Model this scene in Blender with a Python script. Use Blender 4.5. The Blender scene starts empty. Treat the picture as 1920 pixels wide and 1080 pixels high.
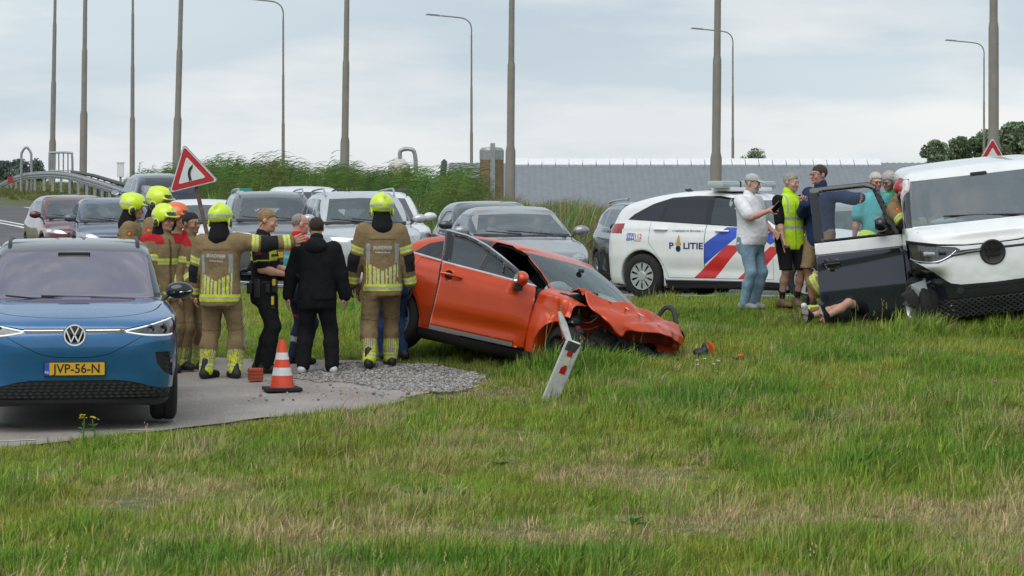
import bpy, bmesh, math, random
import numpy as np
from mathutils import Vector, Matrix
from mathutils.bvhtree import BVHTree
from mathutils.geometry import tessellate_polygon

# ------------------------------------------------------------ camera, sky, sun, exposure
SC = bpy.context.scene
COL = SC.collection
R = math.radians
F, HC, HY, CX = 5350.0, 2.05, 355.0, 960.0          # focal length in photo pixels, eye height, horizon row, centre column
cam = bpy.data.objects.new('camera', bpy.data.cameras.new('camera')); COL.objects.link(cam)
cam.location = (0, 0, HC); cam.rotation_euler = (R(90), 0, 0)
cam.data.sensor_width = 36; cam.data.lens = F / 1920 * 36; cam.data.shift_y = -(540 - HY) / 1920
cam.data.clip_start = 0.5; cam.data.clip_end = 9000
cam.data.dof.use_dof = True; cam.data.dof.focus_distance = 32.0; cam.data.dof.aperture_fstop = 14.0
SC.camera = cam
SC.render.resolution_x, SC.render.resolution_y = 1024, 576
SC.view_settings.view_transform = 'Standard'; SC.view_settings.look = 'None'
SC.view_settings.exposure = 0.30; SC.view_settings.gamma = 1.0
SUN_EL, SUN_AZ = 56.0, 205.0                        # high, behind cloud, to the left behind the camera
wd = bpy.data.worlds.new('World'); SC.world = wd; wd.use_nodes = True
def world():
    nt = wd.node_tree; n = nt.nodes; L = nt.links; n.clear()
    out = n.new('ShaderNodeOutputWorld'); bg = n.new('ShaderNodeBackground'); bg.inputs[1].default_value = 0.1
    sky = n.new('ShaderNodeTexSky'); sky.sky_type = 'NISHITA'; sky.sun_disc = False
    sky.sun_elevation = R(SUN_EL); sky.sun_rotation = R(SUN_AZ); sky.dust_density = 2.0; sky.air_density = 1.0
    tc = n.new('ShaderNodeTexCoord')
    mp = n.new('ShaderNodeMapping'); mp.inputs['Scale'].default_value = (5.0, 5.0, 26.0); mp.inputs['Location'].default_value = (1.3, 0.4, 0.55)
    L.new(tc.outputs['Generated'], mp.inputs[0])
    n1 = n.new('ShaderNodeTexNoise'); n1.inputs['Scale'].default_value = 2.0; n1.inputs['Detail'].default_value = 7; n1.inputs['Roughness'].default_value = 0.52
    L.new(mp.outputs[0], n1.inputs['Vector'])
    n2 = n.new('ShaderNodeTexNoise'); n2.inputs['Scale'].default_value = 0.55; n2.inputs['Detail'].default_value = 4
    L.new(mp.outputs[0], n2.inputs['Vector'])
    # lower, whiter cumulus over a grey-blue sheet
    sep = n.new('ShaderNodeSeparateXYZ'); L.new(tc.outputs['Generated'], sep.inputs[0])
    band = n.new('ShaderNodeMapRange'); band.inputs[1].default_value = -0.01; band.inputs[2].default_value = 0.05; band.inputs[3].default_value = 0.30; band.inputs[4].default_value = -0.03
    L.new(sep.outputs[2], band.inputs[0])
    add = n.new('ShaderNodeMath'); add.operation = 'ADD'; L.new(n1.outputs[0], add.inputs[0]); L.new(band.outputs[0], add.inputs[1])
    cr = n.new('ShaderNodeValToRGB'); cr.color_ramp.elements[0].position = 0.46; cr.color_ramp.elements[1].position = 0.70
    cr.color_ramp.elements[0].color = (5.35, 6.1, 6.65, 1); cr.color_ramp.elements[1].color = (7.2, 7.4, 7.5, 1)
    L.new(add.outputs[0], cr.inputs[0])
    cr2 = n.new('ShaderNodeValToRGB'); cr2.color_ramp.elements[0].position = 0.36; cr2.color_ramp.elements[1].position = 0.66
    cr2.color_ramp.elements[0].color = (0.84, 0.87, 0.90, 1); cr2.color_ramp.elements[1].color = (1.06, 1.05, 1.03, 1)
    L.new(n2.outputs[0], cr2.inputs[0])
    mul = n.new('ShaderNodeMixRGB'); mul.blend_type = 'MULTIPLY'; mul.inputs[0].default_value = 1
    L.new(cr.outputs[0], mul.inputs[1]); L.new(cr2.outputs[0], mul.inputs[2])
    mix = n.new('ShaderNodeMixRGB'); mix.inputs[0].default_value = 0.93                    # cloud sheet covers nearly all of the sky
    L.new(sky.outputs[0], mix.inputs[1]); L.new(mul.outputs[0], mix.inputs[2])
    L.new(mix.outputs[0], bg.inputs[0]); L.new(bg.outputs[0], out.inputs[0])
world()
sun = bpy.data.objects.new('sun', bpy.data.lights.new('sun', 'SUN')); COL.objects.link(sun)
sun.data.energy = 1.5; sun.data.angle = R(60); sun.data.color = (1.0, 0.965, 0.91)
_az = R(SUN_AZ)
sdir = Vector((math.sin(_az) * math.cos(R(SUN_EL)), math.cos(_az) * math.cos(R(SUN_EL)), math.sin(R(SUN_EL))))
sun.rotation_euler = sdir.to_track_quat('Z', 'Y').to_euler()
SC.cycles.use_denoising = True
try: SC.cycles.denoiser = 'OPENIMAGEDENOISE'
except Exception: pass
SC.cycles.use_adaptive_sampling = True; SC.cycles.adaptive_threshold = 0.02
SC.cycles.max_bounces = 6; SC.cycles.transparent_max_bounces = 16; SC.cycles.transmission_bounces = 4; SC.cycles.glossy_bounces = 3; SC.cycles.diffuse_bounces = 2
SC.cycles.caustics_reflective = False; SC.cycles.caustics_refractive = False

# ------------------------------------------------------------ small helpers
def W(px, py, d): return Vector(((px - CX) * d / F, d, HC - (py - HY) * d / F))
def WX(px, d): return (px - CX) * d / F
def sm(a, b, x):
    t = np.clip((x - a) / (b - a), 0, 1); return t * t * (3 - 2 * t)
def srgb(r, g, b):
    f = lambda c: c / 12.92 if c <= 0.04045 else ((c + 0.055) / 1.055) ** 2.4
    return (f(r / 255), f(g / 255), f(b / 255))

MATS = {}
def pm(name, col=(.5, .5, .5), rough=.5, metal=0., var=.08, vscale=6., bump=0., bscale=60., coat=0., spec=.5, attr=None, emit=None, dirt=0., aniso=None, trans=0.):
    """procedural material: base colour broken up by noise, optional fine bump, optional dirt, optional colour attribute"""
    if name in MATS: return MATS[name]
    m = bpy.data.materials.new(name); m.use_nodes = True; nt = m.node_tree; n = nt.nodes; L = nt.links
    b = n['Principled BSDF']; b.inputs['Roughness'].default_value = rough; b.inputs['Metallic'].default_value = metal
    b.inputs['Coat Weight'].default_value = coat; b.inputs['Coat Roughness'].default_value = .03; b.inputs['Specular IOR Level'].default_value = spec
    tc = n.new('ShaderNodeTexCoord')
    nz = n.new('ShaderNodeTexNoise'); nz.inputs['Scale'].default_value = vscale; nz.inputs['Detail'].default_value = 5
    L.new(tc.outputs['Object'], nz.inputs['Vector'])
    if attr:
        at = n.new('ShaderNodeAttribute'); at.attribute_name = attr; base = at.outputs['Color']
    else:
        rgb = n.new('ShaderNodeRGB'); rgb.outputs[0].default_value = (*col, 1); base = rgb.outputs[0]
    mr = n.new('ShaderNodeMapRange'); mr.inputs[1].default_value = .3; mr.inputs[2].default_value = .7; mr.inputs[3].default_value = 1 - var; mr.inputs[4].default_value = 1 + var
    L.new(nz.outputs[0], mr.inputs[0])
    mx = n.new('ShaderNodeMixRGB'); mx.blend_type = 'MULTIPLY'; mx.inputs[0].default_value = 1
    L.new(base, mx.inputs[1]); L.new(mr.outputs[0], mx.inputs[2]); last = mx.outputs[0]
    if dirt:
        dz = n.new('ShaderNodeTexNoise'); dz.inputs['Scale'].default_value = 3.3; dz.inputs['Detail'].default_value = 8; dz.inputs['Roughness'].default_value = .7
        L.new(tc.outputs['Object'], dz.inputs['Vector'])
        dr = n.new('ShaderNodeMapRange'); dr.inputs[1].default_value = .48; dr.inputs[2].default_value = .75; dr.inputs[3].default_value = 0; dr.inputs[4].default_value = dirt
        L.new(dz.outputs[0], dr.inputs[0])
        dm = n.new('ShaderNodeMixRGB'); dm.inputs[2].default_value = (.13, .115, .09, 1)
        L.new(dr.outputs[0], dm.inputs[0]); L.new(last, dm.inputs[1]); last = dm.outputs[0]
    L.new(last, b.inputs['Base Color'])
    if emit: b.inputs['Emission Color'].default_value = (*emit[0], 1); b.inputs['Emission Strength'].default_value = emit[1]
    if bump:
        bz = n.new('ShaderNodeTexNoise'); bz.inputs['Scale'].default_value = bscale; bz.inputs['Detail'].default_value = 4
        src = tc.outputs['Object']
        if aniso:
            mp = n.new('ShaderNodeMapping'); mp.inputs['Scale'].default_value = aniso; L.new(src, mp.inputs[0]); src = mp.outputs[0]
        L.new(src, bz.inputs['Vector'])
        bp = n.new('ShaderNodeBump'); bp.inputs['Strength'].default_value = bump; bp.inputs['Distance'].default_value = .02
        L.new(bz.outputs[0], bp.inputs['Height']); L.new(bp.outputs[0], b.inputs['Normal'])
    if trans:
        tr = n.new('ShaderNodeBsdfTranslucent'); L.new(last, tr.inputs[0]); ms = n.new('ShaderNodeMixShader'); ms.inputs[0].default_value = trans
        L.new(b.outputs[0], ms.inputs[1]); L.new(tr.outputs[0], ms.inputs[2]); L.new(ms.outputs[0], n['Material Output'].inputs[0])
    MATS[name] = m; return m

def glass(name, tint=(.35, .4, .42), refl=1.0, base=.06, film=None):
    if name in MATS: return MATS[name]
    m = bpy.data.materials.new(name); m.use_nodes = True; nt = m.node_tree; n = nt.nodes; L = nt.links; n.clear()
    out = n.new('ShaderNodeOutputMaterial'); t = n.new('ShaderNodeBsdfTransparent'); g = n.new('ShaderNodeBsdfGlossy'); mx = n.new('ShaderNodeMixShader')
    t.inputs[0].default_value = (*tint, 1); g.inputs['Roughness'].default_value = .03; g.inputs['Color'].default_value = (*(film or (.93, .96, 1)), 1)
    fr = n.new('ShaderNodeFresnel'); fr.inputs[0].default_value = 1.52
    ma = n.new('ShaderNodeMath'); ma.operation = 'MULTIPLY_ADD'; ma.inputs[1].default_value = refl; ma.inputs[2].default_value = base; ma.use_clamp = True
    L.new(fr.outputs[0], ma.inputs[0]); L.new(ma.outputs[0], mx.inputs[0]); L.new(t.outputs[0], mx.inputs[1]); L.new(g.outputs[0], mx.inputs[2]); L.new(mx.outputs[0], out.inputs[0])
    MATS[name] = m; return m

def link(name, me, mat=None, parent=None, loc=None, rot=None, smooth=True):
    o = bpy.data.objects.new(name, me); COL.objects.link(o)
    if mat is not None and len(me.materials) == 0: me.materials.append(mat)
    if parent: o.parent = parent
    if loc is not None: o.location = loc
    if rot is not None: o.rotation_euler = rot
    return o
def empty(name, loc=(0, 0, 0), rz=0., parent=None):
    o = bpy.data.objects.new(name, None); COL.objects.link(o); o.empty_display_size = .2
    o.location = loc; o.rotation_euler = (0, 0, rz)
    if parent: o.parent = parent
    return o
def tag(o, label=None, cat=None, group=None, kind=None):
    if label: o['label'] = label
    if cat: o['category'] = cat
    if group: o['group'] = group
    if kind: o['kind'] = kind
    return o

def mesh_np(name, V, faces, N=None, smooth=True, cols=None):
    me = bpy.data.meshes.new(name)
    me.from_pydata([tuple(map(float, v)) for v in V] if not isinstance(V, np.ndarray) else V.tolist(), [], faces if isinstance(faces, list) else faces.tolist())
    if smooth: me.polygons.foreach_set('use_smooth', np.ones(len(me.polygons), bool))
    if cols is not None:
        a = me.color_attributes.new('col', 'FLOAT_COLOR', 'POINT')
        c = np.ones((len(V), 4), np.float32); c[:, :3] = cols; a.data.foreach_set('color', c.ravel())
    me.update()
    if N is not None and smooth: me.normals_split_custom_set_from_vertices(np.asarray(N, np.float32))
    return me

class MB:
    """collects shapes into one mesh"""
    def __init__(s): s.v = []; s.f = []
    def add(s, vs, fs):
        o = len(s.v); s.v += [tuple(v) for v in vs]; s.f += [tuple(i + o for i in f) for f in fs]; return s
    def box(s, c, size, rot=None, bev=0., taper=None):
        """bevelled box centred at c"""
        bm = bmesh.new(); bmesh.ops.create_cube(bm, size=1)
        for v in bm.verts:
            v.co = Vector((v.co.x * size[0], v.co.y * size[1], v.co.z * size[2]))
            if taper and v.co.z > 0: v.co.x *= taper; v.co.y *= taper
        if bev: bmesh.ops.bevel(bm, geom=bm.edges[:] , offset=min(bev, min(size) * .45), segments=2, affect='EDGES', profile=.7)
        M = Matrix.Translation(Vector(c)) @ (rot if rot is not None else Matrix.Identity(4))
        bm.verts.index_update(); s.add([M @ v.co for v in bm.verts], [[v.index for v in f.verts] for f in bm.faces]); bm.free(); return s
    def tube(s, pts, r, n=8, caps=True, flat=None):
        pts = [Vector(p) for p in pts]; k = len(pts); rr = r if isinstance(r, (list, tuple)) else [r] * k
        o = len(s.v); up = None
        for i, p in enumerate(pts):
            t = (pts[min(i + 1, k - 1)] - pts[max(i - 1, 0)]).normalized()
            if up is None:
                up = Vector((0, 0, 1)) if abs(t.z) < .9 else Vector((1, 0, 0))
            a = t.cross(up).normalized(); b = a.cross(t).normalized(); up = b
            for j in range(n):
                q = 2 * math.pi * j / n
                s.v.append(tuple(p + (a * math.cos(q) + b * math.sin(q) * (flat or 1)) * rr[i]))
        for i in range(k - 1):
            for j in range(n):
                s.f.append((o + i * n + j, o + i * n + (j + 1) % n, o + (i + 1) * n + (j + 1) % n, o + (i + 1) * n + j))
        if caps: s.f.append(tuple(o + j for j in range(n))[::-1]); s.f.append(tuple(o + (k - 1) * n + j for j in range(n)))
        return s
    def lathe(s, prof, n=32, M=None, closed=False):
        """prof: list of (r, h) revolved round z; M places it"""
        M = M or Matrix.Identity(4); o = len(s.v); k = len(prof)
        for r_, h in prof:
            for j in range(n):
                q = 2 * math.pi * j / n; s.v.append(tuple(M @ Vector((r_ * math.cos(q), r_ * math.sin(q), h))))
        for i in range(k - 1 + (1 if closed else 0)):
            i2 = (i + 1) % k
            for j in range(n): s.f.append((o + i * n + j, o + i * n + (j + 1) % n, o + i2 * n + (j + 1) % n, o + i2 * n + j))
        return s
    def prism(s, poly, h0, h1, M=None):
        """polygon in xy, extruded h0..h1 along z, placed by M"""
        M = M or Matrix.Identity(4); k = len(poly)
        vs = [M @ Vector((p[0], p[1], h0)) for p in poly] + [M @ Vector((p[0], p[1], h1)) for p in poly]
        fs = [tuple(range(k))[::-1], tuple(range(k, 2 * k))] + [(i, (i + 1) % k, (i + 1) % k + k, i + k) for i in range(k)]
        return s.add(vs, fs)
    def build(s, name, mat, parent=None, loc=None, rot=None, smooth=None):
        me = bpy.data.meshes.new(name); me.from_pydata(s.v, [], s.f); me.update()
        if smooth:
            me.polygons.foreach_set('use_smooth', np.ones(len(me.polygons), bool))
            me.set_sharp_from_angle(angle=R(smooth if smooth is not True else 40))
        return link(name, me, mat, parent, loc, rot)

def catmull(pts, n=8, closed=False):
    P = [np.array(p, float) for p in pts]; k = len(P); out = []
    rng = range(k) if closed else range(k - 1)
    for i in rng:
        p0 = P[(i - 1) % k] if closed or i > 0 else 2 * P[0] - P[1]
        p1 = P[i]; p2 = P[(i + 1) % k]
        p3 = P[(i + 2) % k] if closed or i + 2 < k else 2 * P[k - 1] - P[k - 2]
        for j in range(n):
            t = j / n
            out.append(.5 * (2 * p1 + (p2 - p0) * t + (2 * p0 - 5 * p1 + 4 * p2 - p3) * t * t + (3 * p1 - p0 - 3 * p2 + p3) * t ** 3))
    if not closed: out.append(P[-1])
    return [tuple(p) for p in out]

# value noise in numpy
_rs = np.random.RandomState(7)
_LAT = _rs.rand(32, 32, 32).astype(np.float32)
def vnoise(x, y, z=None):
    x = np.asarray(x, np.float32); y = np.asarray(y, np.float32); z = np.zeros_like(x) if z is None else np.asarray(z, np.float32)
    x, y, z = np.broadcast_arrays(x, y, z)
    xi = np.floor(x).astype(int); yi = np.floor(y).astype(int); zi = np.floor(z).astype(int)
    fx = x - xi; fy = y - yi; fz = z - zi
    fx = fx * fx * (3 - 2 * fx); fy = fy * fy * (3 - 2 * fy); fz = fz * fz * (3 - 2 * fz); r = 0
    for a in (0, 1):
        for b in (0, 1):
            for c in (0, 1):
                r = r + _LAT[(xi + a) & 31, (yi + b) & 31, (zi + c) & 31] * (fx if a else 1 - fx) * (fy if b else 1 - fy) * (fz if c else 1 - fz)
    return r * 2 - 1
def fbm(x, y, z=None, o=4):
    r = 0; a = 1.; t = 0
    for i in range(o):
        q = 2 ** i; r = r + a * vnoise(np.asarray(x) * q + 7.3 * i, np.asarray(y) * q + 3.1 * i, None if z is None else np.asarray(z) * q); t += a; a *= .5
    return r / t

# ------------------------------------------------------------ implicit surfaces (surface nets)
def trilerp(S, org, h, P):
    q = (P - org) / h; n = np.array(S.shape)
    q = np.clip(q, 0, n - 1.001); i = q.astype(int); f = q - i
    r = 0
    for a in (0, 1):
        for b in (0, 1):
            for c in (0, 1):
                r = r + S[i[:, 0] + a, i[:, 1] + b, i[:, 2] + c] * (f[:, 0] if a else 1 - f[:, 0]) * (f[:, 1] if b else 1 - f[:, 1]) * (f[:, 2] if c else 1 - f[:, 2])
    return r
def surface_nets(S, org, h, project=True):
    org = np.asarray(org, float); ins = S < 0
    cnt = np.zeros(tuple(k - 1 for k in S.shape), np.int8); sl = (slice(None, -1), slice(1, None))
    for a in (0, 1):
        for b in (0, 1):
            for c in (0, 1): cnt += ins[sl[a], sl[b], sl[c]]
    cells = (cnt > 0) & (cnt < 8); ci = np.argwhere(cells)
    idx = -np.ones(cells.shape, np.int64); idx[cells] = np.arange(len(ci))
    acc = np.zeros((len(ci), 3)); num = np.zeros(len(ci))
    cor = [(a, b, c) for a in (0, 1) for b in (0, 1) for c in (0, 1)]
    val = {k: S[ci[:, 0] + k[0], ci[:, 1] + k[1], ci[:, 2] + k[2]] for k in cor}
    for k in cor:
        for ax in range(3):
            if k[ax] == 0:
                k2 = list(k); k2[ax] = 1; k2 = tuple(k2); sa, sb = val[k], val[k2]
                m = (sa < 0) != (sb < 0); t = np.where(m, sa / np.where(m, sa - sb, 1), 0)
                p = np.array(k, float)[None, :].repeat(len(ci), 0); p[:, ax] += t
                acc += p * m[:, None]; num += m
    V = org + h * (ci + acc / num[:, None])
    Q = []
    for ax in range(3):
        s0 = [slice(1, -1)] * 3; s1 = [slice(1, -1)] * 3; s0[ax] = slice(0, -1); s1[ax] = slice(1, None)
        A = ins[tuple(s0)]; B = ins[tuple(s1)]; e = np.argwhere(A != B)
        if not len(e): continue
        flip = A[e[:, 0], e[:, 1], e[:, 2]]
        base = e.copy()
        for k in range(3):
            if k != ax: base[:, k] += 1
        u, v = (ax + 1) % 3, (ax + 2) % 3
        def cell(du, dv):
            p = base.copy(); p[:, u] -= du; p[:, v] -= dv; return idx[p[:, 0], p[:, 1], p[:, 2]]
        q = np.stack([cell(1, 1), cell(0, 1), cell(0, 0), cell(1, 0)], 1)
        q[~flip] = q[~flip][:, ::-1]; Q.append(q)
    Q = np.concatenate(Q); Q = Q[(Q >= 0).all(1)]
    def grad(P):
        g = np.zeros_like(P)
        for k in range(3):
            d = np.zeros(3); d[k] = h * .6
            g[:, k] = trilerp(S, org, h, P + d) - trilerp(S, org, h, P - d)
        return g / (h * 1.2)
    if project:
        g = grad(V); l2 = (g * g).sum(1); st = trilerp(S, org, h, V) / np.maximum(l2, .1)
        V = V - g * np.clip(st, -h, h)[:, None]
    g = grad(V); N = g / np.maximum(np.linalg.norm(g, axis=1), 1e-6)[:, None]
    return V, Q, N
def smin(a, b, k):
    if k <= 0: return np.minimum(a, b)
    h = np.maximum(k - np.abs(a - b), 0) / k; return np.minimum(a, b) - h * h * k * .25
def smax(a, b, k): return -smin(-a, -b, k)

class Field:
    def __init__(s, lo, hi, h):
        s.h = h; s.org = np.array(lo, float); s.n = np.ceil((np.array(hi) - s.org) / h).astype(int) + 1
        s.S = np.full(tuple(s.n), .6, np.float32); s.ax = [s.org[k] + h * np.arange(s.n[k]) for k in range(3)]
    def _blk(s, lo, hi):
        a = np.clip(np.floor((np.array(lo) - s.org) / s.h).astype(int), 0, s.n); b = np.clip(np.ceil((np.array(hi) - s.org) / s.h).astype(int) + 1, 0, s.n)
        sl = tuple(slice(a[k], b[k]) for k in range(3))
        return sl, s.ax[0][sl[0]][:, None, None], s.ax[1][sl[1]][None, :, None], s.ax[2][sl[2]][None, None, :]
    def put(s, fn, lo, hi, k=.02, op='u', pad=.06):
        sl, X, Y, Z = s._blk(np.array(lo) - pad, np.array(hi) + pad)
        if min(s.S[sl].shape) == 0: return s
        d = fn(X, Y, Z)
        s.S[sl] = smin(s.S[sl], d, k) if op == 'u' else smax(s.S[sl], -d, k)
        return s
    def cone(s, a, b, ra, rb, k=.02, op='u', sc=None):
        """tapered capsule"""
        a = np.array(a, float); b = np.array(b, float); ab = b - a; L2 = max(ab @ ab, 1e-9); m = max(ra, rb)
        def fn(X, Y, Z):
            t = np.clip(((X - a[0]) * ab[0] + (Y - a[1]) * ab[1] + (Z - a[2]) * ab[2]) / L2, 0, 1)
            return np.sqrt((X - a[0] - t * ab[0]) ** 2 + (Y - a[1] - t * ab[1]) ** 2 + (Z - a[2] - t * ab[2]) ** 2) - (ra + (rb - ra) * t)
        return s.put(fn, np.minimum(a, b) - m, np.maximum(a, b) + m, k, op)
    def ell(s, c, r, M=None, k=.02, op='u', cut=None):
        """ellipsoid; M 3x3 local->world"""
        c = np.array(c, float); r = np.array(r, float); M = np.eye(3) if M is None else np.array(M)
        def fn(X, Y, Z):
            x, y, z = X - c[0], Y - c[1], Z - c[2]
            u = [(M[0, i] * x + M[1, i] * y + M[2, i] * z) for i in range(3)]
            k0 = np.sqrt(sum((u[i] / r[i]) ** 2 for i in range(3))); k1 = np.sqrt(sum((u[i] / r[i] ** 2) ** 2 for i in range(3)))
            d = k0 * (k0 - 1) / np.maximum(k1, 1e-6)
            if cut: d = np.maximum(d, cut(*u))
            return d
        m = max(r); return s.put(fn, c - m, c + m, k, op)
    def loft(s, secs, M, T, k=.03, op='u', e=2.3):
        """secs: (z, rx, ry, cx, cy) sections along local z; M local->world 3x3, T origin"""
        secs = np.array(secs, float); M = np.array(M); T = np.array(T, float)
        z0, z1 = secs[0, 0], secs[-1, 0]; mr = secs[:, 1:3].max() + np.abs(secs[:, 3:5]).max()
        cs = np.array([T + M @ np.array([x, y, z]) for x in (-mr, mr) for y in (-mr, mr) for z in (z0, z1)])
        def fn(X, Y, Z):
            x, y, z = X - T[0], Y - T[1], Z - T[2]
            u = [(M[0, i] * x + M[1, i] * y + M[2, i] * z) for i in range(3)]
            zz = u[2]; rx = np.interp(zz, secs[:, 0], secs[:, 1]); ry = np.interp(zz, secs[:, 0], secs[:, 2]); cx = np.interp(zz, secs[:, 0], secs[:, 3]); cy = np.interp(zz, secs[:, 0], secs[:, 4])
            q = (np.abs((u[0] - cx) / rx) ** e + np.abs((u[1] - cy) / ry) ** e) ** (1 / e)
            d = (q - 1) * np.minimum(rx, ry)
            return smax(d, np.maximum(z0 - zz, zz - z1), .03)
        return s.put(fn, cs.min(0), cs.max(0), k, op)
    def mesh(s): return surface_nets(s.S, s.org, s.h)

def text_mesh(txt, size, depth=0., align='CENTER', sx=1., bold=0.):
    cu = bpy.data.curves.new('t', 'FONT'); cu.body = txt; cu.size = size; cu.align_x = align; cu.align_y = 'CENTER'; cu.extrude = depth; cu.offset = bold; cu.resolution_u = 3
    ob = bpy.data.objects.new('t', cu); me = bpy.data.meshes.new_from_object(ob)
    bpy.data.objects.remove(ob); bpy.data.curves.remove(cu)
    for v in me.vertices: v.co.x *= sx
    return me
def frame3(right, up):
    r = Vector(right).normalized(); n = r.cross(Vector(up)).normalized(); u = n.cross(r).normalized()
    return Matrix((r, u, n)).transposed().to_4x4()
# ------------------------------------------------------------ terrain
EDGE = np.array([(60, 16), (22, 28), (9, 35.6), (4.5, 38.3), (2.4, 40.2), (.5, 42.3), (-1, 44.3), (-3, 47.8), (-5.5, 53), (-8, 58), (-12, 67), (-18, 84), (-28, 112), (-42, 150), (-70, 210), (-130, 320)], float)
EDGE = np.array(catmull(EDGE, 6))
_A = EDGE[:-1]; _B = EDGE[1:]; _D = _B - _A; _L2 = (_D ** 2).sum(1); _NL = np.sqrt(_L2)
def edge_dist(x, y):
    """signed distance to the near edge of the main road; positive on the camera's side"""
    x = np.asarray(x, float).ravel(); y = np.asarray(y, float).ravel(); best = np.full(x.shape, 1e9); sgn = np.ones(x.shape)
    for a, d, l2 in zip(_A, _D, _L2):
        t = np.clip(((x - a[0]) * d[0] + (y - a[1]) * d[1]) / l2, 0, 1); ex = x - a[0] - t * d[0]; ey = y - a[1] - t * d[1]; q = ex * ex + ey * ey
        m = q < best; best = np.where(m, q, best); cr = d[0] * (y - a[1]) - d[1] * (x - a[0]); sgn = np.where(m, np.where(cr > 0, 1, -1), sgn)
    return np.sqrt(best) * sgn
RW = 8.6                                              # road width
def zroad(y): return np.interp(y, [20, 40, 44, 59, 65, 80, 100, 130, 180, 260], [.47, .47, .34, .33, .50, .98, 1.4, 1.85, 2.4, 2.6])
def G(x, y):
    x = np.asarray(x, float); y = np.asarray(y, float); sh = np.broadcast(x, y).shape
    x = np.broadcast_to(x, sh).ravel(); y = np.broadcast_to(y, sh).ravel()
    d = edge_dist(x, y); zr = zroad(y)
    near = zr * np.clip(1 - np.maximum(d, 0) / 16.5, 0, 1) ** 1.05
    b = -d - RW
    far = zr * (1 - sm(6, 26, b)) + .25 * sm(.5, 5, b) * (1 - sm(8, 20, b)) - 1.6 * sm(10, 40, b)
    z = np.where(d > 0, near, np.where(b > 0, far, zr - .05))
    z = z + .20 * sm(.5, 5, x) * (1 - sm(20, 33, y)) * sm(0, 6, d)
    t = 1 - sm(-.8, 1.0, x); z = z - t * .13 * (1 - sm(29.5, 34.5, y)) - (1 - t) * .10 * (1 - sm(26, 33.5, y)) * (1 - sm(2, 6, x)) + .08 * sm(1.5, 3, x) * sm(35, 36.8, y) * (d > 0)
    z = z + .022 * fbm(x * .45, y * .45) * sm(.3, 3, d)
    return z.reshape(sh)
def Gz(x, y): return float(G(np.array([x]), np.array([y]))[0])
def on_ground(px, d): x = WX(px, d); return Vector((x, d, Gz(x, d)))

PATH = [(-40, 17), (-8, 22.6), (-4.3, 23.9), (-2.95, 25.4), (-2.28, 26.3), (-1.32, 27.0), (-.91, 28.2), (-.45, 29.6), (-.6, 30.9), (-1.6, 31.7), (-3.2, 32.2), (-6, 33.5), (-14, 38), (-40, 50)]
def in_poly(x, y, poly):
    x = np.asarray(x, float); y = np.asarray(y, float); c = np.zeros(np.broadcast(x, y).shape, bool); k = len(poly)
    for i in range(k):
        x0, y0 = poly[i]; x1, y1 = poly[(i + 1) % k]
        if y0 == y1: continue
        m = ((y0 > y) != (y1 > y)) & (x < (x1 - x0) * (y - y0) / (y1 - y0) + x0); c ^= m
    return c
def grow(a0, a1, st, out, n):                          # dense core, geometric outskirts
    core = np.arange(a0, a1, st); g = st; lo = [a0]; hi = [core[-1]]
    for i in range(n): g *= 1.25; lo.append(lo[-1] - g); hi.append(hi[-1] + g)
    return np.concatenate([np.array(lo[1:])[::-1], core, np.array(hi[1:])])
def grid_mesh(name, xs, ys, zf):
    X, Y = np.meshgrid(xs, ys, indexing='ij'); Z = zf(X, Y); V = np.stack([X, Y, Z], -1).reshape(-1, 3); ny = len(ys)
    i, j = np.meshgrid(np.arange(len(xs) - 1), np.arange(ny - 1), indexing='ij'); a = (i * ny + j).ravel()
    return mesh_np(name, V, np.stack([a, a + ny, a + ny + 1, a + 1], 1))

def ground_mat():
    m = pm('turf_soil', (.085, .10, .03), .95, var=.3, vscale=1.3, bump=.8, bscale=14); return m
xs = grow(-16, 16, .3, 0, 36); ys = grow(10, 62, .3, 0, 36); ys = ys[ys > -60]
terrain = link('ground', grid_mesh('ground', xs, ys, G), ground_mat()); tag(terrain, kind='structure')

def asphalt(name, c0, c1, stone):
    m = pm(name, c0, .88, var=.16, vscale=1.1, bump=.5, bscale=160); nt = m.node_tree; n = nt.nodes; L = nt.links
    b = n['Principled BSDF']; src = b.inputs['Base Color'].links[0].from_socket
    tc = n.new('ShaderNodeTexCoord'); v = n.new('ShaderNodeTexVoronoi'); v.inputs['Scale'].default_value = stone; L.new(tc.outputs['Object'], v.inputs['Vector'])
    mx = n.new('ShaderNodeMixRGB'); mx.inputs[2].default_value = (*c1, 1); rr = n.new('ShaderNodeMapRange'); rr.inputs[1].default_value = .0; rr.inputs[2].default_value = 1; rr.inputs[3].default_value = 0; rr.inputs[4].default_value = .75
    sp = n.new('ShaderNodeSeparateColor'); L.new(v.outputs['Color'], sp.inputs[0]); L.new(sp.outputs[0], rr.inputs[0]); L.new(rr.outputs[0], mx.inputs[0]); L.new(src, mx.inputs[1])
    st = n.new('ShaderNodeTexNoise'); st.inputs['Scale'].default_value = .55; st.inputs['Detail'].default_value = 6; L.new(tc.outputs['Object'], st.inputs['Vector'])
    m2 = n.new('ShaderNodeMixRGB'); m2.blend_type = 'MULTIPLY'; m2.inputs[0].default_value = 1; r2 = n.new('ShaderNodeMapRange'); r2.inputs[1].default_value = .35; r2.inputs[2].default_value = .65; r2.inputs[3].default_value = .8; r2.inputs[4].default_value = 1.12
    L.new(st.outputs[0], r2.inputs[0]); L.new(mx.outputs[0], m2.inputs[1]); L.new(r2.outputs[0], m2.inputs[2]); L.new(m2.outputs[0], b.inputs['Base Color']); return m
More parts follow.
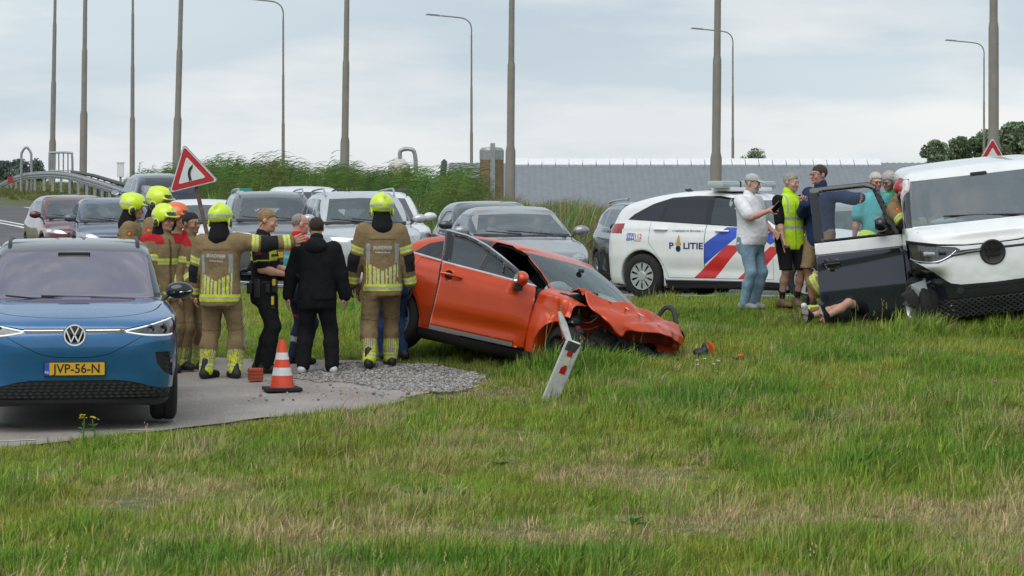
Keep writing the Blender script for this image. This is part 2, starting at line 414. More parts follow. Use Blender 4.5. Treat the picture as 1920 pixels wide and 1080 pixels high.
# main road strip, laid just above the sheet
def strip(name, off0, off1, dz, mat, i0=0, i1=None, dash=None):
    nx = np.gradient(EDGE[:, 0]); ny = np.gradient(EDGE[:, 1]); l = np.hypot(nx, ny); N = np.stack([ny / l, -nx / l], 1)   # towards camera side is +; the road lies at -N
    N = -N * np.sign(np.where(edge_dist(EDGE[40:41, 0] - N[40:41, 0] * .5, EDGE[40:41, 1] - N[40:41, 1] * .5) < 0, 1, -1))[0] * -1
    V = []; Fs = []; cum = np.concatenate([[0], np.cumsum(np.hypot(*np.diff(EDGE, axis=0).T))]); tot = cum[-1]
    def at(s, o):
        x = np.interp(s, cum, EDGE[:, 0]) + np.interp(s, cum, N[:, 0]) * o; y = np.interp(s, cum, EDGE[:, 1]) + np.interp(s, cum, N[:, 1]) * o
        return (x, y, float(zroad(np.interp(s, cum, EDGE[:, 1]))) + dz)
    segs = [(s, min(s + 1.5, tot)) for s in np.arange(0, tot, 1.5)] if not dash else [(s, s + dash[0]) for s in np.arange(0, tot, dash[1])]
    for a, b in segs:
        V += [at(a, off0), at(a, off1), at(b, off1), at(b, off0)]; k = len(V) - 4; Fs.append((k, k + 1, k + 2, k + 3))
    return mesh_np(name, np.array(V), Fs, smooth=False)
_n = np.array([_D[40][1], -_D[40][0]]) / _NL[40]
ROADSIGN = 1
def _chk():
    global ROADSIGN
    me = strip('t', 0, 2, 0, None); c = np.array([v.co[:2] for v in me.vertices]); d = edge_dist(c[160:168, 0], c[160:168, 1]); bpy.data.meshes.remove(me)
    if d.mean() > 0: ROADSIGN = -1
_chk()
m_road = asphalt('road_asphalt', (.085, .087, .09), (.16, .16, .16), 90)
m_path = asphalt('path_asphalt', (.27, .240, .220), (.44, .40, .375), 60)
m_line = pm('road_paint', (.72, .72, .69), .7, var=.2, vscale=9)
road = tag(link('road', strip('road', 0, RW * ROADSIGN, .0, m_road), m_road), kind='structure')
for nm, a, b, dash in (('lane_line', .35, .47, None), ('lane_line', 2.75, 2.9, None), ('lane_line', 3.15, 3.3, None), ('lane_line', 6.6, 6.75, (3.0, 9.0))):
    tag(link(nm, strip(nm, a * ROADSIGN, b * ROADSIGN, .006, m_line, dash=dash), m_line, road), None)
# service path of reddish worn asphalt
def poly_sheet(name, poly, dz, mat, step=.5, ragged=.0):
    P = np.array(poly); xs_ = np.arange(P[:, 0].min(), P[:, 0].max() + step, step); ys_ = np.arange(P[:, 1].min(), P[:, 1].max() + step, step)
    bm = bmesh.new(); pts = []
    for i in range(len(P)):
        a, b = P[i], P[(i + 1) % len(P)]; k = max(1, int(np.hypot(*(b - a)) / (step * .4)))
        for j in range(k):
            q = a + (b - a) * j / k
            pts.append(q + ragged * np.array([float(fbm(q[0] * 2.1, q[1] * 2.1)), float(fbm(q[0] * 2.1 + 40, q[1] * 2.1))]))
    tri = tessellate_polygon([[Vector((p[0], p[1], 0)) for p in pts]])
    vs = [bm.verts.new((p[0], p[1], 0)) for p in pts]
    for t in tri:
        try: bm.faces.new([vs[i] for i in t])
        except ValueError: pass
    for axis, arr in ((0, xs_), (1, ys_)):
        for c in arr:
            no = Vector((1, 0, 0)) if axis == 0 else Vector((0, 1, 0)); bmesh.ops.bisect_plane(bm, geom=bm.verts[:] + bm.edges[:] + bm.faces[:], plane_co=no * float(c), plane_no=no)
    co = np.array([v.co[:] for v in bm.verts]); z = G(co[:, 0], co[:, 1]) + dz
    for v, q in zip(bm.verts, z): v.co.z = q
    bmesh.ops.recalc_face_normals(bm, faces=bm.faces[:])
    for f in bm.faces:
        if f.normal.z < 0: f.normal_flip()
    me = bpy.data.meshes.new(name); bm.to_mesh(me); bm.free(); return link(name, me, mat)
PATHN = [p for p in PATH if p[0] > -13 and p[1] < 37.9]
PATHN = [(-13, 21.1)] + PATHN[0:] + [(-13, 37.4)]
path = tag(poly_sheet('path', PATHN, .018, m_path, .6, .10), kind='structure')
# faint remains of white marking on the path
mb = MB()
for (x0, y0, x1, y1) in ((-4.5, 24.5, -4.1, 24.54), (-3.4, 25.2, -3.15, 25.24)):
    mb.add([(x0, y0, Gz(x0, y0) + .024), (x1, y1 - .02, Gz(x1, y1) + .024), (x1, y1 + .03, Gz(x1, y1) + .024), (x0, y0 + .05, Gz(x0, y0) + .024)], [(0, 1, 2, 3)])
mb.build('worn_line', m_line, path)
# gravel patch
GRAV = [(-2.35, 30.2), (-1.89, 31.5), (-.94, 31.2), (-.25, 29.8), (-.4, 28.6), (-.62, 28.2), (-1.05, 28.6), (-1.76, 29.5)]
grs = np.random.RandomState(5)
def gravel():
    ico = bmesh.new(); bmesh.ops.create_icosphere(ico, subdivisions=1, radius=1); iv = np.array([v.co[:] for v in ico.verts]); iF = np.array([[v.index for v in f.verts] for f in ico.faces]); ico.free()
    n = 60000; x = grs.uniform(-2.6, -.1, n); y = grs.uniform(27.8, 31.9, n); j = .18 * fbm(x * 2, y * 2)
    k = in_poly(x + j, y + j, GRAV) | (grs.rand(n) < .02) & (y < 31.4); x, y = x[k][:6500], y[k][:6500]; n = len(x); z = G(x, y)
    r = grs.uniform(.006, .018, n) * np.where(grs.rand(n) < .08, 1.6, 1); q = grs.rand(n) * 6.3
    P = iv[None] * np.stack([np.ones(n), grs.uniform(.6, .9, n), grs.uniform(.45, .75, n)], 1)[:, None] * (1 + .3 * (grs.rand(n, len(iv), 1) - .5)) * r[:, None, None]
    c, s_ = np.cos(q)[:, None], np.sin(q)[:, None]; P = np.stack([P[..., 0] * c - P[..., 1] * s_, P[..., 0] * s_ + P[..., 1] * c, P[..., 2]], -1)
    P += np.stack([x, y, z + .024 + r * .35], 1)[:, None]
    cc = grs.uniform(.28, .75, n)[:, None]; t = grs.choice([0, 1, 2], n, p=[.6, .25, .15]); C = cc * np.array([(1, .97, .92), (.9, .78, .66), (.66, .66, .68)])[t]
    Fa = (iF[None] + (np.arange(n) * len(iv))[:, None, None]).reshape(-1, 3)
    return mesh_np('gravel', P.reshape(-1, 3), Fa, smooth=False, cols=np.repeat(C, len(iv), 0) * .58)
tag(link('gravel', gravel(), pm('gravel_stone', rough=.9, attr='col', var=.15, vscale=40)), 'pale loose gravel spilled at the end of the path', 'gravel', kind='stuff')

# ------------------------------------------------------------ grass (uncountable blades)
def inst_tree(name, protos, mat_attr='tint'):
    """points with rot / scale / kind attributes -> instances of the prototype clumps"""
    c = bpy.data.collections.new(name + '_blades')
    for p in protos: c.objects.link(p)
    nt = bpy.data.node_groups.new(name, 'GeometryNodeTree')
    nt.interface.new_socket('Geometry', in_out='INPUT', socket_type='NodeSocketGeometry'); nt.interface.new_socket('Geometry', in_out='OUTPUT', socket_type='NodeSocketGeometry')
    n = nt.nodes; L = nt.links; gi = n.new('NodeGroupInput'); go = n.new('NodeGroupOutput')
    m2p = n.new('GeometryNodeMeshToPoints'); ci = n.new('GeometryNodeCollectionInfo'); ci.inputs['Collection'].default_value = c; ci.inputs['Separate Children'].default_value = True; ci.inputs['Reset Children'].default_value = True
    ip = n.new('GeometryNodeInstanceOnPoints'); ip.inputs['Pick Instance'].default_value = True
    def at(nm, t):
        a = n.new('GeometryNodeInputNamedAttribute'); a.data_type = t; a.inputs[0].default_value = nm; return a.outputs[0]
    L.new(gi.outputs[0], m2p.inputs[0]); L.new(m2p.outputs[0], ip.inputs['Points']); L.new(ci.outputs[0], ip.inputs['Instance'])
    L.new(at('kind_i', 'INT'), ip.inputs['Instance Index']); L.new(at('rot', 'FLOAT_VECTOR'), ip.inputs['Rotation']); L.new(at('scl', 'FLOAT_VECTOR'), ip.inputs['Scale'])
    L.new(ip.outputs[0], go.inputs[0]); return nt
def scatter(name, P, rot, scl, kind, tint, protos):
    me = bpy.data.meshes.new(name); me.from_pydata(P.tolist(), [], [])
    for nm, t, arr, key in (('rot', 'FLOAT_VECTOR', rot, 'vector'), ('scl', 'FLOAT_VECTOR', scl, 'vector'), ('kind_i', 'INT', kind, 'value'), ('tint', 'FLOAT_VECTOR', tint, 'vector')):
        a = me.attributes.new(nm, t, 'POINT'); a.data.foreach_set(key, np.ascontiguousarray(arr).ravel())
    o = link(name, me); md = o.modifiers.new('scatter', 'NODES'); md.node_group = inst_tree(name, protos); return o
def blade_mat(name, rough=.55, trans=.5, spec=.25):
    m = bpy.data.materials.new(name); m.use_nodes = True; nt = m.node_tree; n = nt.nodes; L = nt.links; b = n['Principled BSDF']
    b.inputs['Roughness'].default_value = rough; b.inputs['Specular IOR Level'].default_value = spec
    at = n.new('ShaderNodeAttribute'); at.attribute_type = 'INSTANCER'; at.attribute_name = 'tint'; ac = n.new('ShaderNodeAttribute'); ac.attribute_name = 'col'
    mx = n.new('ShaderNodeMixRGB'); mx.blend_type = 'MULTIPLY'; mx.inputs[0].default_value = 1; L.new(at.outputs['Color'], mx.inputs[1]); L.new(ac.outputs['Color'], mx.inputs[2])
    L.new(mx.outputs[0], b.inputs['Base Color']); tr = n.new('ShaderNodeBsdfTranslucent'); L.new(mx.outputs[0], tr.inputs[0]); ms = n.new('ShaderNodeMixShader'); ms.inputs[0].default_value = trans
    L.new(b.outputs[0], ms.inputs[1]); L.new(tr.outputs[0], ms.inputs[2]); L.new(ms.outputs[0], n['Material Output'].inputs[0]); return m
def blades(name, mat, n, spread, hmin, hmax, wid, lean, seed, segs=3, seedhead=0, wind=(.0, .0), splay=.6, straw=.17):
    rs = np.random.RandomState(seed); V = []; Fa = []; C = []
    for i in range(n):
        a = rs.rand() * 6.283; r_ = spread * math.sqrt(rs.rand()); x, y = r_ * math.cos(a), r_ * math.sin(a); h = rs.uniform(hmin, hmax); ln = rs.uniform(.1, 1) * lean
        da = a + rs.normal(0, .9); dx, dy = math.cos(da) * splay + wind[0], math.sin(da) * splay + wind[1]; w = wid * rs.uniform(.6, 1.3); q = rs.rand() * 6.283; wx, wy = math.cos(q) * w, math.sin(q) * w
        c = np.array([1, 1, 1]) * rs.uniform(.42, 1.5); c = c * (np.array([1.8, 1.25, 2.0]) if rs.rand() < straw else 1); o = len(V)
        for s_ in range(segs):
            t = s_ / segs; b_ = ln * h * t ** 1.8; z = h * (t - .25 * ln * t * t); k = 1 - .75 * t
            V += [(x + dx * b_ - wx * k, y + dy * b_ - wy * k, z), (x + dx * b_ + wx * k, y + dy * b_ + wy * k, z)]; C += [c, c]
        V.append((x + dx * ln * h, y + dy * ln * h, h * (1 - .25 * ln))); C.append(c)
        for s_ in range(segs - 1): k = o + 2 * s_; Fa.append((k, k + 1, k + 3, k + 2))
        k = o + 2 * (segs - 1); Fa.append((k, k + 1, k + 2))
        if seedhead and rs.rand() < seedhead:
            tip = np.array(V[-1])
            for e in range(5):
                p = tip + np.array([rs.normal(0, .006), rs.normal(0, .006), -.012 * e]); k = len(V); V += [p + (-.004, 0, 0), p + (.004, 0, 0), p + (.0, .002, .016)]; C += [np.array([1.25, 1.05, .95])] * 3; Fa.append((k, k + 1, k + 2))
    me = mesh_np(name, np.array(V), Fa, smooth=True, cols=np.array(C)); me.materials.append(mat); return bpy.data.objects.new(name, me)
m_blade = blade_mat('grass_blade')
wnd = (.45, -.05)
gp = [blades('a_blade%d' % i, m_blade, 36, .11, .03, .085, .0044, .9, 10 + i, wind=wnd) for i in range(4)] + \
     [blades('b_blade%d' % i, m_blade, 32, .10, .05, .155, .0050, 1.2, 20 + i, wind=wnd) for i in range(3)] + \
     [blades('c_blade%d' % i, m_blade, 7, .09, .14, .36, .0028, .7, 30 + i, segs=4, seedhead=.25, wind=(.5, 0)) for i in range(2)] + \
     [blades('d_blade%d' % i, m_blade, 50, .15, .015, .06, .0042, 2.8, 40 + i, wind=(.1, 0)) for i in range(2)]
DRY = [(865, 945, 17.4, .55), (1090, 950, 17.3, .5), (760, 870, 20.0, .45), (560, 950, 17.2, .5), (1060, 935, 17.6, .7), (1380, 910, 18.4, .5), (1860, 960, 17.3, .9), (1900, 1010, 16.2, 1.0), (1260, 945, 17.5, .5), (120, 950, 17.0, .4), (330, 1050, 15.6, .5), (660, 1040, 15.6, .4), (1050, 830, 21.5, .7), (950, 720, 28.5, .5), (1180, 830, 21.6, .6), (250, 870, 20.0, .4), (1330, 700, 29.5, .5), (850, 800, 23.0, .5), (1500, 830, 22, .5), (330, 925, 17.8, .35)]
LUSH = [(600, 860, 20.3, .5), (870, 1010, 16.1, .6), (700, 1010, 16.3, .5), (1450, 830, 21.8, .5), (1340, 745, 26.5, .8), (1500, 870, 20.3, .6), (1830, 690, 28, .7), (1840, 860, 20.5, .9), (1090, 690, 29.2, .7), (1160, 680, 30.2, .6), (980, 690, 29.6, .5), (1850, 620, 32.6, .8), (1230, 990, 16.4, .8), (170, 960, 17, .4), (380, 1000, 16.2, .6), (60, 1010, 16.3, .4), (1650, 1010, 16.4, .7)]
def grass():
    rs = np.random.RandomState(11); P = []
    for y0, y1, dens in ((13.6, 18, 270), (18, 23, 220), (23, 30, 180), (30, 38, 150), (38, 48, 90)):
        hw = y1 * .182 + .7; n = int(dens * (y1 - y0) * 2 * hw); P.append(np.stack([rs.uniform(-hw, hw, n), rs.uniform(y0, y1, n)], 1))
    P = np.concatenate(P); x, y = P.T
    j = .30 * fbm(x * 2.3, y * 2.3); keep = ~in_poly(x + j, y + j * 1.5, PATH) & (edge_dist(x, y) > .02 + .1 * np.abs(j)) & ~in_poly(x + j, y + j, GRAV)
    x, y = x[keep], y[keep]; z = G(x, y); n = len(x)
    dry = fbm(x * .8 + 3, y * .5 + 9, o=3) * .75 + fbm(x * 2.7 + 13, y * 1.5 + 4, o=3) * 1.0 + .02; lush = fbm(x * .8 + 31, y * .5 + 2, o=3) * .8 + fbm(x * 2.3 + 50, y * 1.3 + 2, o=3) * .7
    dry = dry - .12 + .25 * sm(.6, 3.0, x) * (1 - sm(17, 22, y)) - .35 * sm(29.5, 32, y)
    for lst, sg in ((DRY, 1), (LUSH, -1)):
        for px, py, d, r_ in lst:
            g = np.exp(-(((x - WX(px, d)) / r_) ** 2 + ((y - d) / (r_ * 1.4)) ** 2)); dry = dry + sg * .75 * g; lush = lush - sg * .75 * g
    near_path = np.zeros(n)
    for a, b in zip(PATH[1:9], PATH[2:10]):
        t = np.clip(((x - a[0]) * (b[0] - a[0]) + (y - a[1]) * (b[1] - a[1])) / ((b[0] - a[0]) ** 2 + (b[1] - a[1]) ** 2), 0, 1); near_path = np.maximum(near_path, np.exp(-(np.hypot(x - a[0] - t * (b[0] - a[0]), y - a[1] - t * (b[1] - a[1])) / .5) ** 2))
    u = rs.rand(n); kind = np.where(u < .62, rs.randint(0, 4, n), rs.randint(4, 7, n))
    kind = np.where((dry > .45) & (rs.rand(n) < .6), rs.randint(9, 11, n), kind); kind = np.where((lush > .25) & (rs.rand(n) < .7), rs.randint(4, 7, n), kind)
    tall = (rs.rand(n) < .005 + .03 * sm(.1, .9, x - 1.0) * (y < 18.5) + .008 * (dry > .2)); kind = np.where(tall, rs.randint(7, 9, n), kind)
    green = np.stack([.295 + .06 * fbm(x * 1.9, y * 1.4), .405 + .05 * fbm(x * 1.9 + 8, y * 1.4), .060 + 0 * x], 1); deep = np.array([.16, .32, .045]); straw = np.array([.58, .49, .26])
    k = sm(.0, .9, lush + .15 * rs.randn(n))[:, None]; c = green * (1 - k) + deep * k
    k = np.clip(sm(-.10, 1.0, dry + .40 * rs.randn(n)) * .85 + .25 * near_path * rs.rand(n), 0, 1)[:, None]; c = c * (1 - k) + straw * k
    c = np.where((kind >= 7)[:, None] & (kind < 9)[:, None], c * .4 + straw * .65, c); c *= rs.uniform(.72, 1.22, (n, 1))
    s = rs.uniform(.65, 1.15, n) * np.where(y > 30, .85, 1.) * (1 + .35 * np.clip(lush, -.5, 1)) * (1 + .6 * fbm(x * 1.9 + 5, y * 1.3, o=2)) * (1 - .45 * near_path); s = np.where(kind >= 9, s * 1.2, s)
    for px, d_, r_, a_ in ((860, 30.8, .8, .45), (980, 30.4, .6, .35), (1090, 29.7, .6, .35), (1190, 29.6, .5, .45), (1750, 33.6, 1.0, .7), (1880, 33.0, 1.0, .6), (1240, 39.6, 1.2, .4)): s = s * (1 + a_ * np.exp(-(((x - WX(px, d_)) / r_) ** 2 + ((y - d_) / .45) ** 2)))
    rot = np.stack([rs.normal(0, .12, n), rs.normal(0, .12, n), rs.normal(0, .7, n)], 1)
    scl = np.stack([s, s, s * np.where(kind < 4, 1.0, 1.0)], 1)
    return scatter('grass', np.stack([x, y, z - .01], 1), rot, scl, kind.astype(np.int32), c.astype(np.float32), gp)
tag(grass(), 'rough mown verge grass, green mixed with dry straw', 'grass', kind='stuff')
# ------------------------------------------------------------ vehicles: implicit body, cut into panels
def poly_sd(poly, A, B):
    P = np.array(poly, np.float32); A = A.astype(np.float32); B = B.astype(np.float32); d = np.full(A.shape, 1e9, np.float32); inside = np.zeros(A.shape, bool); k = len(P)
    for i in range(k):
        x0, y0 = P[i]; x1, y1 = P[(i + 1) % k]; ex, ey = x1 - x0, y1 - y0; l2 = ex * ex + ey * ey
        if l2 < 1e-12: continue
        t = np.clip(((A - x0) * ex + (B - y0) * ey) / l2, 0, 1); d = np.minimum(d, (A - x0 - t * ex) ** 2 + (B - y0 - t * ey) ** 2)
        if y0 != y1: inside ^= ((y0 > B) != (y1 > B)) & (A < ex * (B - y0) / ey + x0)
    d = np.sqrt(d); return np.where(inside, -d, d)
class Tab2:
    def __init__(s, poly, lo, hi, h=.02):
        s.lo = np.array(lo, float); s.h = h; n = np.ceil((np.array(hi) - s.lo) / h).astype(int) + 2
        A, B = np.meshgrid(lo[0] + h * np.arange(n[0]), lo[1] + h * np.arange(n[1]), indexing='ij'); s.T = poly_sd(poly, A, B); s.n = n
    def __call__(s, a, b):
        a, b = np.broadcast_arrays(a, b); u = np.clip((a - s.lo[0]) / s.h, 0, s.n[0] - 1.001).astype(np.float32); v = np.clip((b - s.lo[1]) / s.h, 0, s.n[1] - 1.001).astype(np.float32)
        i = u.astype(np.int32); j = v.astype(np.int32); u -= i; v -= j; T = s.T
        return T[i, j] * (1 - u) * (1 - v) + T[i + 1, j] * u * (1 - v) + T[i, j + 1] * (1 - u) * v + T[i + 1, j + 1] * u * v

def car_field(sp):
    h = sp.get('h', .03); L, Wd, H = sp['L'], sp['W'], sp['H']
    lo = (-L / 2 - .09, -Wd / 2 - .09, .09); hi = (L / 2 + .09, Wd / 2 + .09, H + .09); f = Field(lo, hi, h)
    x = f.ax[0][:, None, None]; y = f.ax[1][None, :, None]; z = f.ax[2][None, None, :]; hw = Wd / 2; yn = np.abs(y) / hw
    big = (-L / 2 - .9, -.5), (L / 2 + .9, H + .6)
    side = Tab2(catmull(sp['side'], 5, True), *big); cab = Tab2(catmull(sp['cab'], 5, True), *big)
    plan_half = sp['plan']; plan = [(a, b) for a, b in plan_half] + [(a, -b) for a, b in plan_half[::-1] if b > 0]
    pl = Tab2(catmull(plan, 5, True), (-L / 2 - .9, -hw - .6), (L / 2 + .9, hw + .6))(f.ax[0][:, None], f.ax[1][None, :])[:, :, None]
    ins = np.interp(z, [p[0] for p in sp['inset']], [p[1] for p in sp['inset']]); insc = np.interp(z, [p[0] for p in sp['cinset']], [p[1] for p in sp['cinset']])
    cr = sp.get('crown', .05) * yn ** 2
    body = smax(side(x, z + cr), pl + ins, sp.get('r', .08))
    if 'crease' in sp:                                  # (z at front, z at rear, depth, width, x range)
        for z0, z1, dep, wd, xa, xb in sp['crease']:
            zl = z0 + (z1 - z0) * (x - sp['L'] / 2) / -sp['L']; q = (z - zl) / wd
            body = body + dep * np.exp(-q * q) * sm(xa, xa + .3, x) * (1 - sm(xb - .3, xb, x)) * sm(.7, .9, yn)
    bow = sp.get('bow', (.22, .12)); xc = np.where(x > 0, x + bow[0] * yn ** 2.2, x - bow[1] * yn ** 2.2)
    c = smax(cab(xc, z + sp.get('rcrown', .05) * yn ** 2), pl + insc, sp.get('rc', .10))
    f.S = smin(body, c, sp.get('kc', .05)).astype(np.float32)
    for ax_, r_ in zip(sp['axles'], sp['arch']):
        cy = np.sqrt((x - ax_) ** 2 + (z - sp['wr']) ** 2) - r_; inner = hw - .30 - np.abs(y)
        f.S = smax(f.S, -np.maximum(cy, inner), .012)
    if sp.get('post'): sp['post'](f, x, y, z)
    return f

class Shell:
    """faces kept as padded index rows; panels are cut out by polygons seen along an axis"""
    MAXN = 9
    def __init__(s, V, Q, N):
        s.Va = np.array(V, float); s.Na = np.array(N, float); s.A = np.concatenate([Q, np.repeat(Q[:, -1:], s.MAXN - 4, 1)], 1); s.K = np.full(len(Q), 4); s._cen()
    def _cen(s): q = s.Va[s.A[:, :4]]; s.fc = q.mean(1); s.fn = s.Na[s.A[:, :4]].mean(1); s.mn = q.min(1); s.mx = q.max(1)
    def _rows(s, fl):
        A = np.zeros((len(fl), s.MAXN), np.int64); K = np.array([len(f) for f in fl], int)
        for i, f in enumerate(fl): A[i, :len(f)] = f; A[i, len(f):] = f[-1]
        return A, K
    def take(s, proj, poly, filt=None):
        i0, i1 = {'S': (0, 2), 'F': (1, 2), 'T': (0, 1)}[proj]; P = [np.array(p, float) for p in poly]; k = len(P)
        cr = lambda a, b: a[0] * b[1] - a[1] * b[0]
        if sum(cr(P[i], P[(i + 1) % k]) for i in range(k)) < 0: P = P[::-1]
        if all(cr(P[(i + 1) % k] - P[i], P[(i + 2) % k] - P[(i + 1) % k]) > -1e-9 for i in range(k)): pieces = [P]
        else:
            pieces = []
            for t in tessellate_polygon([[Vector((p[0], p[1], 0)) for p in P]]):
                T = [P[i] for i in t]; q = cr(T[1] - T[0], T[2] - T[0])
                if abs(q) > 1e-10: pieces.append(T if q > 0 else T[::-1])
        ok = filt(s.fc, s.fn) if filt is not None else np.ones(len(s.A), bool); AP = np.array(P)
        U = s.Va[:, [i0, i1]]; mn = s.mn[:, [i0, i1]]; mx = s.mx[:, [i0, i1]]; lo, hi = AP.min(0), AP.max(0)
        cand = ok & (mx[:, 0] >= lo[0]) & (mn[:, 0] <= hi[0]) & (mx[:, 1] >= lo[1]) & (mn[:, 1] <= hi[1]); ci = np.where(cand)[0]
        newV = []; newN = []; nV = len(s.Va); Va, Na = s.Va, s.Na
        gV = lambda i: Va[i] if i < nV else newV[i - nV]
        gN = lambda i: Na[i] if i < nV else newN[i - nV]
        gotA = []; live = ci; rest = []; got = []; gone = np.zeros(len(s.A), bool)
        def clip(face, T, tb=None):
            cur = list(face); outs = []
            if tb:
                a_ = [gV(v)[i0] for v in cur]; b_ = [gV(v)[i1] for v in cur]
                if max(a_) <= tb[0] or min(a_) >= tb[1] or max(b_) <= tb[2] or min(b_) >= tb[3]: return None, [face]
            for e in range(len(T)):
                a = T[e]; d = T[(e + 1) % len(T)] - a; sd = [(gV(v)[i1] - a[1]) * d[0] - (gV(v)[i0] - a[0]) * d[1] for v in cur]
                if min(sd) >= -1e-9: continue
                if max(sd) <= 1e-9: return None, outs + [tuple(cur)]
                I = []; O = []; m = len(cur)
                for j in range(m):
                    j2 = (j + 1) % m
                    if sd[j] >= 0: I.append(cur[j])
                    if sd[j] <= 0: O.append(cur[j])
                    if sd[j] * sd[j2] < 0:
                        t = sd[j] / (sd[j] - sd[j2]); newV.append(gV(cur[j]) * (1 - t) + gV(cur[j2]) * t); newN.append(gN(cur[j]) * (1 - t) + gN(cur[j2]) * t); I.append(nV + len(newV) - 1); O.append(nV + len(newV) - 1)
                if len(O) > 2: outs.append(tuple(O))
                if len(I) < 3: return None, outs
                cur = I
            return tuple(cur), outs
        for T in pieces:
            if len(live):
                FU2 = U[s.A[live]]; ins = np.ones(len(live), bool); outm = np.zeros(len(live), bool)
                for e in range(len(T)):
                    a = T[e]; d = T[(e + 1) % len(T)] - a; sd = (FU2[..., 1] - a[1]) * d[0] - (FU2[..., 0] - a[0]) * d[1]; ins &= (sd >= -1e-9).all(1); outm |= (sd <= 1e-9).all(1)
                gotA.append(live[ins]); gone[live[ins]] = True; mix = live[~ins & ~outm]; gone[mix] = True; live = live[outm & ~ins]
            else: mix = []
            nr = []
            tb = (min(t[0] for t in T), max(t[0] for t in T), min(t[1] for t in T), max(t[1] for t in T))
            for f in rest:
                g, o = clip(f, T, tb); nr += o
                if g: got.append(g)
            for i in mix:
                g, o = clip(tuple(s.A[i, :s.K[i]]), T); nr += o
                if g: got.append(g)
            rest = nr
        if newV: s.Va = np.concatenate([Va, np.array(newV)]); s.Na = np.concatenate([Na, np.array(newN)])
        gi = np.concatenate(gotA).astype(int) if gotA else np.zeros(0, int)
        got = [g for g in got if len(g) <= s.MAXN]; rest = [g for g in rest if len(g) <= s.MAXN]; gA, gK = s._rows(got); rA, rK = s._rows(rest)
        out = (np.concatenate([s.A[gi], gA]), np.concatenate([s.K[gi], gK])); keep = ~gone
        s.A = np.concatenate([s.A[keep], rA]); s.K = np.concatenate([s.K[keep], rK]); q = s.Va[rA] if len(rA) else np.zeros((0, 9, 3)); s.mn = np.concatenate([s.mn[keep], q.min(1)]); s.mx = np.concatenate([s.mx[keep], q.max(1)]); s.fc = np.concatenate([s.fc[keep], q[:, :4].mean(1)]); s.fn = np.concatenate([s.fn[keep], s.Na[rA[:, :4]].mean(1) if len(rA) else np.zeros((0, 3))])
        return out
    def take_if(s, mask):
        out = (s.A[mask], s.K[mask]); k = ~mask; s.A, s.K, s.fc, s.fn, s.mn, s.mx = s.A[k], s.K[k], s.fc[k], s.fn[k], s.mn[k], s.mx[k]; return out
    def pick(s, mask): return (s.A[mask], s.K[mask])
    def comps(s, faces):
        """separate pieces of a face set, crumbs dropped"""
        A, K = faces
        if not 0 < len(A) < 5000: return [faces]
        q = np.round(s.Va[A] * 2500).astype(np.int64); key = (q[..., 0] * 73856093) ^ (q[..., 1] * 19349663) ^ (q[..., 2] * 83492791); u, inv = np.unique(key, return_inverse=True); inv = inv.reshape(key.shape); par = list(range(len(u)))
        def find(a):
            while par[a] != a: par[a] = par[par[a]]; a = par[a]
            return a
        for row, k in zip(inv.tolist(), K.tolist()):
            r0 = find(row[0])
            for v in row[1:k]:
                r1 = find(v)
                if r1 != r0: par[r1] = r0
        lab = np.array([find(r[0]) for r in inv.tolist()]); ls, cn = np.unique(lab, return_counts=True); ar = np.array([np.ptp(s.fc_of(A[lab == l]), axis=0).max() for l in ls]); big = ar > max(.05, ar.max() * .12)
        return [(A[lab == l], K[lab == l]) for l, b in zip(ls, big) if b]
    def fc_of(s, A): return s.Va[A[:, :4]].mean(1)
    def part(s, name, faces, mat, parent=None, off=0., deform=None, solid=0., solid_mat=None, M=None):
        A, K = faces
        if not len(A): return None
        ids, inv = np.unique(A, return_inverse=True); inv = inv.reshape(A.shape); V = s.Va[ids]; N = s.Na[ids]; N = N / np.maximum(np.linalg.norm(N, axis=1), 1e-6)[:, None]
        if off: V = V + N * off
        if deform is not None: V = deform(V); N = None
        me = bpy.data.meshes.new(name); me.vertices.add(len(V)); me.vertices.foreach_set('co', V.astype(np.float32).ravel())
        m = np.arange(s.MAXN)[None] < K[:, None]; lv = inv[m].astype(np.int32); me.loops.add(len(lv)); me.loops.foreach_set('vertex_index', lv)
        st = np.concatenate([[0], np.cumsum(K)[:-1]]).astype(np.int32); me.polygons.add(len(K)); me.polygons.foreach_set('loop_start', st); me.polygons.foreach_set('use_smooth', np.ones(len(K), bool)); me.update(calc_edges=True); me.validate()
        if deform is not None:
            bm = bmesh.new(); bm.from_mesh(me); bmesh.ops.remove_doubles(bm, verts=bm.verts[:], dist=.0006); bm.to_mesh(me); bm.free()
            me.polygons.foreach_set('use_smooth', np.ones(len(me.polygons), bool)); me.set_sharp_from_angle(angle=R(38))
        else: me.normals_split_custom_set_from_vertices(N.astype(np.float32))
        o = link(name, me, mat, parent)
        if solid:
            if solid_mat: me.materials.append(solid_mat)
            md = o.modifiers.new('thickness', 'SOLIDIFY'); md.thickness = solid; md.offset = -1
            if solid_mat: md.material_offset = 1; md.material_offset_rim = 1
        if M is not None: o.matrix_basis = M
        return o
def grow_poly(poly, d):
    P = [np.array(p, float) for p in poly]; k = len(P); ar = sum(P[i][0] * P[(i + 1) % k][1] - P[(i + 1) % k][0] * P[i][1] for i in range(k)); out = []
    for i in range(k):
        e0 = P[i] - P[i - 1]; e1 = P[(i + 1) % k] - P[i]; n0 = np.array([e0[1], -e0[0]]) / max(np.hypot(*e0), 1e-9); n1 = np.array([e1[1], -e1[0]]) / max(np.hypot(*e1), 1e-9)
        if ar < 0: n0, n1 = -n0, -n1
        n = n0 + n1; n = n / max(n @ n, .4) * 2; out.append(tuple(P[i] + n * d))
    return out
def circ(cx, cy, r, n=20, a0=0., a1=360.): return [(cx + r * math.cos(R(a0 + (a1 - a0) * i / n)), cy + r * math.sin(R(a0 + (a1 - a0) * i / n))) for i in range(n)]

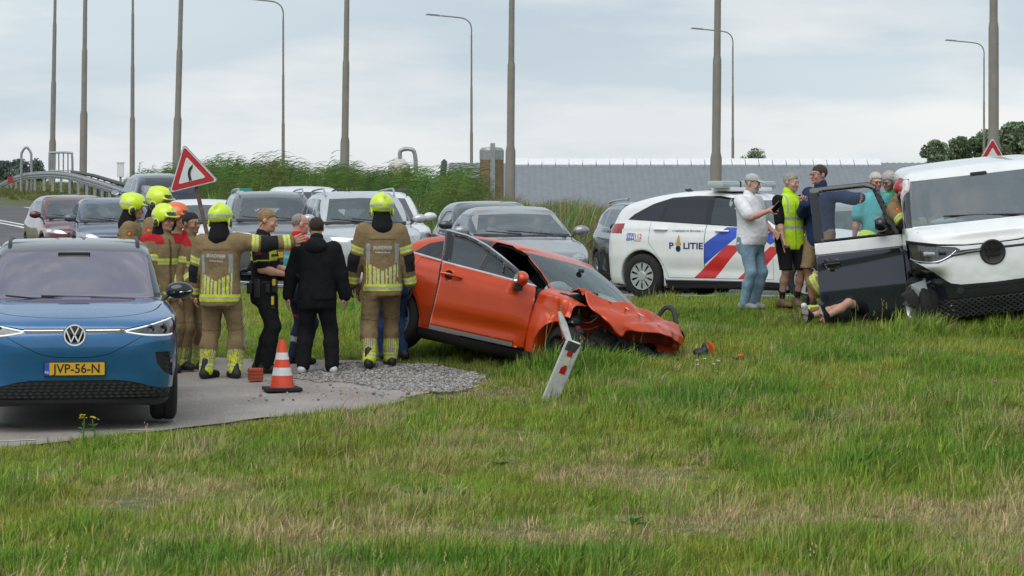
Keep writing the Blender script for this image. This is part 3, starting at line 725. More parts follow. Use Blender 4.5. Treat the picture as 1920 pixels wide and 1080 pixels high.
m_tyre = pm('tyre_rubber', (.018, .018, .019), .85, var=.3, vscale=20, bump=.3, bscale=80)
m_black = pm('black_plastic', (.014, .014, .016), .5, var=.2, vscale=30, bump=.15, bscale=200)
m_gloss = pm('gloss_black', (.008, .008, .01), .12, var=.1, coat=.5)
m_alloy = pm('alloy_silver', (.5, .5, .52), .35, metal=.8, var=.08)
m_chrome = pm('chrome', (.75, .76, .78), .12, metal=1.)
m_liner = pm('wheel_liner', (.006, .006, .006), .95)
m_trim = pm('cabin_trim', (.022, .022, .025), .85, var=.2, vscale=14)
m_seat = pm('seat_cloth', (.10, .10, .105), .9, var=.2, vscale=30, bump=.2)
m_gap = pm('panel_gap', (.004, .004, .005), .9)
m_lens = glass('lamp_lens', (.9, .92, .95), 1.0, .04)
m_reflect = pm('lamp_reflector', (.55, .56, .58), .25, metal=.9, var=.3, vscale=25)
m_red = pm('red_lens', (.32, .012, .012), .15, coat=1.)
m_drl = pm('running_light', (.9, .9, .92), .3, emit=((1, .97, .92), .25))
m_yplate = pm('plate_yellow', (.62, .36, .02), .45, var=.05)
m_blueplate = pm('plate_blue', (.02, .08, .45), .45)
g_wind = glass('windscreen_glass', (.70, .76, .75), .9, .24, film=(.66, .70, .71))
g_side = glass('side_glass', (.50, .56, .56), .9, .08)
g_dark = glass('privacy_glass', (.04, .044, .048), .9, .05)

def wheel(parent, loc, r, w, rim_r, style='five', mat=None, yside=-1, steer=0., name='wheel', nsp=5):
    """wheel > tyre, rim; axis along y, outer face towards yside"""
    mat = mat or m_alloy; e = empty(name, loc, steer, parent); M = Matrix.Rotation(R(-90 * 1), 4, 'X') if yside > 0 else Matrix.Rotation(R(90), 4, 'X')   # local z -> outward
    t = MB().lathe([(rim_r, -w / 2), (rim_r + .02, -w / 2 - .004), (r - .05, -w / 2), (r - .012, -w / 2 + .02), (r, -w / 2 + .05), (r, -.012), (r - .008, -.008), (r - .008, .008), (r, .012), (r, w / 2 - .05), (r - .012, w / 2 - .02), (r - .05, w / 2), (rim_r + .02, w / 2 + .004), (rim_r, w / 2)], 36, M)
    t.build('tyre', m_tyre, e, smooth=50)
    b = MB(); bb = MB() if style == 'cover' else b; bb.lathe([(rim_r + .004, w / 2 + .002), (rim_r - .012, w / 2 + .004), (rim_r - .03, w / 2 - .03), (rim_r - .05, -w / 2 + .03), (.02, -w / 2 + .03)], 36, M)
    if bb is not b: bb.build('rim_barrel', m_liner, e, smooth=35)
    d = w / 2 - .02
    if style == 'cover':
        n = nsp
        b.lathe([(.07, d + .012), (.06, d + .02), (0.001, d + .022)], 20, M)
        for i in range(n):
            q0 = 2 * math.pi * i / n; dq = math.pi / n * 1.25; pts = []
            for rr, k in ((.06, .80), (rim_r * .5, .50), (rim_r * .8, .56), (rim_r - .015, .66)): pts.append((rr, dq * k))
            poly = [(p[0] * math.cos(q0 - p[1]), p[0] * math.sin(q0 - p[1])) for p in pts] + [(p[0] * math.cos(q0 + p[1]), p[0] * math.sin(q0 + p[1])) for p in pts[::-1]]
            b.prism(poly, d - .01, d + .012, M)
        b.lathe([(rim_r, d + .008), (rim_r - .005, d + .016), (rim_r - .03, d + .014), (rim_r - .032, d)], 36, M)
    else:
        b.lathe([(.075, d - .01), (.06, d + .01), (.001, d + .012)], 20, M)
        for i in range(nsp):
            for sg in ((-1, 1) if style == 'twin' else (0,)):
                q0 = 2 * math.pi * (i + .12 * sg) / nsp; wv = .032 if style != 'twin' else .02
                a = Vector((math.cos(q0), math.sin(q0))); pn = Vector((-a.y, a.x))
                poly = [a * .05 - pn * wv, a * (rim_r - .01) - pn * wv * .8, a * (rim_r - .01) + pn * wv * .8, a * .05 + pn * wv]
                b.prism([tuple(p) for p in poly], d - .03, d, M)
    b.build('rim', mat, e, smooth=35)
    MB().lathe([(.001, -w / 2 + .02), (rim_r * .62, -w / 2 + .02), (rim_r * .62, .0), (.001, .0)], 20, M).build('brake_disc', pm('brake_steel', (.12, .11, .10), .5, metal=.7), e)
    return e

def number_plate(parent, txt, M, w=.52, h=.11):
    """Dutch plate: yellow with a blue strip"""
    e = MB().box((0, 0, 0), (w + .02, h + .02, .012), bev=.003).build('number_plate', m_black, parent); e.matrix_basis = M
    MB().box((.021, 0, .008), (w - .042, h, .006)).build('plate_face', m_yplate, e); MB().box((-w / 2 + .021, 0, .008), (.042, h, .006)).build('plate_strip', m_blueplate, e)
    if txt:
        me = text_mesh(txt, h * 1.02, sx=.86, bold=.0015); o = link('plate_lettering', me, pm('plate_ink', (.01, .01, .01), .5), e, (.02, -.002, .0125))
        xs_ = [v.co.x for v in me.vertices]; k = (w - .11) / max(max(xs_) - min(xs_), .01)
        for v in me.vertices: v.co.x *= k
        link('plate_lettering', text_mesh('NL', h * .3), pm('white_paint', (.8, .8, .8), .5), e, (-w / 2 + .021, -h * .26, .0125))
    return e
def mirror(parent, y, x, z, mat, s=1., sx=1., name='side_mirror', stem=True):
    """door mirror housing; y sign gives the side"""
    sg = 1 if y > 0 else -1
    f = Field((x - .2 * s, y - .2 * s, z - .16 * s), (x + .2 * s, y + .2 * s, z + .16 * s), .012)
    f.ell((x + .01, y, z), (.085 * s * sx, .135 * s, .085 * s), k=.0, cut=lambda u, v, w: -(u + .055 * s))
    V, Q, N = f.mesh(); o = link(name, mesh_np(name, V, Q, N), mat, parent)
    g = MB().lathe([(.001, 0), (.062 * s, 0), (.068 * s, .004)], 20, Matrix.Translation((x - .047 * s, y, z)) @ Matrix.Rotation(R(-90), 4, 'Y') @ Matrix.Diagonal((1, 1.6, 1, 1))); g.build('mirror_glass', m_chrome, o)
    if stem: MB().tube([(x, y - sg * .09 * s, z - .03 * s), (x + .01, y - sg * .16 * s, z - .09 * s), (x + .02, y - sg * .22 * s, z - .13 * s)], [.03 * s, .028 * s, .03 * s], 8, flat=.7).build('mirror_arm', m_black, o, smooth=True)
    return o
def seats(parent, xs_, ys_, zbase, s=1., mat=None):
    for x in xs_:
        for y in ys_:
            f = Field((x - .5, y - .35, zbase - .1), (x + .45, y + .35, zbase + .95), .03)
            f.ell((x, y, zbase + .03), (.28, .25, .10), k=.0)
            Mt = Matrix.Rotation(R(-14), 3, 'Y'); f.ell((x - .26, y, zbase + .35), (.09, .24, .36), M=Mt, k=.04); f.ell((x - .37, y, zbase + .80), (.055, .14, .10), k=.01)
            V, Q, N = f.mesh(); link('seat', mesh_np('seat', V, Q, N), mat or m_seat, parent)
def steering(parent, x, y, z):
    M = Matrix.Translation((x, y, z)) @ Matrix.Rotation(R(-65), 4, 'Y'); mb_ = MB(); pts = [M @ Vector((.18 * math.cos(q), .18 * math.sin(q), 0)) for q in np.linspace(0, 2 * math.pi, 25)]; mb_.tube(pts, .014, 8, caps=False)
    mb_.tube([M @ Vector((-.17, 0, 0)), M @ Vector((.17, 0, 0))], .018, 6); mb_.tube([M @ Vector((0, 0, 0)), M @ Vector((0, -.17, 0))], .018, 6); mb_.tube([M @ Vector((0, 0, .02)), M @ Vector((0, 0, -.3))], .03, 8); mb_.build('steering_wheel', m_black, parent, smooth=True)

def half(poly): return [(a, b) for a, b in poly], [(-a, b) for a, b in poly]
def make_car(name, sp, loc, heading, label, group=None, cat='car', deform=None, tilt=None):
    """heading: direction of travel in degrees (0 = +x). Returns root and the remaining shell so a caller can go on"""
    e = empty(name, loc, 0); e.rotation_euler = (tilt or (0, 0))[0], (tilt or (0, 0))[1], R(heading); e.rotation_mode = 'XYZ'
    tag(e, label, cat, group)
    f = car_field(sp); sh = Shell(*f.mesh()); paint = sp['paint']; hw = sp['W'] / 2; P = {}
    def fs(sgn): return lambda c, n: (c[:, 1] * sgn > .05) & (n[:, 1] * sgn > .12)
    fF = lambda c, n: (n[:, 0] > .08) & (c[:, 0] > -.3); fB = lambda c, n: (n[:, 0] < -.08) & (c[:, 0] < .3); fT = lambda c, n: n[:, 2] > .25
    def out(nm, faces, mat, **kw):
        o = None
        for fc in (sh.comps(faces) if nm not in ('body', 'underbody', 'wheel_arch_liner') else [faces]):
            o = sh.part(nm, fc, mat, e, deform=deform, **kw)
            if o: P.setdefault(nm, []).append(o)
        return o
    # wheel wells and underside
    for ax_, r_ in zip(sp['axles'], sp['arch']):
        for sg in (1, -1): out('wheel_arch_liner', sh.take('S', circ(ax_, sp['wr'], r_ - .006, 22), lambda c, n, sg=sg: (c[:, 1] * sg > 0)), m_liner)
        if sp.get('archtrim'):
            for sg in (1, -1): out('arch_trim', sh.take('S', [p for p in circ(ax_, sp['wr'], r_ + sp['archtrim'], 26)], fs(sg)), m_black)
    out('underbody', sh.take_if((sh.fn[:, 2] < -.6) & (sh.fc[:, 2] < .42)), m_black)
    for r_ in sp['regions']:
        nm, mat, proj, poly = r_[:4]; kw = r_[4] if len(r_) > 4 else {}; kw = dict(kw); gap = kw.pop('gap', 0); fn2 = kw.pop('filt', None)
        if kw.pop('smooth', 0): poly = catmull(poly, 4, True)
        jobs = []
        if proj in 'SLR':
            for sg in ((1, -1) if proj == 'S' else ((1,) if proj == 'L' else (-1,))): jobs.append(('S', poly, fs(sg)))
        elif proj == 'F': jobs.append(('F', poly, fF))
        elif proj == 'FF': jobs += [('F', p, fF) for p in half(poly)]
        elif proj == 'B': jobs.append(('F', poly, fB))
        elif proj == 'BB': jobs += [('F', p, fB) for p in half(poly)]
        elif proj == 'T': jobs.append(('T', poly, fT))
        for pj, pl, fl in jobs:
            if fn2: fl = (lambda fl: (lambda c, n: fl(c, n) & fn2(c, n)))(fl)
            got = sh.take(pj, pl, fl); o = out(nm, got, mat, **kw)
            if gap:
                g2 = sh.take(pj, grow_poly(pl, gap), fl); [sh.part('panel_gap', q_, m_gap, o or e, off=-.004, deform=deform) for q_ in sh.comps(g2)]
    if sp.get('lining'):
        sh.part('headlining', sh.pick((sh.fc[:, 2] > sp['belt'] - .12) & (np.abs(sh.fc[:, 0]) < sp['L'] / 2 - .2)), m_trim, e, off=-.035, deform=deform)
    out('body', (sh.A, sh.K), paint)
    # wheels
    for i, ax_ in enumerate(sp['axles']):
        for sg in (1, -1):
            if (i, sg) in sp.get('nowheel', ()): continue
            w_ = sp.get('ww', .215); wheel(e, (ax_, sg * (hw - w_ / 2 - sp.get('winset', .015)), sp['wr']), sp['wr'], w_, sp['rim'], sp.get('style', 'five'), sp.get('rimmat'), sg, R(sp.get('steer', 0)) if i == 0 else 0, nsp=sp.get('nsp', 5))
    return e, sh, P
def car_bvh(P, keys=None):
    V = []; Fa = []
    for k, l in P.items():
        if keys and k not in keys: continue
        for o in l:
            b = len(V); V += [v.co.copy() for v in o.data.vertices]; Fa += [[b + i for i in p.vertices] for p in o.data.polygons]
    return BVHTree.FromPolygons(V, Fa)
def project(me, bvh, M, direction, off=.003):
    """drop a flat decal mesh on to a surface; M places the decal in the target's space"""
    d = Vector(direction).normalized()
    for v in me.vertices:
        p = M @ v.co; hit = bvh.ray_cast(p - d * .6, d)
        v.co = (hit[0] - d * off) if hit[0] is not None else p
    me.update(); return me
def subdiv_mesh(me, cuts):
    bm = bmesh.new(); bm.from_mesh(me); bmesh.ops.triangulate(bm, faces=bm.faces[:])
    for i in range(6):
        es = [e for e in bm.edges if e.calc_length() > cuts]
        if not es: break
        bmesh.ops.subdivide_edges(bm, edges=es, cuts=1); bmesh.ops.triangulate(bm, faces=bm.faces[:])
    bm.to_mesh(me); bm.free(); return me
def poly_mesh(name, poly):
    bm = bmesh.new(); vs = [bm.verts.new((p[0], p[1], 0)) for p in poly]; bm.faces.new(vs); bmesh.ops.triangulate(bm, faces=bm.faces[:]); me = bpy.data.meshes.new(name); bm.to_mesh(me); bm.free(); return me
def wiper(parent, a, b, c): MB().tube([a, b], .012, 6).tube([b, c], .009, 5).build('wiper', m_black, parent)
# ------------------------------------------------------------ the blue electric crossover, nose to the camera
p_blue = pm('blue_metallic', (.020, .135, .32), .28, metal=.35, var=.05, coat=1.)
p_greyroof = pm('grey_roof_paint', (.085, .09, .095), .3, metal=.3, coat=.8)
g_id4 = glass('coated_windscreen', (.16, .14, .17), .9, .52, film=(.62, .56, .64))
m_hl = pm('headlamp_dark', (.10, .105, .11), .2, metal=.6, var=.4, vscale=30, coat=1.)
def id4():
    sp = dict(L=4.58, W=1.86, H=1.62, h=.02, paint=p_blue, belt=1.1, lining=True,
        side=[(2.02, .19), (2.19, .24), (2.235, .38), (2.245, .50), (2.275, .60), (2.295, .68), (2.275, .79), (2.21, .885), (2.08, .955), (1.75, 1.03), (1.4, 1.085), (1.0, 1.10), (0, 1.08), (-1.4, 1.10), (-2.0, 1.08), (-2.22, .95), (-2.29, .7), (-2.26, .45), (-2.15, .26), (-1.9, .19), (0, .19)],
        cab=[(1.30, .98), (1.12, 1.10), (.82, 1.29), (.5, 1.47), (.3, 1.555), (0, 1.60), (-.6, 1.62), (-1.3, 1.59), (-1.85, 1.49), (-2.02, 1.38), (-2.15, 1.1), (-2.1, .95), (0, .9)],
        plan=[(2.29, 0), (2.285, .3), (2.24, .58), (2.10, .80), (1.85, .905), (1.3, .93), (0, .93), (-1.5, .93), (-2.0, .86), (-2.22, .6), (-2.29, .3), (-2.29, 0)],
        inset=[(.15, .09), (.3, .04), (.5, .012), (.75, .0), (.95, .012), (1.1, .07)], cinset=[(.9, .03), (1.08, .115), (1.3, .165), (1.5, .215), (1.6, .26)],
        crown=.035, rcrown=.035, bow=(.30, .12), r=.10, axles=(1.44, -1.33), arch=(.40, .41), wr=.36, rim=.24, ww=.235, style='five',
        crease=[(.86, .88, .008, .05, -1.9, 1.9)],
        regions=[
            ('windscreen', g_id4, 'F', [(-.73, 1.10), (-.5, 1.072), (0, 1.062), (.5, 1.072), (.73, 1.10), (.68, 1.44), (.62, 1.495), (0, 1.515), (-.62, 1.495), (-.68, 1.44)], dict(filt=lambda c, n: c[:, 2] > 1.0)),
            ('cowl', m_black, 'F', [(-.80, 1.035), (.80, 1.035), (.8, 1.13), (-.8, 1.13)], dict(filt=lambda c, n: (c[:, 0] < 1.42) & (n[:, 0] > .2))),
            ('side_window', g_dark, 'S', [(.78, 1.13), (-.05, 1.13), (-.05, 1.50), (.30, 1.47)]), ('side_window', g_dark, 'S', [(-.10, 1.13), (-1.0, 1.15), (-1.0, 1.50), (-.10, 1.51)]), ('side_window', g_dark, 'S', [(-1.05, 1.15), (-1.65, 1.2), (-1.5, 1.42), (-1.05, 1.5)]),
            ('roof', p_greyroof, 'T', [(.62, -.9), (.62, .9), (-2.2, .9), (-2.2, -.9)], dict(filt=lambda c, n: c[:, 2] > 1.40)),
            ('windscreen_pillar', m_gloss, 'FF', [(.60, 1.50), (.66, 1.07), (.86, 1.09), (.74, 1.55)], dict(filt=lambda c, n: c[:, 2] > 1.06)),
            ('headlight', m_hl, 'FF', [(.432, .828), (.60, .80), (.80, .788), (.868, .80), (.893, .86), (.885, .925), (.855, .958), (.62, .895), (.432, .862)], dict(off=-.012)),
            ('light_bar', m_gloss, 'F', [(-.44, .825), (.44, .825), (.44, .873), (-.44, .873)]),
            ('air_curtain', m_black, 'FF', [(.705, .655), (.835, .655), (.862, .56), (.865, .43), (.79, .47), (.72, .55)], dict(off=-.02)),
            ('lower_grille', m_black, 'F', [(-.90, .245), (.90, .245), (.885, .315), (.70, .345), (.52, .395), (.38, .415), (-.38, .415), (-.52, .395), (-.70, .345), (-.885, .315)], dict(off=-.008)),
            ('lower_bumper', m_black, 'F', [(-.99, .1), (.99, .1), (.99, .33), (.89, .325), (.86, .26), (-.86, .26), (-.89, .325), (-.99, .33)]),
            ('bumper_line', m_gap, 'F', catmull([(-.60, .80), (-.42, .70), (-.25, .63), (0, .61), (.25, .63), (.42, .70), (.60, .80)], 5) + catmull([(.592, .80), (.415, .705), (.25, .637), (0, .617), (-.25, .637), (-.415, .705), (-.592, .80)], 5), dict(filt=lambda c, n: c[:, 0] > 1.8)),
            ('bonnet_line', m_gap, 'T', catmull([(2.06, -.3), (2.09, 0), (2.06, .3), (1.95, .55), (1.75, .72), (1.45, .79)], 5) + catmull([(1.45, .778), (1.745, .708), (1.94, .545), (2.05, .3), (2.08, 0), (2.05, -.3)], 5)), ('bonnet_line', m_gap, 'T', catmull([(2.06, -.3), (1.95, -.55), (1.75, -.72), (1.45, -.79)], 5) + catmull([(1.45, -.778), (1.745, -.708), (1.94, -.545), (2.05, -.3)], 5)),
            ('sill', m_black, 'S', [(-2.3, .1), (2.2, .1), (2.2, .33), (-2.3, .33)]),
            ('door', p_blue, 'S', [(.98, .34), (-.08, .34), (-.08, 1.10), (.93, 1.09)], dict(gap=.006)), ('door', p_blue, 'S', [(-.10, .34), (-.95, .34), (-1.15, .7), (-1.15, 1.1), (-.10, 1.1)], dict(gap=.006)),
        ], archtrim=.05)
    d = 25.0; x = WX(140, d); hd = math.atan2(-25.0, 3.9); L = sp['L'] / 2
    c = Vector((x, d, 0)) - Vector((math.cos(hd), math.sin(hd), 0)) * L
    e, sh, P = make_car('blue_car', sp, (c.x, c.y, Gz(c.x, c.y) + .034), math.degrees(hd), 'blue electric crossover with black wing mirrors facing the camera on the path')
    bv = car_bvh(P); fr = frame3((0, 1, 0), (0, 0, 1))           # decal frame: right = +y, up = z, normal = +x
    def front(y, z, off=.004):
        h = bv.ray_cast(Vector((3.2, y, z)), Vector((-1, 0, 0))); return (h[0].x if h[0] else 2.2) + off
    def strip_on(name, pts, r_, mat, parent, off=.004, flat=1.):
        q = catmull(pts, 6); return MB().tube([(front(a, b, off), a, b) for a, b in q], r_, 6, flat=flat).build(name, mat, parent, smooth=True)
    for sg, hl in zip((1, -1), P['headlight']):
        strip_on('light_signature', [(sg * .44, .845), (sg * .62, .882), (sg * .80, .93), (sg * .85, .942), (sg * .878, .915), (sg * .885, .86), (sg * .862, .812), (sg * .80, .800), (sg * .62, .808), (sg * .45, .834)], .008, m_drl, hl, .006)
        for yy, rr in ((.66, .034), (.765, .042)):
            MB().lathe([(.001, .0), (rr * .7, .012), (rr, .004), (rr * 1.15, .0)], 18, Matrix.Translation((front(sg * yy, .86, -.004), sg * yy, .858)) @ Matrix.Rotation(R(90), 4, 'Y')).build('lamp_projector', m_lens if False else m_gloss, hl, smooth=True)
    for sg in (1, -1): strip_on('light_line', [(sg * .10, .852), (sg * .27, .852), (sg * .44, .853)], .006, m_chrome, P['light_bar'][0], .004)
    # round badge: disc, ring and the two letters
    xb = front(0, .81, .010); M0 = Matrix.Translation((xb, 0, .812)) @ fr
    bd = MB().lathe([(.098, -.02), (.098, 0), (.085, .004), (.001, .006)], 32).build('badge', m_gloss, e, smooth=True); bd.matrix_basis = M0
    m_wh = pm('badge_white', (.85, .86, .88), .35); MB().lathe([(.095, .004), (.094, .010), (.083, .010), (.082, .006)], 40).build('badge_ring', m_wh, bd, smooth=True)
    lt = MB()
    def bar(a, b, w=.011):
        a = Vector(a); b = Vector(b); t = (b - a).normalized(); n_ = Vector((-t.y, t.x)) * w / 2; lt.prism([tuple(a - n_), tuple(b - n_), tuple(b + n_), tuple(a + n_)], .006, .011)
    bar((-.036, .070), (-.002, .004)); bar((.036, .070), (.002, .004)); bar((-.070, .040), (-.030, -.062)); bar((.070, .040), (.030, -.062)); bar((-.032, -.062), (-.001, .000)); bar((.032, -.062), (.001, .000))
    lt.build('badge_letters', m_wh, bd)
    number_plate(e, 'JVP-56-N', Matrix.Translation((front(0, .52, .014), 0, .517)) @ fr)
    # mesh of the lower grille
    gm = MB()
    for zz in np.arange(.27, .41, .028):
        wmax = np.interp(zz, [.25, .32, .345, .395, .415], [.9, .86, .69, .5, .36])
        for yy in np.arange(-wmax + .03, wmax - .03, .062):
            yo = yy + (.031 if int(round((zz - .27) / .028)) % 2 else 0); px = front(yo, zz, .002)
            gm.prism([(-.03, 0), (0, -.014), (.03, 0), (0, .014)], 0, .008, Matrix.Translation((px, yo, zz)) @ fr)
    gm.build('grille_lattice', m_black, P['lower_grille'][0])['kind'] = 'stuff'
    for sg, ac in zip((1, -1), P['air_curtain']):
        for zz in (.47, .51, .55, .59, .63): MB().box((front(sg * .80, zz, .012), sg * .80, zz), (.03, .11, .008)).build('vane', m_black, ac)
    for sg in (1, -1):
        mo = mirror(e, sg * .965, .92, 1.155, m_gloss, .95, 1.1); MB().tube([(1.0, sg * .91, 1.14), (1.012, sg * .98, 1.142), (.985, sg * 1.07, 1.15)], .009, 6).build('indicator', m_chrome, mo)
        rail = MB(); rail.tube(catmull([(.22, sg * .60, 1.50), (.14, sg * .60, 1.56), (-.05, sg * .60, 1.592), (-.8, sg * .60, 1.612), (-1.4, sg * .58, 1.58), (-1.55, sg * .57, 1.52)], 5), .018, 8); rail.build('roof_rail', m_black, e, smooth=True)
    wiper(e, (1.22, .55, 1.085), (1.13, .15, 1.105), (1.10, -.3, 1.115)); wiper(e, (1.24, -.1, 1.08), (1.18, -.4, 1.10), (1.1, -.62, 1.12))
    cm = MB(); cm.box((.47, 0, 1.478), (.05, .30, .05), bev=.01); cm.build('camera_housing', m_gloss, e)
    # dashboard, seats, wheel
    MB().box((.75, 0, 1.02), (.5, 1.45, .12), bev=.04).build('dashboard', m_trim, e); seats(e, (-.15, -1.05), (.38, -.38), .62); steering(e, .45, .38, 1.02)
    MB().tube([(-.9, 0, 1.62), (-1.0, 0, 1.66), (-1.08, 0, 1.66)], [.02, .022, .01], 8).build('antenna', m_black, e, smooth=True)
    return e
id4()
# ------------------------------------------------------------ the patrol car
p_white = pm('white_paint_car', (.78, .79, .79), .28, var=.03, coat=.8, dirt=.10)
m_pblue = pm('reflective_blue', (.015, .07, .50), .35, var=.04, coat=.5); m_pred = pm('reflective_red', (.62, .02, .025), .35, var=.04, coat=.5)
m_navy = pm('navy_print', (.01, .02, .13), .4); m_gold = pm('gold_print', (.50, .34, .10), .4)
def police():
    SL = [('stripe_blue', m_pblue, [(-.325, .804), (.015, 1.040), (.262, 1.035), (.262, .94), (-.325, .508)]), ('stripe_red', m_pred, [(-.507, .315), (.042, .787), (.295, .787), (-.155, .315)]),
          ('stripe_blue', m_pblue, [(.60, .90), (.80, 1.02), (.93, 1.0), (.92, .885), (.757, .80)]), ('stripe_red', m_pred, [(.22, .315), (.757, .776), (.957, .772), (.50, .315)])]
    def b3(poly, dx=0): return poly
    reg = [('windscreen', g_wind, 'F', [(-.70, 1.05), (.70, 1.05), (.60, 1.42), (-.60, 1.42)], dict(filt=lambda c, n: c[:, 2] > 1.0)),
        ('side_window', g_side, 'S', [(.62, 1.035), (-.27, 1.085), (-.27, 1.455), (.0, 1.435), (.22, 1.345)]),
        ('side_window', g_dark, 'S', [(-.37, 1.09), (-1.08, 1.125), (-1.02, 1.43), (-.80, 1.452), (-.37, 1.46)]),
        ('side_window', g_dark, 'S', [(-1.14, 1.128), (-1.62, 1.150), (-1.55, 1.20), (-1.30, 1.33), (-1.06, 1.415)]),
        ('window_frame', m_gloss, 'S', [(.74, 1.02), (-1.70, 1.135), (-1.60, 1.215), (-1.30, 1.365), (-1.0, 1.455), (-.6, 1.482), (-.2, 1.482), (.08, 1.44), (.35, 1.315)]),
        ('rear_window', g_dark, 'B', [(-.6, 1.10), (.6, 1.10), (.5, 1.36), (-.5, 1.36)]), ('tail_light', m_red, 'S', [(-2.30, .98), (-1.93, 1.0), (-1.96, 1.06), (-2.30, 1.09)]), ('tail_light', m_red, 'BB', [(.42, .95), (.95, .93), (.95, 1.10), (.45, 1.04)])]
    for nm, mt, pl in SL: reg.append((nm, mt, 'S', pl))
    reg += [('door', p_white, 'S', [(.80, .315), (-.325, .315), (-.325, 1.078), (.80, 1.015)], dict(gap=.005)), ('door', p_white, 'S', [(-.335, .315), (-.93, .315), (-1.05, .55), (-1.27, .80), (-1.28, 1.12), (-.335, 1.08)], dict(gap=.005)),
        ('sill', m_black, 'S', [(-1.0, .1), (.95, .1), (.95, .30), (-1.0, .30)]), ('headlight', m_hl, 'FF', [(.40, .72), (.86, .74), (.90, .84), (.5, .82)]), ('grille', m_black, 'F', [(-.38, .55), (.38, .55), (.40, .76), (-.40, .76)]), ('bumper_intake', m_black, 'F', [(-.7, .22), (.7, .22), (.65, .42), (-.65, .42)])]
    sp = dict(L=4.42, W=1.80, H=1.56, h=.022, paint=p_white, belt=1.1, lining=True,
        side=[(2.0, .19), (2.17, .28), (2.21, .5), (2.19, .68), (2.08, .82), (1.8, .92), (1.3, 1.0), (.95, 1.03), (0, 1.04), (-1.3, 1.10), (-1.9, 1.10), (-2.12, 1.02), (-2.21, .8), (-2.20, .5), (-2.1, .28), (-1.9, .2), (0, .19)],
        cab=[(1.10, .93), (.85, 1.09), (.45, 1.30), (.12, 1.455), (-.2, 1.535), (-.7, 1.56), (-1.2, 1.52), (-1.7, 1.42), (-1.98, 1.30), (-2.13, 1.05), (-2.05, .95), (0, .9)],
        plan=[(2.21, 0), (2.19, .35), (2.10, .65), (1.9, .83), (1.4, .89), (0, .90), (-1.5, .89), (-1.95, .82), (-2.15, .6), (-2.21, .3), (-2.21, 0)],
        inset=[(.15, .06), (.3, .02), (.6, 0), (.85, .005), (1.0, .03), (1.12, .07)], cinset=[(.9, .04), (1.08, .075), (1.3, .15), (1.48, .24), (1.56, .30)],
        crease=[(.90, .98, .010, .035, -1.9, 1.9), (.40, .46, .012, .07, -1.1, .9)], crown=.04, r=.08, axles=(1.33, -1.40), arch=(.37, .37), wr=.325, rim=.215, style='cover', nsp=10, rimmat=pm('wheel_cover', (.42, .43, .43), .45, metal=.3), regions=reg)
    hd = -36.0; ca, sa = math.cos(R(hd)), math.sin(R(hd)); d = 41.2; xw = WX(1209, d)
    # place the near-side rear wheel
    lx, ly = -1.40, -.80; cx_, cy_ = xw - (lx * ca - ly * sa), d - (lx * sa + ly * ca)
    e, sh, P = make_car('police_car', sp, (cx_, cy_, .475), hd, 'white police car with blue and red diagonal stripes and a roof light bar', cat='police car')
    bv = car_bvh(P); right = Vector((0, -1, 0))
    def decal(txt, size, x, z, mat, w=None, bold=0.):
        me = text_mesh(txt, size, bold=bold); xs_ = [v.co.x for v in me.vertices]; k = w / (max(xs_) - min(xs_)) if w else 1
        for v in me.vertices: v.co.x *= k
        subdiv_mesh(me, .05); M = Matrix.Translation((x, -1.2, z)) @ frame3((1, 0, 0), (0, 0, 1)); project(me, bv, M, (0, 1, 0), .004); return link('lettering', me, mat, e)
    decal('P', .125, -.885, .765, m_navy, .075, .003); decal('LITIE', .125, -.515, .765, m_navy, .33, .003); decal('0900', .075, -1.60, .915, m_pblue, .14, .001); decal('8844', .075, -1.60, .855, m_pblue, .14, .001); decal('112', .10, -1.465, .895, m_pred, .115, .001); decal('SPOED', .045, -1.465, .835, m_pred, .115)
    decal('» waakzaam en dienstbaar «', .05, -.62, .985, m_navy, .52)
    def shape(poly, x, z, mat, nm):
        me = subdiv_mesh(poly_mesh(nm, poly), .05); project(me, bv, Matrix.Translation((x, -1.2, z)) @ frame3((1, 0, 0), (0, 0, 1)), (0, 1, 0), .005); return link(nm, me, mat, e)
    q = [(math.cos(t) * .042, math.sin(t) * .045 - .012) for t in np.linspace(R(125), R(415), 16)]; shape(q + [(a * .5, -.012 + (b + .012) * .5) for a, b in q[::-1]], -.765, .74, m_navy, 'emblem_ring')
    shape([(-.045, -.02), (0, -.045), (.045, -.02), (.05, .0), (.03, .03), (.02, .09), (.0, .05), (.002, .13), (-.02, .08), (-.025, .02), (-.05, .01)], -.765, .80, m_gold, 'emblem_flame')
    for x in (-.05, -1.08):
        h = bv.ray_cast(Vector((x, -1.5, .985 if x > -.5 else 1.0)), Vector((0, 1, 0)))
        for sg in (1, -1): MB().tube([(x + .11, sg * (-h[0].y + .002), h[0].z), (x + .07, sg * (-h[0].y + .028), h[0].z), (x - .07, sg * (-h[0].y + .028), h[0].z), (x - .11, sg * (-h[0].y + .002), h[0].z)], .02, 8, flat=.8).build('door_handle', p_white, e, smooth=True)
    MB().tube([(.95, -.87, .285), (-.98, -.87, .285)], .02, 8).build('sill_trim', m_chrome, e, smooth=True)
    lb = MB().box((-.25, 0, 1.575), (.36, 1.1, .06), bev=.02).build('light_bar', p_white, e)
    for yy in (-.50, 0, .50): MB().box((-.25, yy, 1.642), (.28, .46, .105), bev=.035).build('light_module', pm('lightbar_lens', (.42, .46, .48), .2, coat=1.), lb, smooth=True)
    for yy in (-.25, .25): MB().box((-.25, yy, 1.642), (.27, .045, .105), bev=.02).build('light_divider', m_black, lb)
    MB().tube([(-1.15, .1, 1.52), (-1.2, .1, 1.56), (-1.28, .1, 1.565)], [.03, .03, .012], 8).build('antenna', m_black, e, smooth=True)
    for sg in (1, -1): mirror(e, sg * .96, .62, 1.08, m_gloss, .95)
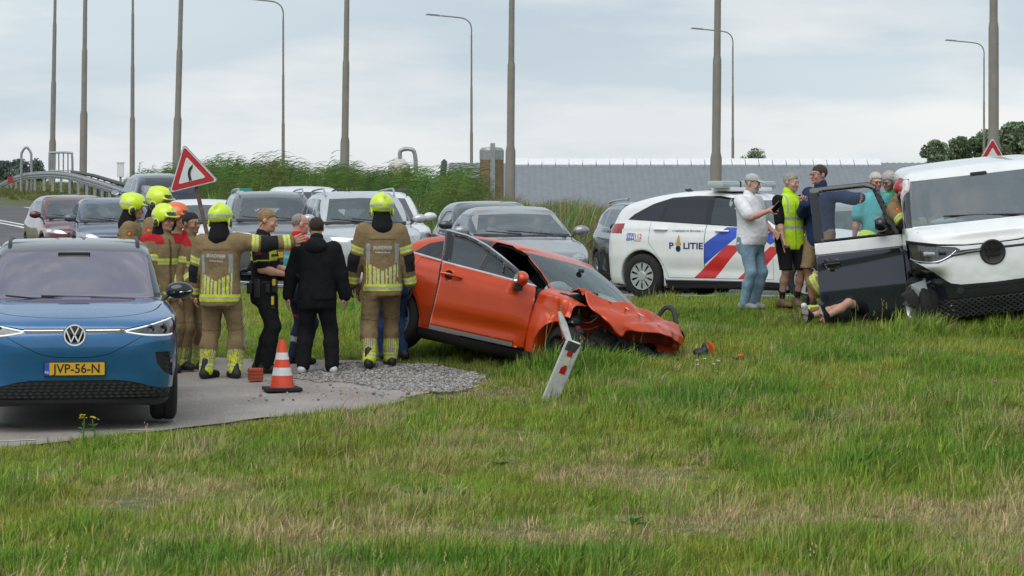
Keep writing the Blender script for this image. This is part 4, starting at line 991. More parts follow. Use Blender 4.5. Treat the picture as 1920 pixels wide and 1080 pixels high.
    MB().box((.55, 0, 1.0), (.45, 1.4, .1), bev=.03).build('dashboard', m_trim, e); seats(e, (-.15, -.95), (.36, -.36), .52); steering(e, .3, .36, .98)
    return e
police()
# ------------------------------------------------------------ the crumpled orange hatchback
p_orange = pm('orange_metallic', (.56, .055, .004), .34, metal=.2, var=.05, coat=.45, dirt=.06)
m_under = pm('engine_grime', (.018, .017, .016), .6, metal=.2, var=.5, vscale=20, bump=.4, bscale=40)
m_rust = pm('torn_metal', (.20, .03, .015), .5, metal=.4, var=.5, vscale=25); m_bare = pm('bare_metal', (.55, .55, .56), .35, metal=.9, var=.3)
m_bag = pm('airbag_cloth', (.62, .66, .66), .9, var=.08, bump=.3, bscale=25)
def wreck():
    rs = np.random.RandomState(3)
    def crush(V):
        V = V.copy(); x, y, z = V.T.copy(); s = sm(.75, 2.0, x); near = sm(.2, -.9, y) if False else (1 - sm(-.9, .3, y))
        V[:, 0] -= s * (.30 + .16 * near); V[:, 2] += s * (.05 * fbm(x * 4, y * 4 + 9, z * 4)) ; V[:, 1] += s * .10 * fbm(x * 3 + 5, y * 3, z * 5) + .06 * s * near
        dent = np.exp(-(((x - 1.05) / .22) ** 2 + ((z - .78) / .16) ** 2)) * near; V[:, 1] += .07 * dent; V[:, 2] -= .03 * dent
        w = sm(.3, 1.2, x) * (1 - sm(.95, 1.15, z)); V[:, 1] += .015 * w * fbm(x * 7, y * 2, z * 9)
        return V
    reg = [('windscreen', glass('cracked_windscreen', (.80, .86, .85), .9, .14, film=(.7, .78, .78)), 'F', [(-.66, 1.005), (.66, 1.005), (.56, 1.335), (-.56, 1.335)], dict(filt=lambda c, n: c[:, 2] > .97)),
        ('rear_door_window', glass('wreck_door_glass'), 'S', [(-.40, 1.045), (-1.05, 1.075), (-1.02, 1.30), (-.85, 1.335), (-.40, 1.36)]), ('quarter_window', g_dark, 'S', [(-1.10, 1.08), (-1.42, 1.10), (-1.28, 1.20), (-1.07, 1.285)]),
        ('window_trim', m_chrome, 'S', [(-.37, 1.022), (-1.50, 1.085), (-1.48, 1.10), (-.37, 1.038)]), ('window_frame', m_gloss, 'S', [(-.37, 1.035), (-1.47, 1.092), (-1.30, 1.225), (-.95, 1.345), (-.6, 1.385), (-.37, 1.385)]),
        ('side_window', g_side, 'L', [(.55, 1.0), (-.30, 1.03), (-.30, 1.36), (-.05, 1.34), (.16, 1.255)]),
        ('front_door_opening', m_trim, 'R', [(.70, .28), (-.36, .28), (-.36, 1.385), (-.12, 1.378), (.12, 1.315), (.45, 1.155), (.72, 1.0)]),
        ('bonnet', p_orange, 'T', [(1.02, -.70), (1.7, -.66), (2.3, -.5), (2.3, .5), (1.7, .66), (1.02, .70)], dict(filt=lambda c, n: (c[:, 2] > .6) & (c[:, 0] > .95))),
        ('front_bumper', m_black, 'F', [(-1.2, -.1), (1.2, -.1), (1.2, .72), (-1.2, .72)], dict(filt=lambda c, n: c[:, 0] > 1.45)),
        ('front_panel', m_black, 'F', [(-1.2, .72), (1.2, .72), (1.2, 1.0), (-1.2, 1.0)], dict(filt=lambda c, n: c[:, 0] > 1.55)),
        ('door', p_orange, 'R', [(-.38, .32), (-.95, .32), (-1.10, .60), (-1.30, .80), (-1.30, 1.05), (-.38, 1.02)], dict(gap=.006)), ('door', p_orange, 'L', [(.68, .3), (-.34, .3), (-.34, 1.02), (.68, .98)], dict(gap=.006)),
        ('sill', m_black, 'S', [(-1.1, .1), (.9, .1), (.9, .29), (-1.1, .29)]), ('rear_window', g_dark, 'B', [(-.5, 1.08), (.5, 1.08), (.42, 1.26), (-.42, 1.26)]), ('tail_light', m_red, 'BB', [(.4, .82), (.95, .80), (.95, .95), (.45, .92)]),
        ('tail_light', m_red, 'S', [(-2.2, .80), (-1.85, .84), (-1.85, .92), (-2.2, .95)])]
    sp = dict(L=4.05, W=1.80, H=1.44, h=.022, paint=p_orange, belt=1.03, lining=True,
        side=[(1.85, .2), (1.99, .3), (2.025, .5), (2.0, .68), (1.9, .80), (1.6, .895), (1.2, .965), (.95, .99), (0, .98), (-1.2, 1.03), (-1.75, 1.03), (-1.95, .93), (-2.025, .7), (-2.0, .45), (-1.85, .25), (-1.6, .2), (0, .2)],
        cab=[(1.08, .90), (.80, 1.05), (.42, 1.24), (.10, 1.365), (-.25, 1.42), (-.6, 1.435), (-1.0, 1.41), (-1.45, 1.33), (-1.75, 1.22), (-1.88, 1.03), (-1.8, .9), (0, .85)],
        plan=[(2.025, 0), (2.01, .35), (1.93, .62), (1.75, .82), (1.3, .89), (0, .885), (-.8, .89), (-1.4, .90), (-1.75, .84), (-1.95, .62), (-2.02, .3), (-2.025, 0)],
        inset=[(.15, .08), (.3, .03), (.55, .0), (.8, .01), (.98, .045), (1.06, .09)], cinset=[(.85, .05), (1.0, .085), (1.2, .165), (1.38, .26), (1.44, .32)],
        crease=[(.50, .40, .022, .09, -.9, .75), (.86, .92, .010, .03, -1.7, 1.3)], crown=.04, r=.08, axles=(1.18, -1.40), arch=(.355, .36), wr=.32, rim=.22, style='twin', nsp=5, regions=reg, nowheel={(0, 1), (0, -1)}, steer=-8)
    hd = -47.0; e, sh, P = make_car('wrecked_car', sp, (0, 0, 0), hd, 'crumpled orange hatchback wreck with its front door open on the grass', deform=crush)
    e.rotation_euler = (R(WROLL), R(WPITCH), R(hd)); e.location = WLOC
    for nm in ('front_door_opening', 'bonnet', 'front_bumper', 'front_panel'):
        for o in P.get(nm, []): bpy.data.objects.remove(o)
    # bonnet: buckled sheet, hinge corner sprung up on the near side, nose hanging
    n1, n2 = 46, 44; V = []; Fa = []
    for i in range(n1):
        for j in range(n2):
            u = i / (n1 - 1); v = j / (n2 - 1) * 2 - 1           # u: cowl -> nose, v: right(-1) -> left(+1)
            wv = .70 - .06 * u - .16 * u ** 4; x = .98 + .66 * u - .10 * u * v * v; y = v * wv; z = 1.0 - .05 * v * v - .04 * u - .15 * u ** 2.0
            lift = max(0, 1 - abs(u - .22) / .26) * sm(-.1, -1, v) if False else float(np.exp(-((u - .16) / .17) ** 2) * (1 - sm(-1.0, -.1, v)))
            z += .12 * lift; y += .05 * lift
            fold = lambda c, w: max(0., 1 - abs(c) / w)
            z += -.075 * fold(u - .34 - .13 * v, .07) + .055 * fold(u - .47 - .16 * v, .15) - .03 * fold(u - .70 + .22 * v, .09) + .035 * fold(v + .42 - .5 * u, .20) * fold(u - .4, .4)
            z += .010 * float(fbm(u * 3 + 2, v * 2.3, o=2)); y += .02 * float(fbm(u * 3, v * 2 + 7)) + .16 * u; x += .02 * float(vnoise(v * 5 + 3, u * 2))
            ed = sm(.86, 1, u) ; x += .05 * float(vnoise(v * 4.5, 2.2)) * ed; z -= .03 * ed * abs(v) + .02 * ed
            ne = sm(-.8, -1, v) if False else float(1 - sm(-1.0, -.82, v)); z -= .05 * ne * float(sm(.35, .9, u)); y += .035 * ne * float(vnoise(u * 9, 4.4))
            V.append((x, y, z))
    for i in range(n1 - 1):
        for j in range(n2 - 1): a = i * n2 + j; Fa.append((a, a + n2, a + n2 + 1, a + 1))
    me = mesh_np('bonnet', np.array(V), Fa); me.set_sharp_from_angle(angle=R(24)); bo = link('bonnet', me, p_orange, e); md = bo.modifiers.new('thickness', 'SOLIDIFY'); md.thickness = .012; me.materials.append(m_under); md.material_offset = 1; md.offset = -1
    sc = MB()
    for (u, v, l, q) in ((.30, -.35, .05, .3), (.36, -.45, .035, 1.2), (.55, -.3, .05, -.4), (.66, -.1, .06, .1), (.83, .25, .03, .8), (.22, -.2, .06, .2), (.44, -.5, .03, .5)):
        i = int(u * (n1 - 1)); j = int((v + 1) / 2 * (n2 - 1)); p = V[i * n2 + j]; sc.prism([(-l, -.006), (l * .3, -.012), (l, .004), (0, .012)], 0, .004, Matrix.Translation((p[0], p[1], p[2] + .012)) @ Matrix.Rotation(q, 4, 'Z') @ Matrix.Rotation(R(12), 4, 'Y'))
    sc.build('paint_scrape', pm('scraped_primer', (.72, .66, .60), .6, var=.2), bo)['kind'] = 'stuff'
    MB().box((1.02, -.50, .98), (.10, .34, .07), Matrix.Rotation(R(-22), 4, 'Z') @ Matrix.Rotation(R(15), 4, 'X'), .02).build('scuttle_panel', m_black, e)
    for k in range(4): MB().tube([(1.0 + .03 * k, -.66, 1.03), (1.0 + .03 * k, -.36, 1.045)], .007, 5).build('scuttle_rib', m_gloss, e)
    wheel(e, (1.12, -.70, .33), .32, .2, .21, 'five', m_under, -1, R(-14))
    # what is left of the engine bay
    def junk(nm, mat, n, lo, hi, smin_, smax_, seed):
        r2 = np.random.RandomState(seed)
        for k in range(n):
            c = r2.uniform(lo, hi); s3 = r2.uniform(smin_, smax_, 3); rot = Matrix.Rotation(r2.uniform(-1, 1), 4, 'X') @ Matrix.Rotation(r2.uniform(-1, 1), 4, 'Y') @ Matrix.Rotation(r2.uniform(-1, 1), 4, 'Z'); MB().box(c, s3, rot, .012, taper=r2.uniform(.6, 1)).build(nm, mat, e, smooth=True)
    junk('engine_block', m_under, 7, (.95, -.45, .38), (1.25, .45, .52), .20, .32, 4); junk('engine_debris', m_under, 18, (1.0, -.80, .35), (1.32, -.1, .64), .06, .17, 5); junk('torn_metal', m_rust, 6, (1.05, -.80, .42), (1.3, -.55, .66), .05, .13, 6); junk('metal_bracket', m_bare, 3, (1.02, -.84, .50), (1.2, -.74, .72), .03, .09, 8)
    junk('bumper_beam', m_black, 18, (1.2, -.65, .30), (1.66, .60, .50), .10, .26, 9)
    MB().tube(catmull([(1.34, -.72, .34), (1.58, -.4, .38), (1.76, .1, .38), (1.76, .5, .42), (1.66, .75, .46)], 5), [.085] * 21, 8, flat=1.2).build('bumper_shell', m_black, e, smooth=True)
    for k in range(9):
        a = rs.uniform((1.02, -.8, .4), (1.3, -.3, .75)); b = a + rs.uniform((-.1, -.2, -.15), (.25, .3, .15)); MB().tube(catmull([a, (a + b) / 2 + rs.uniform(-.08, .08, 3), b], 5), .009, 6).build('hose', m_black, e, smooth=True)
    f = Field((.9, -.85, .55), (1.25, -.4, .9), .015); f.ell((1.08, -.63, .70), (.11, .11, .09)); V_, Q_, N_ = f.mesh(); link('washer_bottle', mesh_np('washer_bottle', V_, Q_, N_), m_black, e)
    MB().tube(catmull([(.92, .74, .76), (.96, .79, .98), (1.02, .81, 1.08), (1.12, .82, 1.07), (1.20, .82, .94), (1.24, .81, .78)], 6), .020, 8, flat=1.5).build('torn_wheel_liner', m_black, e, smooth=True)
    # airbags and dash
    f = Field((.2, -.6, .8), (1.0, .65, 1.25), .02); f.ell((.50, -.30, .98), (.15, .22, .10)); f.ell((.56, -.42, 1.02), (.09, .12, .08), k=.05); f.ell((.52, .34, .98), (.15, .19, .10)); f.S += np.float32(.03) * fbm(f.ax[0][:, None, None] * 9, f.ax[1][None, :, None] * 9, f.ax[2][None, None, :] * 9).astype(np.float32); V_, Q_, N_ = f.mesh(); link('airbag', mesh_np('airbag', V_, Q_, N_), m_bag, e)
    MB().box((.70, 0, .92), (.42, 1.36, .12), bev=.04).build('dashboard', m_trim, e); seats(e, (-.2, -.95), (.36, -.36), .50); steering(e, .38, .36, .95); MB().box((.0, 0, .34), (1.9, 1.3, .1)).build('cabin_floor', m_trim, e)
    MB().lathe([(.03, 0), (.035, .02), (.03, .04)], 12, Matrix.Translation((.42, 0, 1.25))).build('interior_mirror', m_black, e)
    # open front door: outer skin of its own shape, glass, frame, handle, mirror
    hx, hy = .70, -.885; de = empty('open_door', (hx, hy + .02, 0), R(WDOOR), e); de.rotation_euler = (R(0), R(0), R(WDOOR))
    f = car_field({**sp, 'post': None}); s2 = Shell(*f.mesh()); s2.Va = s2.Va - np.array([hx, hy + .02, 0]); s2._cen(); fl = lambda c, n: (c[:, 1] < .5) & (n[:, 1] < -.1)
    X = lambda pl: [(a - hx, b) for a, b in pl]
    gl = s2.take('S', X([(.30, 1.015), (-.265, 1.04), (-.265, 1.335), (-.10, 1.325), (.05, 1.285), (.30, 1.16)]), fl); gq = s2.take('S', X([(.60, 1.005), (.335, 1.012), (.335, 1.14), (.40, 1.105)]), fl)
    tr = s2.take('S', X([(.715, .985), (-.36, 1.022), (-.36, 1.038), (.70, 1.002)]), fl); fr_ = s2.take('S', X([(.70, 1.0), (-.36, 1.035), (-.36, 1.365), (-.12, 1.358), (.10, 1.305), (.42, 1.155)]), fl); t2 = s2.take('S', X([(.72, 1.0), (.42, 1.155), (.10, 1.305), (-.12, 1.358), (-.36, 1.365), (-.36, 1.378), (-.115, 1.372), (.11, 1.318), (.44, 1.165)]), fl)
    hc = s2.take('S', circ(-.27 - hx, .90, .05, 12), fl); low = s2.take('S', X([(.55, .30), (-.36, .30), (-.36, .345), (.55, .345)]), fl); sk = s2.take('S', X([(.69, .32), (.60, .30), (-.36, .30), (-.36, 1.025), (.69, .99)]), fl)
    # one sheet moves together: shift so the belt line stays joined
    s2.part('door_glass', gl, glass('wreck_door_glass', (.62, .70, .70), .8, .0), de, off=-.01); s2.part('quarter_light', gq, g_dark, de, off=-.01); s2.part('belt_trim', tr, m_chrome, de); s2.part('window_frame', fr_, m_gloss, de, solid=.05); s2.part('frame_trim', t2, m_chrome, de); s2.part('door_skin', sk, p_orange, de, solid=.09, solid_mat=m_trim); s2.part('handle_recess', hc, m_gap, de, off=-.015); s2.part('lower_trim', low, pm('grey_sill_trim', (.16, .16, .16), .5), de)
    MB().tube([(-.20 - hx - .16, .005, .905), (-.20 - hx - .11, -.03, .908), (-.20 - hx + .03, -.03, .902), (-.20 - hx + .07, .0, .898)], .020, 8, flat=.8).build('door_handle', p_orange, de, smooth=True)
    mo = mirror(de, -.10, .47 - hx, 1.03, p_orange, .95, 1.0, stem=False); MB().box((.47 - hx, -.06, .945), (.10, .12, .09), bev=.025).build('mirror_base', m_black, de, smooth=True)
    return e
WROLL, WPITCH, WDOOR = -11.0, 6.5, 58.0
WLOC = (.20, 31.5, -.035)
wreck()
# ------------------------------------------------------------ the two-tone electric van with its door open
p_starblue = pm('dark_blue_paint', (.018, .023, .040), .25, metal=.3, var=.05, coat=1.)
def van():
    V_ = [(-.90, .87), (-.80, .82), (-.68, .70), (-.52, .60), (-.40, .575), (0, .565), (.40, .575), (.52, .60), (.68, .70), (.80, .82), (.90, .87)]
    reg = [('windscreen', glass('van_windscreen', (.72, .78, .78), .9, .30, film=(.74, .78, .79)), 'F', [(-.88, 1.29), (.88, 1.29), (.83, 1.82), (-.83, 1.82)], dict(filt=lambda c, n: c[:, 2] > 1.2)),
        ('windscreen_pillar', m_gloss, 'FF', [(.82, 1.85), (.875, 1.28), (.985, 1.28), (.93, 1.86)], dict(filt=lambda c, n: (c[:, 2] > 1.25) & (n[:, 0] > .1))),
        ('headlight', m_hl, 'F', [(-.985, 1.10), (-.80, 1.075), (-.42, 1.015), (-.37, .985), (-.48, .90), (-.64, .845), (-.85, .865), (-.98, .92)], dict(off=-.02)), ('headlight', m_hl, 'F', [(.985, 1.10), (.80, 1.075), (.42, 1.015), (.37, .985), (.48, .90), (.64, .845), (.85, .865), (.98, .92)], dict(off=-.02)),
        ('front_seam', m_gap, 'F', [(-1.0, 1.10), (-.6, 1.045), (-.3, 1.02), (0, 1.015), (.3, 1.02), (.6, 1.045), (1.0, 1.1), (1.0, 1.15), (.6, 1.07), (.3, 1.035), (0, 1.03), (-.3, 1.035), (-.6, 1.07), (-1.0, 1.15)], dict(filt=lambda c, n: c[:, 0] > 1.5)),
        ('light_strip', m_gloss, 'F', [(-.46, .945), (.46, .945), (.46, .975), (-.46, .975)]),
        ('nose_panel', p_white, 'F', [(-.93, .90)] + V_[1:-1] + [(.93, .90), (1.0, 1.34), (-1.0, 1.34)], dict(filt=lambda c, n: c[:, 0] > 1.2)),
        ('grille', m_black, 'F', [(-.92, .18), (.92, .18), (.85, .36), (.6, .42), (-.6, .42), (-.85, .36)], dict(off=-.01)),
        ('bumper_crease', m_gap, 'F', [(-.62, .515), (.62, .515), (.62, .527), (-.62, .527)]), ('plate_recess', m_black, 'F', [(-.28, .40), (.28, .40), (.28, .51), (-.28, .51)]),
        ('door_hole', m_trim, 'R', [(1.27, .24), (.20, .24), (.20, 1.86), (1.0, 1.86), (1.27, 1.5)]),
        ('side_window', g_dark, 'S', [(1.5, 1.27), (.25, 1.27), (.25, 1.80), (1.05, 1.78)]), ('side_window', g_dark, 'S', [(.15, 1.27), (-.8, 1.27), (-.8, 1.80), (.15, 1.80)]), ('side_window', g_dark, 'S', [(-.9, 1.27), (-1.95, 1.27), (-1.9, 1.74), (-.9, 1.80)]),
        ('lower_body', p_starblue, 'S', [(2.6, .05), (-2.6, .05), (-2.6, 1.02), (2.6, 1.02)]), ('front_bumper', p_starblue, 'F', [(-1.2, .0), (1.2, .0), (1.2, .85), (-1.2, .85)])]
    sp = dict(L=4.71, W=1.98, H=1.98, h=.026, paint=p_white, belt=1.15, lining=True,
        side=[(2.05, .17), (2.26, .26), (2.345, .45), (2.355, .62), (2.34, .88), (2.29, 1.08), (2.17, 1.22), (1.95, 1.29), (1.4, 1.30), (0, 1.28), (-2.2, 1.28), (-2.33, .9), (-2.35, .5), (-2.2, .22), (0, .17)],
        cab=[(2.14, 1.1), (2.04, 1.27), (1.74, 1.52), (1.42, 1.77), (1.22, 1.90), (.95, 1.955), (0, 1.98), (-1.5, 1.97), (-2.1, 1.9), (-2.3, 1.2), (-2.2, .9), (0, .9)],
        plan=[(2.355, 0), (2.34, .4), (2.26, .74), (2.08, .92), (1.7, .98), (0, .99), (-1.9, .98), (-2.25, .85), (-2.35, .4), (-2.355, 0)],
        inset=[(.1, .10), (.3, .04), (.6, 0), (1.0, 0), (1.2, .02)], cinset=[(.9, .0), (1.25, .015), (1.6, .045), (1.85, .08), (1.98, .12)], crown=.03, rcrown=.04, bow=(.16, .06), r=.12, rc=.11, axles=(1.72, -1.40), arch=(.41, .41), wr=.35, rim=.25, ww=.235, style='twin', nsp=5, regions=reg, steer=18)
    def crush(V):
        V = V.copy(); x, y, z = V.T.copy(); c = sm(1.5, 2.2, x) * (1 - sm(-.85, -.45, y)) * (1 - sm(.62, .82, z)); V[:, 0] -= c * (.26 + .10 * fbm(y * 6, z * 6)); V[:, 1] += c * .10 * fbm(x * 5, z * 5 + 3) + c * .08; V[:, 2] += .05 * c * fbm(x * 6 + 4, y * 6)
        d = sm(1.9, 2.3, x) * (1 - sm(.8, 1.0, z)); V[:, 0] += .012 * d * fbm(y * 3 + 9, z * 4, o=3); return V
    hd = -95.5; e, sh, P = make_car('white_van', sp, (0, 0, 0), hd, 'damaged white and dark blue van with its front door wide open', cat='van', deform=crush)
    c = Vector((WX(1878, 33.4), 33.4, 0)) - Vector((math.cos(R(hd)), math.sin(R(hd)), 0)) * 2.33
    e.location = (c.x, c.y, VANZ); e.rotation_euler = (R(VANROLL), R(1.0), R(hd))
    for o in P.get('door_hole', []): bpy.data.objects.remove(o)
    bv = car_bvh({k: v for k, v in P.items() if k not in ('door_hole',)}); fr = frame3((0, 1, 0), (0, 0, 1))
    def front(y, z, off=.004):
        h = bv.ray_cast(Vector((3.4, y, z)), Vector((-1, 0, 0))); return (h[0].x if h[0] else 2.2) + off
    # headlamp signature, badge without its cover, loose strip
    for sg, hl in zip((-1, 1), P['headlight']):
        MB().tube([(front(sg * a, b, .008), sg * a, b) for a, b in catmull([(.96, 1.06), (.95, .93), (.84, .885), (.66, .868), (.52, .91), (.42, .975)], 5)], .006, 6).build('light_signature', m_chrome, hl, smooth=True)
        MB().box((front(sg * .72, .965, .0), sg * .72, .963), (.03, .16, .055), Matrix.Rotation(R(8 * sg), 4, 'X'), .015).build('lamp_projector', m_reflect, hl, smooth=True)
        MB().box((front(sg * .56, .96, .0), sg * .58, .96), (.03, .09, .045), Matrix.Rotation(R(8 * sg), 4, 'X'), .012).build('lamp_projector', m_gloss, hl, smooth=True)
    xb = front(0, .9, .012); bd = MB().lathe([(.15, -.03), (.15, .004), (.135, .012), (.12, .004), (.001, .002)], 30).build('badge_recess', m_black, e, smooth=True); bd.matrix_basis = Matrix.Translation((xb, 0, .915)) @ fr
    for k in range(7): MB().box((-.08 + .027 * k, random.Random(k).uniform(-.03, .03), .006), (.012, .10, .012)).build('badge_rib', m_gloss, bd)
    MB().box((0, .04, .006), (.18, .014, .012)).build('badge_rib', m_gloss, bd); MB().box((0, -.04, .006), (.15, .014, .012)).build('badge_rib', m_gloss, bd)
    MB().tube([(front(-.48, .925, .02), -.48, .925), (front(-.3, .945, .02), -.3, .945), (front(-.14, .95, .03), -.14, .95)], .016, 6).build('trim_strip', m_gloss, e, smooth=True)
    g = MB(); rr = .009; m_lat = pm('lattice_grey', (.05, .052, .058), .35)
    for i in range(-24, 25):
        for sg in (1, -1):
            pts = []
            for t in np.linspace(0, 1, 6):
                z = .19 + .21 * t; y = i * .075 + sg * (t - .5) * .30; lim = np.interp(z, [.18, .36, .42], [.92, .85, .62])
                if abs(y) < lim: pts.append((front(y, z, .012), y, z))
            if len(pts) > 1: g.tube(pts, rr, 4, caps=False)
    g.build('grille_lattice', m_lat, P['grille'][0])['kind'] = 'stuff'
    MB().lathe([(.045, 0), (.04, .012), (.001, .014)], 16, Matrix.Translation((front(-.42, .50, 0), -.42, .50)) @ fr).build('tow_cover', m_black, e); MB().lathe([(.05, 0), (.035, .006), (.001, .004)], 16, Matrix.Translation((front(-.52, .30, .01), -.52, .30)) @ fr).build('sensor', m_gloss, e)
    # torn corner by the wheel
    rs = np.random.RandomState(12)
    for k in range(9):
        c2 = rs.uniform((1.55, -1.0, .32), (1.95, -.72, .86)); MB().box(c2, rs.uniform(.05, .22, 3), Matrix.Rotation(rs.uniform(-1, 1), 4, 'X') @ Matrix.Rotation(rs.uniform(-1, 1), 4, 'Z'), .012, taper=.7).build('broken_bracket', m_black, e, smooth=True)
    MB().add([(2.0, -.98, .62), (1.98, -.80, .66), (2.02, -.78, .45), (1.96, -.95, .40)], [(0, 1, 2, 3)]).build('torn_lamp_cover', pm('clear_plastic', (.35, .37, .39), .2, coat=1.), e)
    # cabin, airbag bulging from the door opening, wipers, roof mirror, litter on the dash
    MB().box((1.75, 0, 1.17), (.7, 1.7, .14), bev=.05).build('dashboard', m_trim, e); seats(e, (.75, -.3), (.42, -.42), .85); steering(e, 1.35, .42, 1.2)
    f = Field((.8, -1.2, 1.2), (1.6, -.6, 2.0), .018); f.ell((1.22, -.86, 1.70), (.12, .055, .15), k=.03); f.ell((1.27, -.90, 1.56), (.09, .06, .17), k=.03); f.ell((1.15, -.84, 1.76), (.12, .05, .07), k=.03); f.S += np.float32(.034) * fbm(f.ax[0][:, None, None] * 11, f.ax[1][None, :, None] * 11, f.ax[2][None, None, :] * 11).astype(np.float32); v_, q_, n_ = f.mesh(); link('curtain_airbag', mesh_np('curtain_airbag', v_, q_, n_), pm('pink_airbag', (.70, .63, .62), .9, bump=.4, bscale=18), e)
    f = Field((1.2, -.75, 1.15), (1.7, -.1, 1.45), .015); f.ell((1.5, -.48, 1.30), (.07, .17, .05)); v_, q_, n_ = f.mesh(); link('dashboard_cloth', mesh_np('dashboard_cloth', v_, q_, n_), m_bag, e)
    MB().lathe([(.05, 0), (.05, .12), (.001, .12)], 14, Matrix.Translation((1.75, -.30, 1.26)) @ Matrix.Rotation(R(80), 4, 'Y')).build('paper_cup', m_bag, e, smooth=True)
    MB().box((1.34, 0, 1.80), (.06, .20, .10), bev=.02).build('interior_mirror', m_black, e); wiper(e, (2.02, .5, 1.3), (1.95, 0, 1.345), (1.9, -.5, 1.38))
    # the door
    hx, hy = 1.28, -.985; de = empty('open_door', (hx, hy, 0), 0, e); de.rotation_euler = (R(-VANROLL * .8), 0, R(VANDOOR))
    f = car_field(sp); s2 = Shell(*f.mesh()); s2.Va = s2.Va - np.array([hx, hy, 0]); s2._cen(); fl = lambda c, n: (c[:, 1] < .5) & (n[:, 1] < -.1); X = lambda pl: [(a - hx, b) for a, b in pl]
    s2.Va[:, 1] *= np.where(s2.Va[:, 1] > 0, .75, 1); s2._cen()
    gl = s2.take('S', X([(1.16, 1.235), (.33, 1.235), (.33, 1.80), (.37, 1.825), (.90, 1.825), (.97, 1.79)]), fl); fr_ = s2.take('S', X([(1.27, 1.20), (.21, 1.20), (.21, 1.885), (.93, 1.885), (1.02, 1.84)]), fl)
    hc = s2.take('S', [(a * 1.5 + .40 - hx, b + .93) for a, b in circ(0, 0, .052, 16)], fl); wh = s2.take('S', X([(1.27, 1.06), (.21, 1.06), (.21, 1.20), (1.27, 1.20)]), fl); dk = s2.take('S', X([(1.27, .24), (1.27, 1.06), (.21, 1.06), (.21, .21), (1.2, .21)]), fl)
    s2.part('door_glass', gl, glass('clear_side_glass', (.80, .84, .84), .7, .02), de, off=-.012); s2.part('window_frame', fr_, m_gloss, de, solid=.06); s2.part('upper_skin', wh, p_white, de, solid=.09, solid_mat=m_trim); s2.part('lower_skin', dk, p_starblue, de, solid=.09, solid_mat=m_trim); s2.part('handle_recess', hc, m_gloss, de, off=-.015)
    MB().tube([(.32 - hx, -.012, .93), (.36 - hx, -.02, .932), (.45 - hx, -.02, .932), (.49 - hx, -.012, .93)], .013, 8).build('door_handle', m_black, de, smooth=True)
    mirror(de, -.14, 1.03 - hx, 1.34, m_gloss, 1.12, 1.1); MB().box((1.12 - hx, -.006, 1.01), (.22, .01, .055), bev=.004).build('marker_trim', m_gap, de)
    return e
VANZ, VANROLL, VANDOOR = .45, 6.5, 86.0
van()
